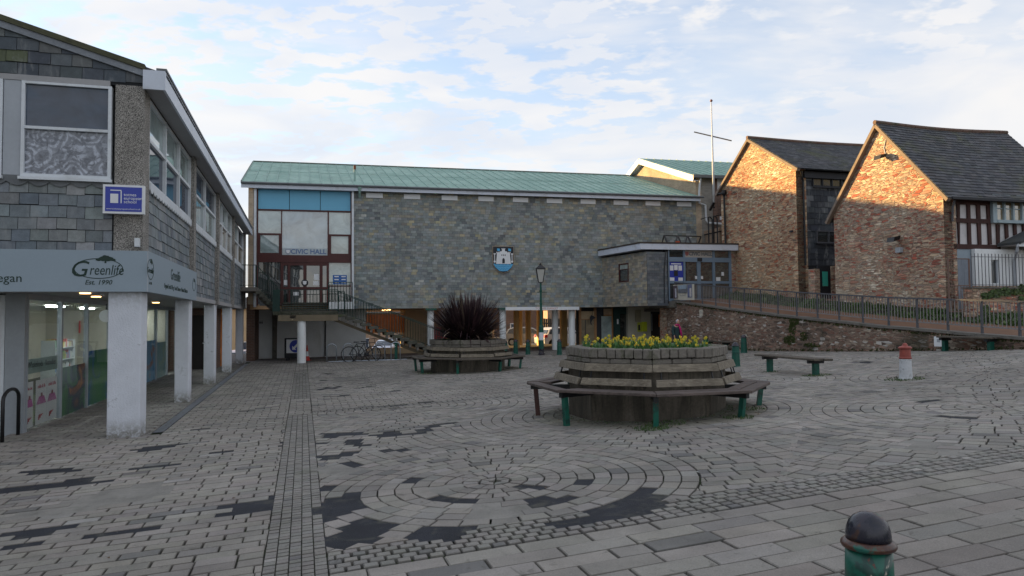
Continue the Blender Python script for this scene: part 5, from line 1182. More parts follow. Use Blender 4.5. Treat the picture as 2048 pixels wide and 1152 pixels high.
    MB().box(PF, X(1348.5), X(1356), .010, .018, Z(552, 1353), Z(541, 1353)).build('dark_notice', M['ink'], nb); MB().box(PF, X(1343), X(1363), .012, .019, Z(528.6, 1353), Z(526.6, 1353)).build('heading', M['white'], nb, uv=False)
    return root, fz1
_, PVZ = pavilion()
# lattice guard on the flat roof, and the bucket
r = thing('roof_guard', 'black lattice guard frame standing on the flat pavilion roof', 'railing', PF.P(1.5, 2.0, PVZ))
mb = MB(); v = 1.4; zt = PF.hit(1360, 472, v)[1]; z0 = PVZ + .1; z1 = PF.hit(1360, 488, v)[1]
U = lambda px: PF.hit(px, 480, v)[0]
mb.bar(PF.P(U(1328), v, zt), PF.P(U(1402), v, zt), .05, .05); mb.bar(PF.P(U(1324), v, z1), PF.P(U(1396), v, z1), .04, .04)
mb.bar(PF.P(U(1323), v, z0), PF.P(U(1328), v, zt), .05); mb.bar(PF.P(U(1395), v, z0), PF.P(U(1402), v, zt), .05); mb.build('frame', M['blackmetal'], r)
mb = MB()
for a, b in ((1329, 1337), (1355, 1350), (1356, 1364), (1375, 1368), (1376, 1384)): mb.bar(PF.P(U(a), v, zt), PF.P(U(b), v, z0), .06)
mb.build('braces', M['railgrey'], r)
p = PF.P(U(1349), 1.1, PVZ + .02); o = MB().lathe((0, 0, 0), [(.08, 0), (.11, .24), (.12, .25), (.10, .25), (.07, .05)], 14).build('bucket', mat('orange_plastic', (.55, .10, .04), .5, bump=0), loc=(0, 0, 0)); o.location = p; prop(o, 'small orange red bucket on the flat roof of the pavilion', 'bucket')

# shops tucked under the pavilion
def shops():
    v = .9; root = thing('shop_row', 'row of small timber and glass shop fronts in the shade under the hall and pavilion', 'shop front', HF.P(HF.hit(1240, 660, v)[0], v, 0))
    X = lambda px: HF.hit(px, 660, v)[0]; Z = lambda py, px=1240: HF.hit(px, py, v)[1]
    MB().box(HF, X(1158), X(1332), v + .3, v + .5, 0, ZB).build('inner_wall', M['darkroom'], root)
    zt = ZB - .005; z0 = .12
    f = MB()
    for a, b in ((1159, 1163), (1189, 1193.5), (1224, 1226.5)): f.box(HF, X(a), X(b), v, v + .12, z0, zt)
    f.box(HF, X(1163), X(1189), v, v + .1, Z(614), zt); f.box(HF, X(1163), X(1189), v + .02, v + .1, Z(638.5), Z(637)); f.box(HF, X(1209), X(1224), v, v + .1, Z(632), Z(629))
    ff = f.build('timber_frame', mat('stained_pine', (.30, .16, .07), .6, .2, 5, 30, .1), root)
    MB().box(HF, X(1163), X(1189), v + .02, v + .1, Z(637), Z(622)).build('sign_panel', mat('pale_ply', (.42, .32, .20), .7), root); MB().box(HF, X(1208), X(1224), v + .02, v + .1, Z(629), Z(617)).build('sign_panel', mat('pale_ply2', (.40, .28, .18), .7), root)
    MB().box(HF, X(1163), X(1189), v + .05, v + .06, z0 + .4, Z(638.5)).build('pane', M['amber2'], ff); MB().box(HF, X(1171), X(1172), v + .03, v + .049, z0 + .4, Z(638.5)).build('glazing_bar', M['ink'], ff)
    MB().box(HF, X(1163), X(1189), v + .01, v + .1, z0, z0 + .4).build('stall_riser', M['tanpanel'], root)
    MB().box(HF, X(1194), X(1203.5), v + .05, v + .1, z0, zt).build('dark_post', M['ink'], root); MB().box(HF, X(1203.5), X(1224), v + .06, v + .07, z0 + .3, Z(632)).build('pane', M['paleglass'], ff); MB().box(HF, X(1203.5), X(1208), v + .02, v + .1, Z(629), zt).build('dark_post', M['ink'], root)
    dgreen = mat('dark_green_door', (.015, .05, .045), .5, .1)
    MB().box(HF, X(1228), X(1241), v + .03, v + .1, z0, Z(628)).build('green_door', dgreen, root); MB().box(HF, X(1228), X(1253.5), v + .03, v + .1, Z(628) + .003, zt).build('transom_panel', dgreen, root)
    MB().box(HF, X(1234.5), X(1237.5), v + .01, v + .029, Z(648), Z(638)).build('door_notice', M['white'], root); MB().box(HF, X(1241), X(1253.5), v + .06, v + .07, z0, Z(629)).build('pane', M['dimglass'], ff)
    MB().box(HF, X(1254), X(1266), v - .2, v + .1, 0, zt).build('wall', M['cream'], root); MB().box(HF, X(1266), X(1299), v - .18, v + .1, 0, zt).build('wall', M['cream'], root)
    MB().box(HF, X(1268), X(1279), v - .24, v - .182, Z(644), Z(620)).build('meter_cupboard', mat('pale_timber', (.38, .34, .24), .7), root)
    MB().box(HF, X(1299), X(1322), v, v + .1, 0, Z(627)).build('dark_door', mat('brown_door', (.035, .028, .025), .6), root); MB().box(HF, X(1302.5), X(1304.5), v - .03, v - .001, Z(662), Z(628)).build('door_handle', M['galv'], root)
    MB().box(HF, X(1286), X(1321), v - .24, v - .185, Z(624), Z(617)).build('door_sign', mat('faded_sign', (.20, .18, .16), .7), root); text_mesh('COUNCIL OFFICES', .10, onframe(HF, X(1303), Z(620.5), v - .242, 1), M['ink'], 'lettering', root, .002)
    MB().box(HF, X(1317), X(1321.5), v - .17, v - .01, Z(655), Z(630)).build('orange_reveal', M['orangewood'], root)  # orange boarded strip at the edge of the dark door
    r = thing('defibrillator_cabinet', 'yellow wall cabinet on the cream wall under the pavilion', 'cabinet', HF.P(X(1279), v - .25, 1.2))
    MB().box(HF, X(1272), X(1281), v - .23, v - .182, Z(664), Z(645)).build('back_plate', mat('yellow_plate', (.52, .56, .08), .6), r); bevel(MB().box(HF, X(1279), X(1288.5), v - .40, v - .232, Z(663.5), Z(644)).build('door', M['yellow'], r), .03, 2); MB().box(HF, X(1273), X(1276.5), v - .245, v - .2305, Z(661), Z(650)).build('symbol_panel', M['ink'], r, uv=False)
    r = thing('dragon_sign', 'black cut out dragon figure hanging before the first shop front', 'sign', HF.P(X(1182), v - .2, 1.9))
    mb = MB(); cx, cz = X(1182.5), Z(635); s = .0235
    P = [(-4, 4), (-2, 6), (0, 4), (2, 5), (4, 2), (7, 1), (7, -1), (4, -2), (1, -3), (-1, -6), (-3, -10), (-2, -14), (0, -17), (-4, -14), (-5, -9), (-5, -4), (-6, 0)]
    mb.plate(HF, [(cx + x * s, cz + z * s) for x, z in P], v - .22, v - .18); mb.build('figure', M['ink'], r); MB().tube([HF.P(cx, v - .2, cz + .1), HF.P(cx, v - .2, zt)], .01, 6).build('hanger', M['ink'], r)
M['amber2'] = glass_mix('shop_window_glass', body=(.24, .20, .13), gloss=.14)
shops()

# ================================================================ REAR WING of the hall (gable behind, right)
def rear_wing():
    p0 = hD(HU, 0.05, 0); root = thing('rear_wing', 'taller buff brick wing with white edged gable and copper roof behind the hall', 'building', p0)
    L_, dp, zE, zP = 12.0, 6.06, 9.35, 11.5; Q = lambda s, d, z: Vector((p0.x + HF.u.x * s + D.x * d, p0.y + HF.u.y * s + D.y * d, z))
    A = [(0, 3), (12.1, 3), (12.1, zE), (dp, zP - .12), (0, zE)]
    MB().prism([Q(0.03, d, z) for d, z in A], [Q(.35, d, z) for d, z in A]).build('gable_wall', M['buffbrick'], root)
    MB().prism([Q(.36, .02, 2.6), Q(L_, .02, 2.6), Q(L_, .4, 2.6), Q(.36, .4, 2.6)], [Q(.36, .02, zE - .05), Q(L_, .02, zE - .05), Q(L_, .4, zE - .05), Q(.36, .4, zE - .05)]).build('front_wall', M['greybrick'], root)
    sl = (zP - zE) / dp; rz = lambda d: zE + .05 + d * sl
    for sgn in (0, 1):
        f = (lambda d: d) if sgn == 0 else (lambda d: 2 * dp - d)
        MB().prism([Q(-.28, f(-.3), rz(-.3)), Q(L_, f(-.3), rz(-.3)), Q(L_, f(dp), rz(dp)), Q(-.28, f(dp), rz(dp))], [Q(-.28, f(-.3), rz(-.3) + .06), Q(L_, f(-.3), rz(-.3) + .06), Q(L_, f(dp), rz(dp) + .06), Q(-.28, f(dp), rz(dp) + .06)]).build('roof', M['copper'], root)
        vb = MB(); vb.bar(Q(-.27, f(-.35), rz(-.35) - .12), Q(-.27, f(dp), rz(dp) - .12), .05, .32); vb.build('bargeboard', M['fascia'], root)
        sf = MB(); sf.prism([Q(-.25, f(-.3), rz(-.3) - .25), Q(.03, f(-.3), rz(-.3) - .25), Q(.03, f(dp), rz(dp) - .25), Q(-.25, f(dp), rz(dp) - .25)], [Q(-.25, f(-.3), rz(-.3) - .22), Q(.03, f(-.3), rz(-.3) - .22), Q(.03, f(dp), rz(dp) - .22), Q(-.25, f(dp), rz(dp) - .22)]); sf.build('verge_soffit', M['fascia'], root)
    s = MB(); u = .2
    while u < L_: s.bar(Q(u, -.31, rz(-.31) + .075), Q(u, dp, rz(dp) + .075), .035, .04); u += .5
    s.build('roof_seams', M['copperseam'], root)
    MB().bar(Q(-.3, -.36, rz(-.3) - .0), Q(L_, -.36, rz(-.3) - .0), .12, .16).build('gutter', M['gutter'], root)
    wf = Fr(Q(0, .02, 0).xy, HF.u, HF.v)
    X = lambda px, py=380: wf.hit(px, py)[0]; Z = lambda py, px=1440: wf.hit(px, py)[1]
    MB().box(wf, X(1434), X(1452), -.03, -.001, Z(390), Z(352)).build('white_panel', M['white'], root); MB().box(wf, X(1438), X(1452), -.03, -.001, Z(440), Z(433)).build('white_panel', M['white'], root)
    MB().box(wf, X(1425), X(1433.5), -.06, -.001, 3, Z(352)).build('brick_pier', M['redbrick'], root); MB().box(wf, X(1435), X(1452), -.02, -.001, Z(447), Z(391)).build('brick_panel', M['redbrick'], root)
    dp_ = MB(); dp_.tube([wf.P(X(1397), -.30, Z(355)), wf.P(X(1396), -.2, Z(372)), wf.P(X(1396), -.12, Z(390)), wf.P(X(1396), -.12, Z(408)), wf.P(X(1408), -.12, Z(412)), wf.P(X(1409), -.12, Z(442)), wf.P(X(1413), -.12, Z(447)), wf.P(X(1448), -.12, Z(448.5))], .055, 8); dp_.build('downpipe', M['whitepaint'], root)
    MB().box(wf, X(1406), X(1452), -1.6, -.02, Z(470), Z(463)).build('ledge', M['palebrick'], root); MB().box(wf, X(1408), X(1452), -1.5, -.02, 2.6, Z(470) - .003).build('low_wall', M['palebrick'], root)
    return wf, X, Z
wf, WX, WZ = rear_wing()
# roof access ladder frame beside the barn
r = thing('roof_ladder', 'black steel ladder with hooped handrails between the hall and the first stone barn', 'ladder', wf.P(WX(1425), -1.9, 5))
mb = MB(); X = lambda px: wf.hit(px, 450, -1.9)[0]; Z = lambda py: wf.hit(1430, py, -1.9)[1]; P = lambda px, py: wf.P(X(px), -1.9, Z(py))
for pts in ([(1402, 439), (1417, 434), (1417, 492)], [(1417, 435), (1421, 434.5), (1424.5, 439), (1424.5, 492)], [(1427.5, 492), (1427.5, 433), (1450, 427)], [(1427.5, 434), (1431, 432), (1434.5, 438), (1434.5, 492)], [(1408, 470), (1447, 461)]): mb.tube([P(*q) for q in pts], .035, 6)
mb.build('frame', M['blackmetal'], r)
# flagpole with a yard
pb = at_depth(1428, 405, 36.6); pt = at_depth(1422.5, 204, 36.6); ym = at_depth(1424.5, 273, 36.6)
r = thing('flagpole', 'white flagpole with a grey crossarm rising in front of the rear wing', 'flagpole', pb)
MB().tube([pb, pb.lerp(pt, .4), pt], [.062, .05, .028], 10).build('pole', M['white'], r, smooth=True)
ya, yb = at_depth(1388.5, 264, 37.2), at_depth(1463, 281.5, 36.0); MB().tube([ya, yb], .032, 8).build('crossarm', M['railgrey'], r)
MB().lathe(pt, [(.03, 0), (.07, .04), (.07, .09), (.02, .14)], 10).build('finial', mat('finial_red', (.2, .07, .05), .5), r); q = MB(); q.bar(pb, at_depth(1420, 420, 37.2), .10); q.bar(pb + Vector((0, 0, -.25)), pb + Vector((.05, .5, -.1)), .08); q.build('bracket', M['blackmetal'], r)

# ================================================================ STONE BARNS
def slate_roof_col(s, t): return vary(random.choice([(.065, .068, .078), (.082, .085, .094), (.052, .056, .066), (.075, .074, .08)]), .22)
def barn(name, label, dR, dL, dpk, zE, zP, Ln, m, base, sag=0):
    root = thing(name, label, 'building', BF.P(dR, 0, base)); 
    MB().plate(BF, [(dR, base), (dL, base), (dL, zE), (dpk, zP), (dR, zE)], 0, .5).build('gable_wall', M[m], root)
    MB().plate(BF, [(dR, base), (dL, base), (dL, zE), (dpk, zP), (dR, zE)], Ln - .4, Ln).build('gable_wall', M[m], root)
    MB().box(BF, dL - .5, dL, .501, Ln - .401, base, zE).build('wall', M[m], root)
    for (d0, ov) in ((dR, -.28), (dL, .28)):
        run = dpk - (d0 + ov); hyp = math.hypot(run, zP - zE); zlow = zE - abs(ov) * (zP - zE) / abs(dpk - d0)
        ux, uz = run / math.hypot(run, zP - zlow), (zP - zlow) / math.hypot(run, zP - zlow); Lh = math.hypot(run, zP - zlow); nx, nz = (-uz * (1 if run > 0 else -1), abs(ux))
        def T(s, t, n): 
            k = sag * math.sin(math.pi * min(1, max(0, s / Ln))) * (.3 + .7 * t / Lh)
            return BF.P(d0 + ov + ux * t + nx * (n + .06), s, zlow + uz * t + nz * (n + .06) - k)
        deck = MB(); S = [-.15 + (Ln + .3) * i / 12 for i in range(13)]
        for a, b in zip(S[:-1], S[1:]): deck.hex([T(a, 0, -.05), T(b, 0, -.05), T(b, Lh, -.05), T(a, Lh, -.05), T(a, 0, 0), T(b, 0, 0), T(b, Lh, 0), T(a, Lh, 0)])
        if ov < 0: deck2 = deck.build('roof_deck', M['backing'], root); tl = MB(); tiles(tl, T, [(-.15, 0), (Ln + .15, 0), (Ln + .15, Lh), (-.15, Lh)], .26, .17, slate_roof_col, gap=.006, t1=.018, jit=.008); tl.build('roof', M['roofslate'], root, uv=False, recalc=False)
        else: deck.build('roof', M['roofdark'], root)
        vg = MB(); vg.bar(T(-.08, 0, -.05) - Vector((0, 0, .03)), T(-.08, Lh, -.05) - Vector((0, 0, .03)), .16, .11); vg.build('verge', M['verge'], root)
    rt = MB(); S = [-.15 + (Ln + .3) * i / 14 for i in range(15)]
    for a, b in zip(S[:-1], S[1:]):
        k = lambda s: sag * math.sin(math.pi * min(1, max(0, s / Ln))); rt.tube([BF.P(dpk, a, zP + .10 - k(a)), BF.P(dpk, b - .012, zP + .10 - k(b))], .085, 8)
    rt.build('ridge_tiles', M['ridge'], root)
    return root
M['verge'] = mat('mortar_verge', (.21, .165, .13), .85, .2, 3, 30, .3); M['ridge'] = mat('ridge_tile', (.14, .085, .065), .8, .3, 4, 30, .2, dirt=(.05, .08, .05), dirt_amt=.7)
zb1, zb2 = 2.2, 1.6
b1 = barn('stone_barn', 'farther stone barn with a sunlit gable and a dark slate hung side wall', 25.9, 31.6, 29.1, 8.18, 10.1, 6.6, 'barnstone', zb1, .04)
b2 = barn('stone_barn', 'nearer stone barn with a steep sagging slate roof and black and white timber framed side', 18.64, 23.7, 21.3, 5.88, 8.75, 5.9, 'barnstone2', zb2, .08)
# side of the first barn: quoin strip, dark slates, windows
B1 = Fr(W(25.9, 0).xy, E, D); X1 = lambda px, py=450: B1.hit(px, py)[0]; Z1 = lambda py, px=1640: B1.hit(px, py)[1]
MB().box(B1, 20.003, X1(1609), 0, .5, zb1, 8.0).build('quoin_wall', M['quoin'], b1); zsb = Z1(531)
MB().box(B1, X1(1609), 26.6, .05, .5, zb1, 8.0).build('wall', M['backing'], b1); MB().box(B1, X1(1609), 26.6, -.10, .045, 7.72, 8.0).build('fascia', M['ink'], b1)
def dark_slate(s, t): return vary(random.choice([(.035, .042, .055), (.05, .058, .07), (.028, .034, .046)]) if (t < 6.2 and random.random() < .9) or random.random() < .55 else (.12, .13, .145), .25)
wa = (X1(1628), X1(1685), Z1(373), Z1(347)); wb_ = (X1(1633), X1(1680), Z1(486), Z1(461)); xq = X1(1609)
mb = MB(); T = lambda s, t, n: B1.P(s, .05 - n, t); xe = 26.0
for reg in ([(xq, zsb), (xe, zsb), (xe, wb_[2]), (xq, wb_[2])], [(xq, wb_[2]), (wb_[0], wb_[2]), (wb_[0], wb_[3]), (xq, wb_[3])], [(xq, wb_[3]), (xe, wb_[3]), (xe, wa[2]), (xq, wa[2])], [(xq, wa[2]), (wa[0], wa[2]), (wa[0], wa[3]), (xq, wa[3])], [(wa[1], wa[2]), (xe, wa[2]), (xe, wa[3]), (wa[1], wa[3])], [(xq, wa[3]), (xe, wa[3]), (xe, 7.75), (xq, 7.75)], [(wb_[1], wb_[2]), (xe, wb_[2]), (xe, wb_[3]), (wb_[1], wb_[3])]): tiles(mb, T, reg, .36, .25, dark_slate, t1=.018)
mb.build('hung_slates', M['slate'], b1, uv=False, recalc=False)
for (q, n) in ((wa, 3), (wb_, 2)):
    f = MB(); w = .05
    for k in range(n + 1): x = q[0] + (q[1] - q[0]) * k / n; f.box(B1, x - w / 2, x + w / 2, -.03, .08, q[2], q[3])
    for k in range(n): a, b = q[0] + (q[1] - q[0]) * k / n + w / 2, q[0] + (q[1] - q[0]) * (k + 1) / n - w / 2; f.box(B1, a, b, -.02, .07, q[2], q[2] + w); f.box(B1, a, b, -.02, .07, q[3] - w, q[3])
    wf_ = f.build('window', M['ink'] if n == 3 else M['railgrey'], b1)
    MB().box(B1, q[0], q[1], .03, .04, q[2] + w, q[3] - w).build('pane', M['dimglass'], wf_); MB().box(B1, q[0] - .05, q[1] + .05, -.07, -.031, q[2] - .06, q[2] - .003).build('sill', M['ink'], wf_)
gp = MB(); gp.tube([B1.P(20.1, -.22, 7.95), B1.P(X1(1606), -.08, 7.55), B1.P(X1(1606.5), -.08, zsb)], .045, 8); gp.build('drainpipe', M['blackmetal'], b1)
gp = MB(); xl = BF.hit(1451, 380)[0]; gp.tube([BF.P(31.9, -.1, 8.0), BF.P(BF.hit(1451.5, 378)[0], -.1, 7.95), BF.P(BF.hit(1452, 400)[0], -.1, 7.5), BF.P(BF.hit(1455, 492)[0], -.1, 5.2)], .05, 8); gp.lathe(BF.P(BF.hit(1451.5, 378)[0], -.1, 7.8), [(.05, 0), (.12, .12), (.12, .28)], 8); gp.build('drainpipe', M['blackmetal'], b1)
MB().box(B1, X1(1655), X1(1680), -.35, -.3, Z1(417), Z1(416) + .02).build('cable_bracket', M['ink'], b1)
# alley wall and its dark door
AF = Fr(W(24.9, 0).xy, E, D); ax = lambda px: AF.hit(px, 570)[0]; az = lambda py: AF.hit(1660, py)[1]
r = thing('alley_wall', 'low mossy stone wall with a black door between the two barns', 'wall', AF.P(20.2, 0, zb1 - .3))
MB().box(AF, 20.02, ax(1640), 0, .4, zb1 - .4, az(538)).build('wall', M['barnstone2'], r); MB().box(AF, ax(1665), ax(1690), 0, .4, zb1 - .4, az(532)).build('wall', M['barnstone2'], r)
MB().box(AF, ax(1640) + .002, ax(1665) - .002, .1, .18, zb1 - .4, az(531)).build('door', M['ink'], r); MB().box(AF, ax(1648), ax(1658.5), .07, .098, az(572), az(543)).build('door_poster', M['teal'], r, uv=False); MB().box(AF, ax(1648), ax(1658.5), .072, .099, az(572.1) - .001, az(566)).build('door_poster', M['white'], r, uv=False)
# floodlights and boxes on barn 2
def flood(px, py, lab):
    u, z = BF.hit(px, py); o = thing('floodlight', lab, 'light fitting', BF.P(u, -.15, z)); mb = MB(); mb.hex([BF.P(u - .16, -.42, z - .12), BF.P(u + .16, -.42, z - .12), BF.P(u + .13, -.12, z - .02), BF.P(u - .13, -.12, z - .02), BF.P(u - .16, -.36, z + .04), BF.P(u + .16, -.36, z + .04), BF.P(u + .13, -.08, z + .10), BF.P(u - .13, -.08, z + .10)]); mb.build('lamp_body', M['blackmetal'], o); MB().bar(BF.P(u, -.14, z + .05), BF.P(u, .0, z + .10), .05).build('bracket', M['blackmetal'], o); return o, u, z
o, u, z = flood(1772, 314, 'black floodlight high on the sunlit gable of the nearer barn'); MB().tube([BF.P(u, -.02, z + .1), BF.P(u + .06, -.02, z + .35), BF.P(u - .03, -.02, z + .62)], .015, 6).build('cable', M['whitepaint'], o)
flood(1799, 478, 'small black floodlight halfway up the nearer barn above a grey box')
u, z = BF.hit(1801, 500); o = MB().box(BF, u - .11, u + .11, -.12, -.005, z - .09, z + .09).build('junction_box', M['greypaint'], loc=BF.P(u, 0, z)); prop(o, 'small grey junction box on the nearer barn wall under the floodlight', 'box')
u, z = BF.hit(1588, 463); o = MB().tube([BF.P(u - .1, -.15, z), BF.P(u + .1, -.12, z)], .05, 6).build('wall_light', M['ink'], loc=BF.P(u, 0, z)); prop(o, 'tiny dark fitting on the right edge of the farther barn gable', 'light fitting')

# timber framed side of barn 2 ------------------------------------------------
B2 = Fr(W(18.64, 0).xy, E, D); zc = lambda x, y: (1880 + x / 4.114, 360 + y / 4.114)
def Q(x0, y0, x1, y1):
    a, b = zc(x0, y0), zc(x1, y1); ym = (a[1] + b[1]) / 2; xm = (a[0] + b[0]) / 2; return B2.hit(a[0], ym)[0], B2.hit(b[0], ym)[0], B2.hit(xm, b[1])[1], B2.hit(xm, a[1])[1]
q = Q(40, 100, 110, 1100); MB().box(B2, 20.003, q[1], 0, .5, zb2, 5.75).build('quoin_wall', M['quoin'], b2); xq = q[1]
zt = Q(120, 100, 700, 120)[3]; zm = Q(120, 535, 300, 568)[2]
MB().box(B2, xq, 25.9, .06, .3, zm, 5.75).build('plaster_wall', M['plaster'], b2)
tb = MB()
for x0, y0, x1, y1 in ((112, 165, 412, 203), (112, 317, 412, 353), (112, 530, 500, 570), (112, 96, 700, 124)): q = Q(x0, y0, x1, y1); tb.box(B2, q[0], q[1], .0, .05, q[2], q[3])
for pts in ([(112, 125), (126, 125), (126, 530), (112, 530)], [(138, 125), (166, 125), (166, 530), (158, 530)], [(222, 112), (247, 112), (262, 530), (236, 530)], [(300, 118), (330, 118), (345, 530), (320, 530)], [(384, 125), (412, 125), (430, 530), (404, 530)], [(468, 362), (495, 365), (495, 530), (474, 530)], [(538, 362), (562, 365), (568, 470), (545, 485)], [(608, 362), (632, 365), (636, 445), (612, 455)], [(680, 365), (700, 365), (700, 420), (684, 424)]):
    tb.plate(B2, [B2.hit(*zc(*p)) for p in pts], .003, .052)
tb.build('timber_frame', M['tudor'], b2)
wfm = MB(); q = Q(414, 128, 700, 358); wx0, wx1, wz0, wz1 = q[0], q[0] + 2.1, q[2], q[3]
blue = mat('pale_blue_window_frame', (.30, .38, .42), .6, .1, 4, 30, .1)
n = 5; w0 = .18; pw = (wx1 - wx0 - w0) / n
wfm.box(B2, wx0, wx0 + w0, -.10, .05, wz0, wz1); wfm.box(B2, wx0 + w0, wx1, -.12, .05, wz0, wz0 + .10); wfm.box(B2, wx0 + w0, wx1, -.10, .05, wz1 - .04, wz1)
for k in range(n): wfm.box(B2, wx0 + w0 + pw * (k + 1) - .07, wx0 + w0 + pw * (k + 1), -.09, .05, wz0 + .10, wz1 - .04)
wo = wfm.build('window', blue, b2)
for k in range(n): MB().box(B2, wx0 + w0 + pw * k, wx0 + w0 + pw * (k + 1) - .07, -.02, -.01, wz0 + .10, wz1 - .04).build('pane', M['amberglass'], wo); MB().box(B2, wx0 + w0 + pw * k, wx0 + w0 + pw * (k + 1) - .071, -.045, -.021, (wz0 + wz1) / 2 + .0, (wz0 + wz1) / 2 + .03).build('glazing_bar', blue, wo)
q = Q(130, 568, 285, 648); MB().box(B2, xq + .002, q[1], .02, .3, q[2], zm - .002).build('blue_panel', mat('faded_blue_wall', (.27, .33, .38), .8, .1), b2)
q2 = Q(133, 650, 278, 1085); dm = MB(); x = q2[0]
while x < q2[1] - .02: dm.box(B2, x, min(x + .085, q2[1]), .0 + random.uniform(0, .006), .06, q2[2], q2[3]); x += .09
dm.build('board_door', mat('grey_board_door', (.20, .23, .27), .7, .12, 6, 30, .1), b2); MB().box(B2, xq + .002, q2[1] + .3, .07, .3, zb2, q[2] - .002).build('wall', M['barnstone2'], b2)
MB().tube([B2.P(xq + .0, -.12, 5.6), B2.P(xq - .05, -.08, 5.35), B2.P(xq - .05, -.05, 4.9)], .04, 6).build('drainpipe', M['railgrey'], b2); MB().bar(B2.P(20.0, -.33, 5.62), B2.P(25.9, -.33, 5.62), .09, .08).build('gutter', M['ink'], b2)
# white lean-to with its own little roof
LT = Fr(W(18.5, 0).xy, E, D)
def QL(x, y): p = zc(x, y); return LT.hit(p[0], p[1])
r = thing('lean_to', 'small whitewashed lean-to with a slit window beside the grey board door of the nearer barn', 'building', LT.P(21.2, 0, 1.6))
x0, zt_ = QL(287, 566); x1 = 24.6; zl0 = QL(287, 870)[1]; sx0, sz1 = QL(418, 656); sx1, sz0 = QL(462, 850)
mb = MB(); mb.box(LT, x0, sx0, 0, .137, zl0, zt_); mb.box(LT, sx0, sx1 + .15, 0, .137, zl0, sz0); mb.box(LT, sx0, sx1 + .15, 0, .137, sz1, zt_); mb.box(LT, sx1 + .15, x1, 0, .137, zl0, zt_); mb.build('wall', M['whitewall'], r)
MB().box(LT, x0, x1, 0, .137, zb2 - .3, zl0 - .003).build('wall', M['barnstone2'], r); f = MB(); f.box(LT, sx0, sx0 + .05, .06, .12, sz0, sz1); f.box(LT, sx1 + .1, sx1 + .149, .06, .12, sz0, sz1); wn = f.build('window', M['greypaint'], r); MB().box(LT, sx0 + .05, sx1 + .1, .10, .11, sz0, sz1).build('pane', M['dimglass'], wn)
rx, rz_ = QL(500, 545); ap = QL(691, 452); mb = MB(); A = [(rx, rz_), (rx + 1.6, rz_ + 1.6 * (ap[1] - rz_) / (ap[0] - rx)), (rx + 3.2, rz_)]
mb.prism([LT.P(u, -.5, z) for u, z in A], [LT.P(u, .13, z) for u, z in A]); mb.build('gable', M['plaster'], r)
rf = MB()
for (a, b) in ((A[0], A[1]), (A[1], A[2])): rf.prism([LT.P(a[0], -.7, a[1] + .01), LT.P(b[0], -.7, b[1] + .01), LT.P(b[0], .13, b[1] + .01), LT.P(a[0], .13, a[1] + .01)], [LT.P(a[0], -.7, a[1] + .09), LT.P(b[0], -.7, b[1] + .09), LT.P(b[0], .13, b[1] + .09), LT.P(a[0], .13, a[1] + .09)])
rf.build('roof', M['roofdark'], r); MB().bar(LT.P(rx, -.6, rz_ - .02), LT.P(rx + 3.2, -.6, rz_ - .02), .07, .09).build('eaves_beam', M['whitepaint'], r)
MB().tube([LT.P(rx + .05, -.55, rz_), LT.P(rx + .08, -.5, rz_ - .2), LT.P(rx + .45, -.1, rz_ - .45), LT.P(rx + .5, -.06, rz_ - .8), LT.P(rx + .5, -.06, zl0)], .045, 8).build('drainpipe', M['greypaint'], r)
for x in (rx + .6, rx + 1.0, rx + 1.4): MB().box(LT, x, x + .12, -.04, -.002, zl0, rz_ - .1).build('pilaster', M['white'], r)
# low garden wall with ivy and spiked rail
GW = Fr(W(17.2, 0).xy, E, D); X = lambda x, y=900: GW.hit(*zc(x, y))[0]; Zg = lambda y: GW.hit(*zc(480, y))[1]
r = thing('garden_wall', 'low sunlit rubble garden wall with ivy and an iron spike rail at the right edge', 'wall', GW.P(X(270), 0, 1.4))
zt_ = Zg(880); MB().box(GW, X(272), 26, 0, .35, 1.2, zt_ - .05).build('wall', M['barnstone2'], r); MB().box(GW, X(268), 26, -.05, .40, zt_ - .048, zt_ + .0).build('coping', M['concrete'], r)
sp = MB(); a = X(290); zr1, zr0 = Zg(632), Zg(862)
for zq in (zr1, zr0): sp.bar(GW.P(a, .1, zq), GW.P(26, .1, zq), .03, .015)
u = a
while u < 25: sp.bar(GW.P(u, .1, zt_), GW.P(u, .1, zr1 + .10), .016); u += .135
sp.build('spike_rail', M['railgrey'], r)
iv = MB()
def leafblob(cx, cz, rx, rz, n, fr, v):
    for _ in range(n):
        a = random.random() * 6.28; q = math.sqrt(random.random()); u = cx + rx * q * math.cos(a); z = cz + rz * q * math.sin(a); s = random.uniform(.02, .05); p = fr.P(u, v - random.uniform(.0, .07), z); d1 = Vector((random.uniform(-1, 1), random.uniform(-.6, .2), random.uniform(-1, 1))).normalized() * s; d2 = d1.cross(Vector((random.uniform(-.3, .3), -1, random.uniform(-.3, .3)))).normalized() * s
        iv.add([p - d1, p + d2, p + d1, p - d2], [(0, 1, 2, 3)], vary(random.choice([(.045, .085, .02), (.07, .11, .03), (.03, .05, .015)]), .3))
for x, y, rx, rz, n in ((370, 955, .16, .10, 90), (440, 935, .25, .12, 160), (530, 920, .25, .13, 170), (610, 920, .15, .10, 80), (665, 900, .18, .16, 120), (660, 985, .12, .10, 70), (370, 1085, .16, .2, 90)): u, z = GW.hit(*zc(x, y)); leafblob(u, z, rx, rz, n, GW, -.02)
prop(iv.build('ivy', M['plant'], r, uv=False, recalc=False), kind='stuff')
r = thing('iron_gate', 'thin brown iron gate of few bars before the grey board door', 'gate', GW.P(X(110), 0, 1.6))
mb = MB(); x0, x1 = X(108, 900), X(290, 900) - .04; zt_ = Zg(650); z0 = Zg(1080)
for x in (x0, x1): mb.bar(GW.P(x, .15, z0), GW.P(x, .15, zt_), .035)
for z in (zt_, Zg(868), z0): mb.bar(GW.P(x0, .15, z), GW.P(x1, .15, z), .03)
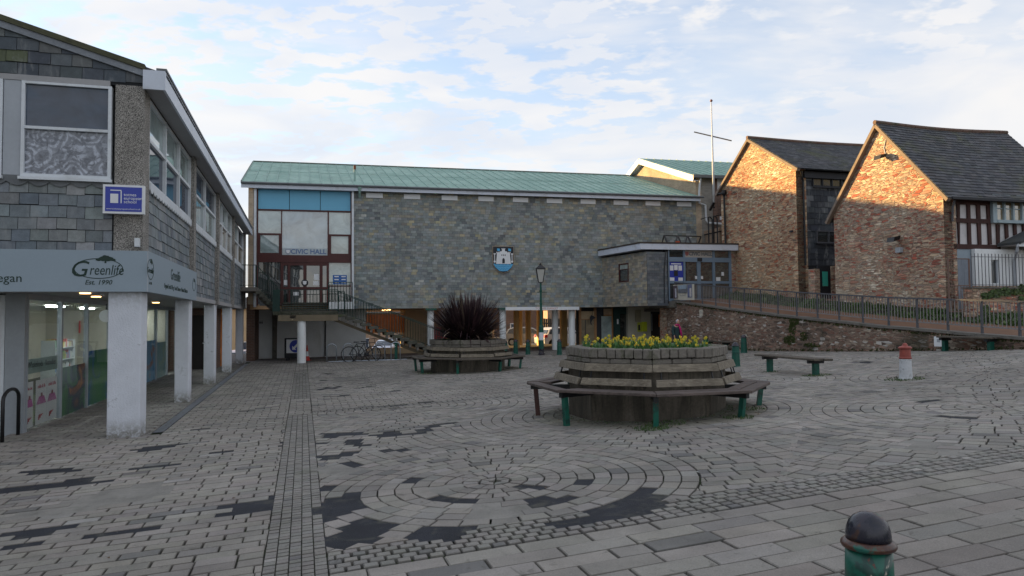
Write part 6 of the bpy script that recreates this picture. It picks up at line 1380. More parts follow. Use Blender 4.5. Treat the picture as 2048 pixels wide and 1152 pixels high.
for k in range(1, 7): x = x0 + (x1 - x0) * k / 7; mb.bar(GW.P(x, .15, z0), GW.P(x, .15, Zg(868) if k > 1 else zt_), .014)
mb.build('bars', mat('rusty_brown_iron', (.16, .10, .08), .7), r)

# ================================================================ RAMP: retaining wall, path, verge, railing
CO = [(31.2, 2.70), (30.8, 2.68), (26.4, 2.27), (22.06, 1.895), (17.6, 1.56), (13.4, 1.336), (11.2, 1.22)]
def cz(d):
    for (a, za), (b, zb) in zip(CO[:-1], CO[1:]):
        if a >= d >= b: return za + (zb - za) * (a - d) / (a - b)
    return CO[-1][1] if d < CO[-1][0] else CO[0][1]
r = thing('retaining_wall', 'dark rubble stone retaining wall rising towards the hall below the railed ramp', 'wall', RF.P(13, 0, .5))
ds = [11.2 + (31.1 - 11.2) * i / 40 for i in range(41)]; lo = [(d, -.3) for d in ds]; hi = [(d, cz(d) - .075) for d in ds[::-1]]
MB().plate(RF, lo + hi, 0, .4).build('stone_face', M['rampstone'], r)
mb = MB()
i = 0; d = 11.2
while d < 31.0:
    e = min(d + random.uniform(.5, .8), 31.1); j = random.uniform(-.008, .008); mb.hex([RF.P(d, -.07, cz(d) - .07 + j), RF.P(e - .01, -.07, cz(e) - .07 + j), RF.P(e - .01, .34, cz(e) - .07 + j), RF.P(d, .34, cz(d) - .07 + j), RF.P(d, -.07, cz(d) + j), RF.P(e - .01, -.07, cz(e) + j), RF.P(e - .01, .34, cz(e) + j), RF.P(d, .34, cz(d) + j)]); d = e
mb.build('coping', M['concrete'], r)
MB().box(RF, 31.101, 31.55, -.12, .5, -.3, 2.55).build('end_pier', M['quoinlight'] if 'quoinlight' in M else M['barnstone2'], r)
mb = MB(); VS = [.34, 1.2, 2.4, 2.9, 3.4]; DZ = [-.02, .04, .12, .25, .40]
dd = [8 + i for i in range(27)]
def strip(vs, dz, m, nm, kind):
    mb = MB(); n = len(vs)
    for d in dd:
        for v, z in zip(vs, dz): p = RF.P(d, v, cz(d) + z); mb.v.append(tuple(p))
    for j in range(len(dd) - 1):
        for i in range(n - 1): a = j * n + i; mb.f.append((a, a + 1, a + n + 1, a + n)); mb.c.append(None)
    return prop(mb.build(nm, m, uv=False, recalc=False), kind=kind)
strip(VS[:3], DZ[:3], M['rampfloor'], 'ramp_path', 'structure'); strip(VS[2:], DZ[2:], M['soil'], 'verge_ground', 'structure'); strip([3.4, 12], [.40, .6], M['rampfloor'], 'upper_ground', 'structure')
gr = MB()
for _ in range(15000):
    d = random.uniform(11, 31.2); v = random.uniform(2.42, 3.38) if random.random() < .85 else random.uniform(2.2, 2.45); k = (v - 2.4) / 1.0; z = cz(d) + .12 + .28 * max(0, k); p = RF.P(d, v, z - .02); h = random.uniform(.03, .10) * (1.9 if math.sin(d * 2.1) + math.sin(d * 5.3 + v * 3) > .5 else .7); a = random.random() * 6.28; w = random.uniform(.012, .032); t_ = Vector((math.cos(a) * h * .9, math.sin(a) * h * .9, h)); x = Vector((math.cos(a + 1.57), math.sin(a + 1.57), 0)) * w
    gr.add([p - x, p + x, p + t_], [(0, 1, 2)], vary(random.choice([(.06, .13, .03), (.08, .16, .04), (.11, .15, .045), (.04, .08, .02)]), .3))
prop(gr.build('verge_grass', M['plant'], uv=False, recalc=False), kind='stuff')
mo = MB(); 
for _ in range(900):
    d = random.uniform(12, 31); p = RF.P(d, -.01, random.choice([cz(d) - .09 - random.random() * .05, gde(d, 16.6) + random.random() * .10])); s = random.uniform(.015, .04); mo.add([p + Vector((-s, -.01, -s)), p + Vector((s, -.02, -s * .5)), p + Vector((0, -.03, s))], [(0, 1, 2)], vary((.06, .075, .025), .4))
for px, py, rx, rz, n in ((1588, 643, .25, .12, 120), (1585, 660, .2, .25, 100), (1580, 680, .35, .15, 120), (1608, 672, .2, .15, 60), (1625, 690, .4, .06, 60)):
    u, z = RF.hit(px, py)
    for _ in range(n): a = random.random() * 6.28; q = math.sqrt(random.random()); s = random.uniform(.015, .04); p = RF.P(u + rx * q * math.cos(a), -.02, z + rz * q * math.sin(a)); mo.add([p + Vector((-s, -.01, -s)), p + Vector((s, -.02, -s * .5)), p + Vector((0, -.03, s))], [(0, 1, 2)], vary((.055, .075, .02), .4))
prop(mo.build('wall_moss', M['plant'], r, uv=False, recalc=False), kind='stuff')
u, z = RF.hit(1403, 625.5); o = MB().box(RF, u - .13, u + .13, -.03, -.005, z - .13, z + .13).build('wall_plaque', M['cream'], loc=RF.P(u, 0, z)); prop(o, 'small cream notice plate on the dark retaining wall below the banner', 'sign'); text_mesh('NO\nCYCLING', .06, lambda x, y, n_: RF.P(u - x, -.031 - n_, z + .02 + y), M['greyink'], 'lettering', o, .001)
# railing
rr = thing('ramp_railing', 'long dark grey ramp railing with thin pale upright bars on top of the retaining wall', 'railing', RF.P(20, .1, 1.7))
PX = [1337, 1356, 1380, 1404.6, 1431.3, 1459, 1488.7, 1521, 1555.4, 1592.9, 1634.3, 1677.4, 1724.6, 1776, 1833, 1894, 1962, 2037]
us = [RF.hit(px, 590, .12)[0] for px in PX]; us += [us[-1] - 1.0, us[-1] - 2.0, us[-1] - 3.0]
tr = MB()
for a, b in zip(us[:-1], us[1:]): tr.bar(RF.P(a, .12, cz(a) + .84), RF.P(b, .12, cz(b) + .84), .05, .045)
tr.build('handrail', M['railgrey'], rr)
for u in us: MB().bar(RF.P(u, .12, cz(u) - .04), RF.P(u, .12, cz(u) + .815), .05).build('post', M['railgrey'], rr)
for a, b in zip(us[:-1], us[1:]):
    p = MB(); p.bar(RF.P(a - .03, .12, cz(a) + .17), RF.P(b + .03, .12, cz(b) + .17), .035, .03)
    for k in range(1, 9): u = a + (b - a) * k / 9; p.bar(RF.P(u, .12, cz(u) + .18), RF.P(u, .12, cz(u) + .815), .017)
    p.build('bar_panel', M['railbar'], rr)
# wedding banner on the railing
u0, u1 = RF.hit(1346, 583, .06)[0], RF.hit(1388.5, 583, .06)[0]; zt_, zb_ = RF.hit(1367, 568, .06)[1], RF.hit(1367, 599, .06)[1]
o = thing('banner', 'white hire banner with photographs tied to the ramp railing beside the doors', 'banner', RF.P((u0 + u1) / 2, .06, zb_))
bm_ = MB(); N_ = 10
for i in range(N_):
    a, b = u0 + (u1 - u0) * i / N_, u0 + (u1 - u0) * (i + 1) / N_; wv_ = lambda k: .02 * math.sin(k * 1.3); sk = lambda k: (-.05 * (k / N_)); bm_.hex([RF.P(a, .05 + wv_(i), zb_ + sk(i)), RF.P(b, .05 + wv_(i + 1), zb_ + sk(i + 1)), RF.P(b, .06 + wv_(i + 1), zb_ + sk(i + 1)), RF.P(a, .06 + wv_(i), zb_ + sk(i)), RF.P(a, .05 + wv_(i), zt_ + sk(i)), RF.P(b, .05 + wv_(i + 1), zt_ + sk(i + 1)), RF.P(b, .06 + wv_(i + 1), zt_ + sk(i + 1)), RF.P(a, .06 + wv_(i), zt_ + sk(i))])
bm_.build('sheet', M['cream'], o)
w = u1 - u0; h = zt_ - zb_
def pic(a, b, c, d, col, nm, v=.018): MB().box(RF, u0 + w * a, u0 + w * b, v, v + .006, zb_ + h * c, zb_ + h * d).build(nm, mat(nm + '_%d%d' % (int(a * 100), int(c * 100)), col, .6, .3, 9, 30, 0), o, uv=False)
pic(.05, .24, .1, .93, (.13, .10, .12), 'photograph'); pic(.29, .69, .42, .93, (.16, .17, .19), 'photograph'); pic(.29, .69, .68, .925, (.30, .38, .46), 'photo_sky', .015); pic(.73, .93, .1, .93, (.14, .16, .26), 'photograph'); pic(.14, .21, .15, .75, (.55, .55, .6), 'photo_dress', .013); pic(.83, .91, .15, .7, (.55, .52, .5), 'photo_dress', .013)
text_mesh('Totnes Civic Hall', .075, lambda x, y, n_: RF.P((u0 + u1) / 2 - x * 1.0, .016 - n_, zb_ + h * .27 + y), M['greyink'], 'lettering', o, .001)

# ================================================================ PLANTERS WITH RING BENCHES
def octa(cd, ce, R, z, ph=0): return [W(cd + R * math.cos(math.radians(22.5 + 45 * k)), ce + R * math.sin(math.radians(22.5 + 45 * k)), z) for k in range(8)]
def planter(cd, ce, zt, labp, labb, blocks=True, zseat=.87):
    c = W(cd, ce, gde(cd, ce)); root = thing('planter', labp, 'planter', c)
    R = 1.24; zb = -.1; zw = zt - .17
    A, B = octa(cd, ce, R, zb), octa(cd, ce, R, zw); Ai, Bi = octa(cd, ce, R - .16, zb), octa(cd, ce, R - .16, zw); mb = MB()
    for k in range(8): j = (k + 1) % 8; mb.hex([A[k], A[j], Ai[j], Ai[k], B[k], B[j], Bi[j], Bi[k]])
    w_ = mb.build('wall', M['planter'], root)
    cp = MB()
    for row, (h0, h1, RR, nb) in enumerate(((zt - .168, zt - .092, R + .03, 3), (zt - .085, zt + .06, R + .05, 7 if blocks else 3))):
        O, I = octa(cd, ce, RR, 0), octa(cd, ce, RR - .22, 0)
        for k in range(8):
            j = (k + 1) % 8
            for q in range(nb):
                a, b = q / nb + .004, (q + 1) / nb - .006; dz = random.uniform(-.006, .006); o_ = random.uniform(-.006, .006)
                P = [O[k].lerp(O[j], a), O[k].lerp(O[j], b), I[k].lerp(I[j], b), I[k].lerp(I[j], a)]; cc = W(cd, ce); P = [p + (p - cc).normalized() * o_ for p in P]
                cp.hex([p + Vector((0, 0, h0 + dz)) for p in P] + [p + Vector((0, 0, h1 + dz)) for p in P])
    bevel(cp.build('coping', M['coping'], root), .014)
    s = MB(); O = octa(cd, ce, R - .17, zt - .04); s.v = [tuple(p) for p in O] + [tuple(W(cd, ce, zt + .0))]; s.f = [(k, (k + 1) % 8, 8) for k in range(8)]; s.c = [None] * 8; s.build('soil', M['soil'], root, uv=False)
    # ring bench: back rails, seat planks, legs
    rb = thing('ring_bench', labb, 'bench', c)
    for (z0, z1, ra, rb_, nm) in ((zt - .27, zt - .16, R + .17, R + .13, 'back_rail'), (zt - .47, zt - .37, R + .27, R + .23, 'back_rail')):
        O0, O1, I0, I1 = octa(cd, ce, ra, z0), octa(cd, ce, rb_, z1), octa(cd, ce, ra - .05, z0), octa(cd, ce, rb_ - .05, z1)
        for k in range(8):
            j = (k + 1) % 8; a, b = .004, .996; dz = random.uniform(-.012, .012); tz = random.uniform(-.012, .012)
            if z1 < zt - .3: a, b = random.uniform(.01, .05), random.uniform(.95, .99)
            L_ = lambda P: [P[k].lerp(P[j], a) + Vector((0, 0, dz)), P[k].lerp(P[j], b) + Vector((0, 0, dz + tz))]
            o0, o1, i0, i1 = L_(O0), L_(O1), L_(I0), L_(I1); bevel(MB().hex([o0[0], o0[1], i0[1], i0[0], o1[0], o1[1], i1[1], i1[0]]).build(nm, M['wood'], rb), .006)
    for k in range(8):
        j = (k + 1) % 8
        for q in (.12, .88): br = MB(); p0 = octa(cd, ce, R - .01, zt - .50)[k].lerp(octa(cd, ce, R - .01, zt - .50)[j], q); p1 = octa(cd, ce, R + .12, zt - .18)[k].lerp(octa(cd, ce, R + .12, zt - .18)[j], q); p2 = octa(cd, ce, R + .2, zt - .45)[k].lerp(octa(cd, ce, R + .2, zt - .45)[j], q); br.tube([p1, p2, p0], .012, 4); br.build('rail_bracket', M['blackmetal'], rb)
    for (ro, ri) in ((1.93, 1.73), (1.715, 1.53)):
        O, I = octa(cd, ce, ro, 0), octa(cd, ce, ri, 0)
        for k in range(8):
            if blocks and k == 5 and ro < 1.8: continue                        # a missing inner plank
            j = (k + 1) % 8; dz = random.uniform(-.008, .008); dw = random.uniform(-.03, .012); a, b = .003, .997
            P = [O[k].lerp(O[j], a), O[k].lerp(O[j], b), I[k].lerp(I[j], b), I[k].lerp(I[j], a)]
            t0 = [p + Vector((0, 0, zseat - .042 + dz)) for p in P]; t1 = [p + Vector((0, 0, zseat + dz)) for p in P]
            bevel(MB().hex(t0 + t1).build('seat_plank', M['seatwood'] if blocks else M['darkwood'], rb), .007)
    for k in range(8):
        O, I = octa(cd, ce, 1.74, 0)[k], octa(cd, ce, 1.2, 0)[k]; gz = g(O.x, O.y); m = 'peel' if k % 3 else 'green'
        if k == 6 and blocks: m = 'rustleg'
        elif k == 4: m = 'peel'
        dr = (O - I).normalized()
        lg = MB(); lg.bar(O + Vector((0, 0, gz - .03)) - dr * .0, O + Vector((0, 0, zseat - .12)) + dr * .04, .072, .07, up=dr); lg.build('leg', M[m], rb)
        ar = MB(); ar.bar(I + Vector((0, 0, zseat - .085)), O + dr * .12 + Vector((0, 0, zseat - .085)), .07, .075); ar.build('arm', M['blackmetal'], rb)
    return root
M['rustleg'] = mat('rust_brown_leg', (.06, .025, .02), .6, .3, 8, 40, .2)
planter(10.65, 5.3, 1.375, 'front eight sided concrete planter with block coping, full of daffodils', 'worn timber ring bench round the front daffodil planter', True, .862)
planter(23.6, 5.25, 1.15, 'rear eight sided concrete planter holding the big purple flax', 'dark timber ring bench round the rear flax planter', False, .66)

# daffodils: each plant with its leaves and flower
def daffodils():
    protos = []
    for q in range(5):
        h = (.13, .16, .19, .22, .25)[q]; base = W(10.65, 5.3, 1.36)
        root = thing('daffodil', 'yellow daffodil with green strap leaves growing in the front planter', 'flower', base, 'daffodils in the front planter')
        lv = MB()
        for _ in range(9):
            a = random.random() * 6.28; hh = h * random.uniform(.65, 1.0); w = .010; L_ = random.uniform(.02, .11); d_ = Vector((math.cos(a), math.sin(a), 0)); x = Vector((-d_.y, d_.x, 0)) * w; b = base + d_ * .02
            m = b + d_ * L_ * .35 + Vector((0, 0, hh * .65)); t_ = b + d_ * L_ + Vector((0, 0, hh)); c = vary(random.choice([(.05, .14, .03), (.07, .18, .04), (.09, .20, .07)]), .25); lv.add([b - x, b + x, m + x, m - x, t_], [(0, 1, 2, 3), (3, 2, 4)], c)
        lv.tube([base, base + Vector((0, 0, h))], .005, 4, col=(.08, .17, .04)); prop(lv.build('leaves', M['plant'], root, uv=False, recalc=False))
        fa = random.random() * 6.28; f = base + Vector((0, 0, h + .01)); nd = Vector((math.cos(fa) * .9, math.sin(fa) * .9 - .5, .12)).normalized(); sx = nd.cross(Vector((0, 0, 1))).normalized(); sy = nd.cross(sx); fl = MB()
        for k in range(6):
            a = k * 1.047; dx = sx * math.cos(a) + sy * math.sin(a); dy = -sx * math.sin(a) + sy * math.cos(a); fl.add([f, f + dx * .02 + dy * .013, f + dx * .040 + nd * .005, f + dx * .02 - dy * .013], [(0, 1, 2, 3)], vary((.62, .56, .05), .12))
        fl.build('petals', M['petal'], root, uv=False, recalc=False); tr = MB(); tr.tube([f, f + nd * .03], [.010, .015], 8, True, (.65, .42, .03)); tr.build('trumpet', M['petal'], root, uv=False)
        protos.append(root)
    n = 0; used = 0
    rnd = random.Random(5)
    while n < 170:
        x, y = rnd.uniform(-1, 1), rnd.uniform(-1, 1)
        if math.hypot(x, y) > 1.0: continue
        p = W(10.65 + x, 5.3 + y, 1.345)
        if y > .55 and rnd.random() < .5 or (y < -.6 and rnd.random() < .35): continue
        rz = rnd.uniform(-.9, .9); sc = rnd.uniform(.65, 1.0)
        if used < 5: o = protos[used]; o.location = p; o.rotation_euler = (0, 0, rz); used += 1
        else: o = dup(protos[n % 5], p, rz)
        o.scale = (sc, sc, sc); n += 1
M['petal'] = mat('daffodil_petal', attr=True, rough=.6, var=.08, bump=0)
daffodils()
lv = MB()
for _ in range(1500):
    a = random.random() * 6.28; q = 1.02 * math.sqrt(random.random()); p = W(10.65 + q * math.cos(a), 5.3 + q * math.sin(a), 1.34); h = random.uniform(.06, .17); b = random.random() * 6.28; d_ = Vector((math.cos(b), math.sin(b), 0)); x = Vector((-d_.y, d_.x, 0)) * .008; lv.add([p - x, p + x, p + d_ * h * .35 + Vector((0, 0, h))], [(0, 1, 2)], vary(random.choice([(.04, .12, .03), (.06, .16, .04), (.08, .17, .06)]), .3))
prop(lv.build('planter_greenery', M['plant'], uv=False, recalc=False), kind='stuff')

# purple flax
def flax():
    cd, ce = 23.6, 5.25; b = W(cd, ce, 1.12); r = thing('flax_plant', 'big spiky dark purple flax plant filling the rear planter', 'plant', b); mb = MB(); rnd = random.Random(9)
    def blade(o, az, el, L_, w, col, droop):
        d_ = Vector((math.cos(az) * math.cos(el), math.sin(az) * math.cos(el), math.sin(el))); side = Vector((-math.sin(az), math.cos(az), 0)); pts = []; p = o.copy(); dd_ = d_.copy(); n = 6
        for k in range(n + 1): pts.append((p.copy(), w * (1 - (k / n) ** 2.2) * (.7 + .6 * min(1, k / 2)))); p = p + dd_ * L_ / n; dd_ = (dd_ + Vector((0, 0, -droop * (k + 1) / n))).normalized()
        b0 = len(mb.v)
        for p, ww in pts: mb.v += [tuple(p - side * ww), tuple(p + side * ww + Vector((0, 0, .0)))]
        for k in range(n): mb.f.append((b0 + 2 * k, b0 + 2 * k + 1, b0 + 2 * k + 3, b0 + 2 * k + 2)); mb.c.append(tuple(x * (.8 + .5 * k / n) for x in col))
    for _ in range(1650):
        az = rnd.random() * 6.283; el = math.radians(90 - 78 * rnd.random() ** .85); q = rnd.uniform(0, .45); o = b + Vector((math.cos(az) * q, math.sin(az) * q, 0)); L_ = rnd.uniform(1.05, 1.8) * (1 if el > .8 else .92)
        c = rnd.choice([(.030, .014, .018), (.048, .024, .028), (.024, .013, .017), (.07, .042, .042), (.022, .014, .018)])
        if rnd.random() < .05: c = (.17, .13, .09)
        blade(o, az, el, L_, rnd.uniform(.018, .034), vary(c, .25), rnd.uniform(0, .22) if rnd.random() > .12 else rnd.uniform(.25, .6))
    mb.build('leaves', M['leaf'], r, uv=False, recalc=False)
    w = MB()
    for _ in range(220): a = rnd.random() * 6.28; q = rnd.uniform(.5, 1.05); p = W(cd + q * math.cos(a), ce + q * math.sin(a), 1.1); h = rnd.uniform(.08, .2); w.add([p, p + Vector((.02, 0, 0)), p + Vector((rnd.uniform(-.08, .08), rnd.uniform(-.08, .08), h))], [(0, 1, 2)], vary((.06, .12, .03), .3))
    prop(w.build('undergrowth', M['plant'], r, uv=False, recalc=False), kind='stuff')
flax()

# ================================================================ STREET FURNITURE
def bollard(px, py, label, h=.70, r=.115, kind='green'):
    p = G(px, py); b = thing('bollard', label, 'bollard', p - Vector((0, 0, 0)), 'cast iron bollards')
    s = h / .72; k = r / .115; m1 = {'green': M['green'], 'near': M['peel'], 'red': M['silver']}[kind]; cm = {'green': M['cap'], 'near': M['cap'], 'red': M['redpaint']}[kind]
    prof = lambda P: [(a * k, z * s) for a, z in P]
    MB().lathe(p, prof([(.125, -.03), (.125, .03), (.118, .05), (.113, .10), (.102, .40), (.100, .41)]), 28).build('shaft', m1, b, smooth=False)
    MB().lathe(p, prof([(.101, .411), (.112, .42), (.114, .435), (.104, .45)]), 28).build('collar', M['redpaint'] if kind == 'red' else m1, b)
    MB().lathe(p, prof([(.100, .451), (.093, .60)]), 28).build('neck', M['redpaint'] if kind == 'red' else m1, b)
    if kind == 'red': P = [(.095, .601), (.122, .615), (.118, .635), (.095, .655), (.055, .665), (.045, .675), (.045, .69), (.035, .71), (.012, .722)]
    else: P = [(.095, .601), (.112, .608), (.115, .618), (.108, .628), (.090, .636), (.086, .655), (.076, .680), (.058, .702), (.033, .717), (.008, .722)]
    MB().lathe(p, prof(P), 28).build('cap', cm, b, smooth=True)
    return b
t = NT('rusty_rim'); n1 = t.noise(14, 6, .65, .4); c = t.ramp(n1, [(.36, (.02, .02, .025)), (.48, (.06, .024, .016)), (.54, (.09, .035, .02)), (.60, (.012, .11, .085))]); t.base(c); t.rough(.35); M['rim'] = t.m
# the nearest one: its top shows at (1735, 1020)
rt = ray(1735, 1021); best = None
for i in range(4000):
    t_ = 1.5 + i * .001; q = rt * t_; z = CH + q.z
    if abs(z - (g(q.x, q.y) + .80)) < .004: best = Vector((q.x, q.y, g(q.x, q.y))); break
nb = thing('bollard', 'big green bollard with worn black domed cap and peeling paint, nearest of all', 'bollard', best, 'cast iron bollards')
MB().lathe(best, [(0.1163, -.03), (0.1163, .03), (0.1042, .06), (0.1004, .30), (0.0967, .44)], 40).build('shaft', M['peel'], nb); MB().lathe(best, [(0.0977, .441), (0.1097, .455), (0.1097, .475), (0.0977, .49)], 40).build('collar', M['peel'], nb, smooth=True); MB().lathe(best, [(0.093, .491), (0.087, .655)], 40).build('neck', M['peel'], nb, smooth=True)
MB().lathe(best, [(.0874, .6551), (.100, .660), (.105, .669), (.103, .679), (.093, .688), (.086, .692)], 40).build('cap_rim', M['rim'], nb, smooth=True); MB().lathe(best, [(.085, .6921), (.0845, .715), (.081, .738), (.072, .762), (.056, .781), (.035, .794), (.014, .7995), (.002, .80)], 40).build('cap', M['cap'], nb, smooth=True)
bollard(1812, 760, 'red topped bollard with a chalky white shaft standing alone on the right', .70, .115, 'red')
bollard(1472, 735, 'green bollard with a black cap just right of the daffodil planter', .70)
bollard(1488, 707, 'green bollard near the retaining wall, beyond the black capped one', .68)
bollard(1412, 703, 'green bollard before the shaded bench near the foot of the wall', .66)
bollard(1011, 712, 'green bollard half hidden by the flax planter before a white column', .70)
bollard(1031.5, 709, 'green bollard in front of the leftmost ochre column', .72)
bollard(1056, 710, 'green bollard before the second ochre column, just left of the lamp post', .72)
bollard(1119, 711, 'green bollard between the lamp post and the daffodil planter', .72)

def lamp_post():
    p = G(1083, 711); r = thing('street_lamp', 'green lamp post with a black four sided lantern in front of the hall', 'street lamp', p)
    top = at_depth(1081.5, 530, p.y).z; H = top - p.z; L0 = H * .80
    MB().lathe(p, [(.145, -.02), (.145, .10), (.12, .14), (.12, .30)], 16).build('base', M['cap'], r)
    MB().lathe(p, [(.115, .301), (.11, .8), (.105, H * .32), (.075, H * .33), (.07, H * .36)], 16).build('lower_column', M['green'], r, smooth=False)
    MB().lathe(p, [(.068, H * .361), (.05, H * .55), (.048, H * .56), (.07, H * .565), (.07, H * .575), (.048, H * .58), (.042, H * .70), (.065, H * .705), (.065, H * .72), (.042, H * .725), (.04, L0)], 16).build('upper_column', M['green'], r)
    MB().tube([p + Vector((-.16, 0, H * .70)), p + Vector((.30, 0, H * .70))], .015, 6).build('ladder_bar', M['green'], r)
    c = p + Vector((0, 0, L0)); b = .115; t = .235; hz0, hz1 = .03, H * .155
    MB().lathe(c, [(.06, 0), (.10, .02), (.10, .03)], 8).build('lantern_seat', M['blackmetal'], r)
    gl = MB(); sq = lambda s, z: [c + Vector((x * s, y * s, z)) for x, y in ((-1, -1), (1, -1), (1, 1), (-1, 1))]
    gl.prism(sq(b * .8, hz0 + .01), sq(t * .8, hz1)); gl.build('lantern_glass', M['lamp_glass'], r)
    fr = MB(); A, B = sq(b * .84, hz0), sq(t * .84, hz1)
    for i in range(4): fr.bar(A[i], B[i], .025); fr.bar(A[i], A[(i + 1) % 4], .02); fr.bar(B[i], B[(i + 1) % 4], .03)
    fr.build('lantern_frame', M['blackmetal'], r); rf = MB(); rf.prism(sq(t * .98, hz1 + .02), sq(.05, hz1 + .19)); rf.build('lantern_roof', M['blackmetal'], r)
    MB().lathe(c, [(.05, hz1 + .19), (.06, hz1 + .22), (.02, hz1 + .25), (.03, hz1 + .27), (.003, H - L0)], 8).build('finial', M['blackmetal'], r)
    MB().lathe(p, [(.1125, H * .17), (.111, H * .255)], 16).build('sticker', M['white'], r, uv=False)
lamp_post()

def bench(name, a, b, zs, w, label, legs, mtop, backv):
    """a, b: ends of the seat centre line"""
    a, b = Vector(a), Vector(b); d = (b - a).normalized(); s = Vector((-d.y, d.x, 0)); r = thing(name, label, 'bench', Vector((a.x, a.y, g(a.x, a.y))))
    for k, o in enumerate((-.5, .02)):
        P0, P1 = s * (w * o), s * (w * (o + .48)); A, B = a + Vector((0, 0, zs)), b + Vector((0, 0, zs)); mb = MB(); ex = d * random.uniform(-.04, .04)
        mb.hex([A + P0 + ex, B + P0 + ex, B + P1 + ex, A + P1 + ex] + [x + Vector((0, 0, .045)) for x in (A + P0 + ex, B + P0 + ex, B + P1 + ex, A + P1 + ex)]); bevel(mb.build('seat_plank', mtop, r), .008)
    for t_ in legs:
        p = a.lerp(b, t_); gz = g(p.x, p.y); mb = MB(); mb.bar(Vector((p.x, p.y, gz - .03)), Vector((p.x, p.y, zs - .07)), .10, .12, up=s); mb.build('leg', M['green'], r); mb = MB(); mb.bar(Vector((p.x, p.y, zs - .035)) - s * w * .45, Vector((p.x, p.y, zs - .035)) + s * w * .45, .08, .065); mb.build('cross_arm', M['blackmetal'], r)
    return r
L1, L2 = G(1539, 745), G(1632, 752); d_ = (L2 - L1); a = L1 - d_ * .16; b = L2 + d_ * .17
zs = at_depth(1632, 716, L2.y).z - .05
bench('park_bench', (a.x, a.y, 0), (b.x, b.y, 0), zs, .42, 'backless timber bench on two green legs standing alone in the open square', (.13, .87), M['darkwood'], 0)
def wall_bench(px0, px1, pyt, label, legpx):
    v = -.30; u0, u1 = RF.hit(px0, pyt, v)[0], RF.hit(px1, pyt, v)[0]; zs = RF.hit((px0 + px1) / 2, pyt, v)[1] - .045; a, b = RF.P(u0, v, 0), RF.P(u1, v, 0); fl = [(RF.hit(p, pyt + 10, v)[0] - u0) / (u1 - u0) for p in legpx]
    bench('wall_bench', a, b, zs, .36, label, fl, M['darkwood'], 0)
wall_bench(1885, 1992, 673, 'dark timber bench on green legs against the retaining wall at the right', (1890, 1981))
wall_bench(1414, 1465, 682, 'shaded bench against the retaining wall behind the green bollards', (1418, 1452))
v = -.14; u0, u1 = RF.hit(1886, 683, v)[0], RF.hit(1868, 683, v)[0]; z0, z1 = RF.hit(1877, 693, v)[1], RF.hit(1877, 673, v)[1]
r = thing('electric_box', 'small white electric box low on the retaining wall at the bench end', 'box', RF.P(u0, v, z0)); MB().box(RF, u0, u1, v, -.005, z0, z1).build('case', M['white'], r); MB().box(RF, (u0 + u1) / 2 - .05, (u0 + u1) / 2 + .05, v - .004, v - .0005, (z0 + z1) / 2 - .02, (z0 + z1) / 2 + .07).build('emblem', M['greypaint'], r, uv=False)

# cycle rack: hoops on two ground rails
def rack():
    p0, p1 = G(657, 725), G(797, 721); r = thing('cycle_rack', 'galvanised cycle rack of low hoops on ground rails in front of the stairs', 'cycle rack', p0); d = (p1 - p0); d.z = 0; L_ = d.length; d.normalize(); s = Vector((-d.y, d.x, 0)); W_ = .62
    def hoop(t, h=.78):
        c = p0 + d * t; c.z = g(c.x, c.y) + .02; mb = MB(); dd = (d * .62 + s * .18); pts = [c, c + Vector((0, 0, h - .17))]
        for k in range(1, 8): a = math.pi * k / 8; pts.append(c + dd * (.5 - .5 * math.cos(a)) * .62 + Vector((0, 0, h - .17 + .17 * math.sin(a))))
        e = c + dd * .62; pts += [e + Vector((0, 0, h - .17)), e]; mb.tube(pts, .024, 8); mb.build('hoop', M['galv'], r, smooth=True)
    for px in (657, 687, 748, 778): q = G(px, 724); hoop((q - p0).dot(d))
    mb = MB(); zz0 = p0.z + .04; mb.tube([p0 + Vector((0, 0, .03)), p1 + Vector((0, 0, .03))], .02, 6); mb.build('ground_rail', M['galv'], r); mb = MB(); o = s * .35 + d * .35; mb.tube([p0 + o + Vector((0, 0, .03)), p1 + o + Vector((0, 0, .03))], .02, 6); mb.build('ground_rail', M['galv'], r)
    for px in (750, 757):
        q = HF.hit(px, 700, .0); pp = G(px + 4, 712) 
    return r
rack()
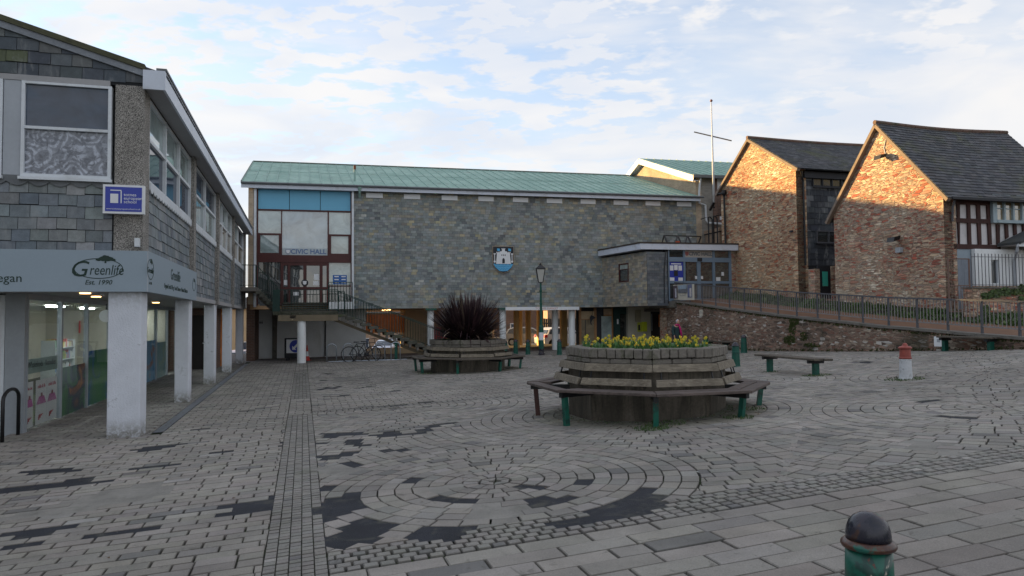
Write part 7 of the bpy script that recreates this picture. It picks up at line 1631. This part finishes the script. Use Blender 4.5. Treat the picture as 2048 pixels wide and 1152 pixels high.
def bicycle(px, py, ang, label, mt):
    p = G(px, py); r = thing('bicycle', label, 'bicycle', p, 'bicycles at the cycle rack'); d = Vector((math.cos(ang), math.sin(ang), 0)); s = Vector((-d.y, d.x, 0)); lean = s * .10
    P = lambda x, z: p + d * x + Vector((0, 0, z)) + lean * z
    R_ = .33
    for x in (-.50, .52):
        c = P(x, R_); t = MB(); t.tube([c + (d * math.cos(a) + Vector((0, 0, 1)) * math.sin(a) + lean * math.sin(a)) * R_ for a in [2 * math.pi * k / 22 for k in range(23)]], .019, 6); w_ = t.build('wheel', M['tyre'], r)
        sp = MB()
        for k in range(12): a = math.pi * 2 * k / 12; sp.bar(c, c + (d * math.cos(a) + Vector((0, 0, 1)) * math.sin(a)) * (R_ - .02), .006)
        sp.build('spokes', M['galv'], w_)
    f = MB(); bb = P(-.05, .29); st = P(-.17, .78); hd = P(.36, .80); hb = P(.39, .68)
    for a, b in ((bb, st), (st, hd), (bb, hb), (hd, hb), (bb, P(-.5, R_)), (st, P(-.5, R_)), (hb, P(.52, R_))): f.tube([a, b], .017, 6)
    f.build('frame', mt, r); MB().hex([P(-.30, .83) - s * .07, P(-.05, .84) - s * .02, P(-.05, .84) + s * .02, P(-.30, .83) + s * .07, P(-.30, .88) - s * .07, P(-.05, .87) - s * .02, P(-.05, .87) + s * .02, P(-.30, .88) + s * .07]).build('saddle', M['ink'], r); MB().tube([st, P(-.19, .84)], .013, 6).build('seat_post', M['galv'], r)
    h = MB(); h.tube([hd, P(.33, .95)], .014, 6); h.tube([P(.33, .95) - s * .28, P(.35, .97) - s * .1, P(.35, .97) + s * .1, P(.33, .95) + s * .28], .014, 6); h.build('handlebar', M['ink'], r); c = MB(); c.tube([bb - s * .06, bb + s * .06], .07, 10); c.tube([bb + s * .07, bb + s * .07 + d * .12 - Vector((0, 0, .12))], .012, 5); c.build('crank', M['ink'], r)
bicycle(722, 724, math.radians(18), 'dark bicycle nearest the square, leaning on the cycle rack', mat('bike_paint_dark', (.02, .03, .03), .4, bump=0)); bicycle(737, 722, math.radians(38), 'second dark bicycle, close behind the first at the cycle rack', mat('bike_paint_black', (.025, .02, .02), .4, bump=0))
# road works sign and cone under the stairs
def road_sign():
    p = G(586, 723); Y = p.y; r = thing('road_sign', 'blue keep left arrow sign in a black frame stored under the stairs', 'sign', p); c = at_depth(590, 697, Y); s = Y / F
    def B(x0, x1, y0, y1, o, t, nm, m): A = [c + Vector((x * s, o, -z * s)) for x, z in ((x0, y1), (x1, y1), (x1, y0), (x0, y0))]; MB().prism(A, [a + Vector((0, t, 0)) for a in A]).build(nm, m, r)
    B(-21, 21, -21, 19, 0, .10, 'frame', M['ink']); B(-17, 19, -18, 9, -.02, .018, 'panel', M['white']); 
    disc = [c + Vector(((2 + 12.6 * math.cos(a)) * s, -.035, (4.5 + 12.6 * math.sin(a)) * s)) for a in [k * .2618 for k in range(24)]]; MB().prism(disc, [a + Vector((0, .013, 0)) for a in disc]).build('blue_disc', M['sblue'], r)
    ar = MB(); o = c + Vector((2 * s, -.046, 4.5 * s)); q = lambda x, z: o + Vector((x * s, 0, z * s)); A = [q(-7, -7), q(1, -7), q(-1.5, -4.5), q(6, 3.5), q(3.5, 6), q(-4.5, -1.5), q(-7, 1)]; ar.prism(A, [a + Vector((0, .009, 0)) for a in A]); ar.build('arrow', M['white'], r); 
    B(-18, -14, 19, 24, 0, .3, 'foot', M['ink']); B(12, 16, 19, 24, 0, .3, 'foot', M['ink'])
    p = G(614, 722); r = thing('traffic_cone', 'red and white traffic cone half behind the white stair column', 'cone', p); H = .72
    MB().lathe(p, [(.13, .04), (.095, .22)], 16).build('red_band', M['conered'], r); MB().lathe(p, [(.0949, .2201), (.06, .44)], 16).build('white_band', M['white'], r); MB().lathe(p, [(.0599, .4401), (.03, .62), (.02, H)], 16).build('red_band', M['conered'], r); MB().box(Fr(p.xy, (1, 0), (0, 1)), -.18, .18, -.18, .18, p.z + .015, p.z + .04).build('base', M['conered'], r)
M['conered'] = mat('cone_red', (.55, .05, .04), .5, bump=0)
road_sign()
# toilets sign
v = 2.28; u0, u1 = HF.hit(511, 644, v)[0], HF.hit(527, 644, v)[0]; z0, z1 = HF.hit(519, 649, v)[1], HF.hit(519, 640, v)[1]
r = thing('toilets_sign', 'small white toilets sign with an arrow and two figures under the hall at the left', 'sign', HF.P(u0, v, z0)); MB().box(HF, u0, u1, v - .02, v - .004, z0, z1).build('board', M['white'], r); mb = MB(); w = u1 - u0; zc_ = (z0 + z1) / 2
mb.plate(HF, [(u0 + w * .1, zc_), (u0 + w * .25, zc_ + .04), (u0 + w * .25, zc_ + .02), (u0 + w * .38, zc_ + .02), (u0 + w * .38, zc_ - .02), (u0 + w * .25, zc_ - .02), (u0 + w * .25, zc_ - .04)], v - .026, v - .021)
for x in (.58, .82): cx_ = u0 + w * x; mb.plate(HF, [(cx_ - .025, zc_ + .03), (cx_ + .025, zc_ + .03), (cx_ + .03, zc_ - .03), (cx_ + .012, zc_ - .08), (cx_ - .012, zc_ - .08), (cx_ - .03, zc_ - .03)], v - .026, v - .021); mb.plate(HF, [(cx_ + .016 * math.cos(a), zc_ + .055 + .016 * math.sin(a)) for a in [k * .785 for k in range(8)]], v - .026, v - .021)
mb.build('symbols', M['ink'], r)
# red cabinet behind the flax
p = HF.P(HF.hit(877, 660, 3.4)[0], 3.4, .0); r = thing('red_kiosk', 'bright red market cabinet under the hall, partly hidden by the flax plant', 'cabinet', p); f = Fr(p.xy, HF.u, HF.v)
bevel(MB().box(f, -.28, .45, 0, .6, .05, 1.45).build('case', mat('bright_red', (.50, .012, .03), .5, .08), r), .04, 2); MB().box(f, -.22, .38, -.012, -.001, .25, 1.25).build('door', mat('bright_red2', (.42, .01, .03), .5, .08), r)

# ================================================================ CARS in the car park beyond
def car(px, py, Y, ang, label, paint, z=None):
    b = at_depth(px, py, Y); b.z = g(b.x, b.y) + .02 if z is None else z
    r = thing('parked_car', label, 'car', b, 'cars parked beyond the hall'); c, s = math.cos(ang), math.sin(ang); f = Fr(b.xy, (c, s), (-s, c)); P = lambda x, y, z: f.P(x, y, b.z + z)
    prof = [(-2.05, .32), (-2.08, .62), (-1.98, .90), (-1.80, .96), (-1.62, 1.30), (-1.25, 1.44), (-.2, 1.47), (.35, 1.38), (1.02, .98), (1.75, .86), (2.05, .70), (2.10, .45), (2.06, .25), (1.72, .22), (1.66, .45), (1.42, .60), (1.16, .60), (.94, .45), (.88, .22), (-.92, .22), (-.98, .45), (-1.20, .60), (-1.46, .60), (-1.70, .45), (-1.76, .22), (-2.0, .24)]
    body = MB(); n = len(prof); tw = lambda z, x: .86 - max(0, z - .92) * .34 - max(0, abs(x) - 1.7) * .25
    A = [P(x, -tw(z, x), z) for x, z in prof]; B = [P(x, tw(z, x), z) for x, z in prof]; body.prism(A, B); bevel(body.build('body', paint, r), .04, 2)
    gs = MB()
    for sg in (-1, 1):
        for W_ in ([(-1.70, .97), (-1.52, 1.28), (-1.2, 1.38), (-.98, 1.39), (-.98, .96)], [(-.92, .96), (-.92, 1.39), (-.05, 1.39), (-.05, .96)], [(.01, .96), (.01, 1.38), (.32, 1.31), (.85, .97)]):
            o = [P(x, sg * (tw(z, x) + .006), z) for x, z in W_]; i = [P(x, sg * (tw(z, x) - .01), z) for x, z in W_]; gs.prism(o, i)
    gs.build('side_windows', M['darkglass'], r)
    ws = MB(); w1 = lambda z: tw(z, 0) * .88
    ws.prism([P(.42, -w1(1.34), 1.355), P(.42, w1(1.34), 1.355), P(.98, w1(1.0), 1.02), P(.98, -w1(1.0), 1.02)], [P(.46, -w1(1.34), 1.375), P(.46, w1(1.34), 1.375), P(1.02, w1(1.0), 1.035), P(1.02, -w1(1.0), 1.035)]); ws.build('windscreen', M['darkglass'], r)
    ws = MB(); ws.prism([P(-1.81, -.66, .98), P(-1.81, .66, .98), P(-1.65, .60, 1.27), P(-1.65, -.60, 1.27)], [P(-1.84, -.66, .99), P(-1.84, .66, .99), P(-1.68, .60, 1.28), P(-1.68, -.60, 1.28)]); ws.build('rear_window', M['darkglass'], r)
    for x in (-1.33, 1.30):
        for sg in (-1, 1):
            w = MB(); w.tube([P(x, sg * .66, .31), P(x, sg * .865, .31)], .31, 20); wh = w.build('wheel', M['tyre'], r); h = MB(); h.tube([P(x, sg * .866, .31), P(x, sg * .875, .31)], .19, 12); h.build('rim', M['galv'], wh)
            for k in range(5): a = k * 1.2566 + .3; sp = MB(); 
    for sg in (-1, 1):
        MB().hex([P(-2.10, sg * .55, .72), P(-2.10, sg * .80, .72), P(-1.85, sg * .845, .72), P(-1.85, sg * .55, .72), P(-2.02, sg * .60, .92), P(-2.02, sg * .78, .92), P(-1.83, sg * .835, .94), P(-1.83, sg * .60, .94)]).build('tail_light', mat('tail_lamp', (.45, .01, .02), .3, bump=0) if 'tail_lamp' not in MATS else MATS['tail_lamp'], r)
        MB().hex([P(1.85, sg * .50, .60), P(1.85, sg * .80, .60), P(2.10, sg * .74, .60), P(2.10, sg * .50, .60), P(1.8, sg * .5, .76), P(1.8, sg * .8, .76), P(2.04, sg * .72, .72), P(2.04, sg * .5, .72)]).build('headlight', M['galv'], r)
    MB().hex([P(-2.12, -.26, .48), P(-2.12, .26, .48), P(-2.08, .26, .48), P(-2.08, -.26, .48), P(-2.12, -.26, .59), P(-2.12, .26, .59), P(-2.08, .26, .59), P(-2.08, -.26, .59)]).build('number_plate', M['yellow'], r)
    MB().hex([P(2.12, -.26, .38), P(2.12, .26, .38), P(2.09, .26, .38), P(2.09, -.26, .38), P(2.12, -.26, .49), P(2.12, .26, .49), P(2.09, .26, .49), P(2.09, -.26, .49)]).build('number_plate', M['white'], r)
silver = mat('silver_paint', (.34, .36, .39), .3, .03, bump=0, metal=.4); whitec = mat('white_car_paint', (.62, .64, .68), .3, .03, bump=0)
car(1058, 690, 57, math.radians(0), 'silver estate car seen side on between the ochre columns', silver); car(1126, 690, 55, math.radians(28), 'white hatchback with a red tail light right of the lamp post', whitec)
car(771, 700, 66, math.radians(-92), 'white car facing the camera, seen low through the gap beneath the stairs', mat('pale_blue_white_paint', (.55, .60, .70), .3, .03, bump=0))
car(488, 700, 62, math.radians(80), 'pale car glimpsed in the gap between the last arcade pier and the hall', mat('pink_white_paint', (.60, .55, .60), .3, .03, bump=0))
# buildings and fence beyond the car park
def far_house(x0, x1, Y, h, label, m, pitch=2.0, dpt=8, win=True, rl='ridge'):
    f = Fr((x0, Y), (1, .05), (-.05, 1)); z0 = min(g(x0, Y), g(x1, Y)) - .3; L_ = x1 - x0; r = thing('brick_house', label, 'building', Vector((x0, Y, z0))); MB().box(f, 0, L_, 0, dpt, z0, h).build('wall', M[m], r)
    rf = MB(); A = [f.P(-.3, -.4, h - .05), f.P(-.3, dpt / 2, h + pitch), f.P(-.3, dpt + .4, h - .05)]; B = [f.P(L_ + .3, -.4, h - .05), f.P(L_ + .3, dpt / 2, h + pitch), f.P(L_ + .3, dpt + .4, h - .05)]; rf.prism(A, B); rf.build('roof', M['roofdark'], r)
    if win:
        n = max(1, int(L_ / 3))
        for k in range(n):
            for zz1 in ((.9,) if h < 4 else (.9, 3.6)): u = (k + .5) * L_ / n; w = MB(); w.box(f, u - .5, u + .5, -.06, -.002, z0 + zz1, z0 + zz1 + 1.2); wo = w.build('window', M['white'], r); MB().box(f, u - .42, u + .42, -.075, -.061, z0 + zz1 + .08, z0 + zz1 + 1.12).build('pane', M['darkglass'], wo)
far_house(-1.6, 2.2, 64, 4.5, 'brown brick house seen through the columns left of the cars', 'redbrick'); far_house(3.6, 13, 74, 5, 'pale brick building beyond the parked cars', 'palebrick', 1.5)
far_house(-40, -26, 74, 3.2, 'low cream building glimpsed left of the hall beyond the arcade', 'tanpanel', 1.2); far_house(-22, -9, 84, 2.6, 'low pale building beyond the white car under the stairs', 'palebrick', 1.2)
f = Fr((2.4, 70), (1, 0), (0, 1)); r = thing('board_fence', 'grey board fence behind the parked cars', 'fence', Vector((2.4, 70, -.3))); mb = MB()
for k in range(40): mb.box(f, k * .2, k * .2 + .185, 0, .03, -.5, 1.8 + .03 * (k % 2))
mb.build('boards', M['darkwood'], r); MB().box(f, 0, 8, .035, .1, 1.3, 1.4).build('rail', M['darkwood'], r)
f = Fr((-14, 60), (1, 0), (0, 1)); r = thing('parapet_wall', 'low white rendered parapet along the edge of the car park', 'wall', Vector((-2, 58, -.5))); MB().box(f, 12.2, 14.6, -1, -.8, -.6, .35).build('wall', M['cream'], r)

# ================================================================ OFF TO THE LEFT: unseen houses added west of the arcade to block the low sun
def sun_blocking_house(x0, y0, w, dp, h, label):
    f = Fr((x0, y0), (D.x, D.y), (-E.x, -E.y)); r = thing('sun_blocking_house', label, 'building', Vector((x0, y0, 0)), 'unseen houses added to block the low sun'); MB().box(f, 0, w, 0, dp, -.3, h).build('wall', M['cream'], r)
    A = [f.P(-.2, -.3, h), f.P(-.2, dp / 2, h + 2.4), f.P(-.2, dp + .3, h)]; B = [f.P(w + .2, -.3, h), f.P(w + .2, dp / 2, h + 2.4), f.P(w + .2, dp + .3, h)]; MB().prism(A, B).build('roof', M['roofdark'], r)
    for k in range(int(w / 2.6)):
        for z in (1.0, 3.9): wo = MB().box(f, k * 2.6 + .8, k * 2.6 + 1.8, -.05, -.002, z, z + 1.5).build('window', M['white'], r); MB().box(f, k * 2.6 + .88, k * 2.6 + 1.72, -.065, -.051, z + .08, z + 1.42).build('pane', M['darkglass'], wo)
for i, (d, lab) in enumerate(((-16, 'first'), (-6.8, 'second'), (2.4, 'third'), (11.6, 'fourth'), (20.8, 'fifth'), (30, 'sixth'), (39.2, 'seventh'), (48.4, 'eighth'), (57.6, 'ninth'))):
    p = W(d, -19.5); sun_blocking_house(p.x, p.y, 9.1, 8, 9.6, '%s cream house added out of view west of the shops to block low sun' % lab)

# ================================================================ PERSON by the retaining wall
def person():
    Y = 30.0; hd = at_depth(1352, 646, Y); gz = g(hd.x, hd.y); r = thing('person', 'person with grey hair, dark green coat and long magenta scarf walking below the wall', 'person', Vector((hd.x, hd.y, gz)))
    o = Vector((hd.x, hd.y, gz)); H = hd.z + .10 - gz; k = H / 1.62; dirx = Vector((.55, -.83, 0)); sx = Vector((.83, .55, 0))
    P = lambda x, y, z: o + sx * x * k + dirx * y * k + Vector((0, 0, z * k))
    def skin(name, verts, edges, rad, m, sub=2):
        me = bpy.data.meshes.new(name); me.from_pydata([tuple(Vector(v) - o) for v in verts], edges, []); ob = bpy.data.objects.new(name, me); SC.collection.objects.link(ob); ob.parent = r; md = ob.modifiers.new('skin', 'SKIN')
        for v, q in zip(me.skin_vertices[0].data, rad): v.radius = (q[0] * k, q[1] * k) if isinstance(q, tuple) else (q * k, q * k)
        me.skin_vertices[0].data[0].use_root = True; s_ = ob.modifiers.new('sub', 'SUBSURF'); s_.levels = s_.render_levels = sub; me.materials.append(m); return ob
    skm = mat('skin_tone', (.45, .27, .20), .6, .05, bump=0); trous = mat('dark_trousers', (.03, .032, .04), .8); coat = mat('dark_green_coat', (.018, .042, .046), .8, .15); scarf = mat('magenta_scarf', (.42, .012, .13), .8, .15)
    V = [P(0, 0, .86), P(0, 0, 1.08), P(0, .02, 1.30), P(0, .06, 1.40), P(0, .10, 1.50), P(.19, .02, 1.31), P(.24, .0, 1.06), P(.26, .10, .84), P(-.19, .02, 1.31), P(-.24, .0, 1.06), P(-.25, .12, .84), P(.10, 0, .82), P(.11, .10, .46), P(.11, .04, .06), P(-.10, 0, .82), P(-.11, .02, .46), P(-.11, -.16, .08)]
    Ed = [(0, 1), (1, 2), (2, 3), (3, 4), (2, 5), (5, 6), (6, 7), (2, 8), (8, 9), (9, 10), (0, 11), (11, 12), (12, 13), (0, 14), (14, 15), (15, 16)]
    skin('body', V, Ed, [.13, .12, .13, .055, .05, .06, .045, .03, .06, .045, .03, .085, .06, .04, .085, .06, .04], skm)
    skin('trousers', [P(0, 0, .84), P(.10, 0, .80), P(.11, .10, .46), P(.11, .04, .10), P(-.10, 0, .80), P(-.11, .02, .46), P(-.11, -.16, .12)], [(0, 1), (1, 2), (2, 3), (0, 4), (4, 5), (5, 6)], [.15, .105, .08, .07, .105, .08, .07], trous)
    skin('coat', [P(0, 0, 1.30), P(0, 0, 1.08), P(0, 0, .86), P(0, 0, .62), P(.20, .01, 1.31), P(.26, -.01, 1.06), P(.28, .09, .86), P(-.20, .01, 1.31), P(-.26, -.01, 1.06), P(-.27, .11, .86)], [(0, 1), (1, 2), (2, 3), (0, 4), (4, 5), (5, 6), (0, 7), (7, 8), (8, 9)], [(.17, .14), (.17, .15), (.19, .17), (.22, .19), .085, .07, .055, .085, .07, .055], coat)
    for sg in (-1, 1):
        for nm, x, z in (('shoe', .11 * sg, .04),):
            y = .10 if sg > 0 else -.10; q = P(x, y, z); f = Fr(q.xy, (sx.x, sx.y), (dirx.x, dirx.y)); bevel(MB().box(f, -.045 * k, .045 * k, -.12 * k, .13 * k, q.z - .04 * k, q.z + .04 * k).build('shoe', M['ink'], r), .02, 2)
        hx_ = P(.26 * sg, .13, .79); mb = MB(); 
        for i in range(4): b = hx_ + sx * (i - 1.5) * .02 * k; mb.tube([b, b - Vector((0, 0, .045 * k)) + dirx * .01, b - Vector((0, 0, .08 * k)) + dirx * .03], [.010 * k, .009 * k, .007 * k], 6)
        mb.tube([hx_ + dirx * .02, hx_ + dirx * .05 * k - Vector((0, 0, .03 * k))], [.012 * k, .009 * k], 6); mb.tube([hx_ + Vector((0, 0, .06 * k)), hx_ - Vector((0, 0, .005))], [.03 * k, .04 * k], 8); mb.build('hand', skm, r, smooth=True)
    hc = P(0, .13, 1.55); hm = MB(); rings = []
    for i in range(11):
        t_ = math.pi * i / 10; rr = math.sin(t_); b = len(hm.v)
        for j in range(16):
            a = 2 * math.pi * j / 16; q = hc + sx * math.cos(a) * rr * .078 * k + dirx * (math.sin(a) * rr * .095 + (.012 if i > 5 else 0)) * k + Vector((0, 0, math.cos(t_) * .115 * k)); hm.v.append(tuple(q))
    for i in range(10):
        for j in range(16): hm.f.append((i * 16 + j, i * 16 + (j + 1) % 16, (i + 1) * 16 + (j + 1) % 16, (i + 1) * 16 + j)); hm.c.append(None)
    hm.build('head', skm, r, smooth=True)
    fa = MB(); fa.hex([hc + dirx * .09 * k + sx * x * k + Vector((0, 0, z * k)) + dirx * y * k for x, z, y in ((-.012, -.03, 0), (.012, -.03, 0), (.012, -.03, .02), (-.012, -.03, .02), (-.006, .02, -.002), (.006, .02, -.002), (.005, .02, .006), (-.005, .02, .006))]); fa.build('nose', skm, r)
    ey = MB(); [ey.tube([hc + dirx * .088 * k + sx * x * k + Vector((0, 0, .012 * k)), hc + dirx * .094 * k + sx * x * k + Vector((0, 0, .012 * k))], .010 * k, 8) for x in (-.032, .032)]; ey.build('eyes', M['ink'], r); mo_ = MB(); mo_.bar(hc + dirx * .092 * k - sx * .022 * k - Vector((0, 0, .055 * k)), hc + dirx * .092 * k + sx * .022 * k - Vector((0, 0, .055 * k)), .008); mo_.build('mouth', mat('lip', (.3, .1, .09), .6, bump=0), r)
    hr = MB(); b = 0
    for i in range(8):
        t_ = math.pi * .62 * i / 7; rr = math.sin(t_)
        for j in range(16):
            a = 2 * math.pi * j / 16; q = hc - dirx * .018 * k + sx * math.cos(a) * rr * .093 * k + dirx * math.sin(a) * rr * (.100 if math.sin(a) < .3 else .085) * k + Vector((0, 0, (.012 + math.cos(t_) * .125) * k)); hr.v.append(tuple(q))
    for i in range(7):
        for j in range(16):
            if i >= 4 and math.sin(2 * math.pi * (j + .5) / 16) > .35: continue
            hr.f.append((i * 16 + j, i * 16 + (j + 1) % 16, (i + 1) * 16 + (j + 1) % 16, (i + 1) * 16 + j)); hr.c.append(None)
    hr.build('hair', mat('grey_hair', (.36, .36, .38), .8, .2, 40, 90, .3), r, smooth=True)
    sc_ = MB(); sc_.tube([P(.09 * math.cos(a), .07 + .08 * math.sin(a), 1.395 + .012 * math.sin(a)) for a in [k2 * .4488 for k2 in range(15)]], .042 * k, 8); sc_.tube([P(.06, .14, 1.38), P(.09, .20, 1.20), P(.13, .22, .98), P(.15, .22, .80)], [.045 * k, .05 * k, .05 * k, .05 * k], 8); sc_.build('scarf', scarf, r, smooth=True)
person()
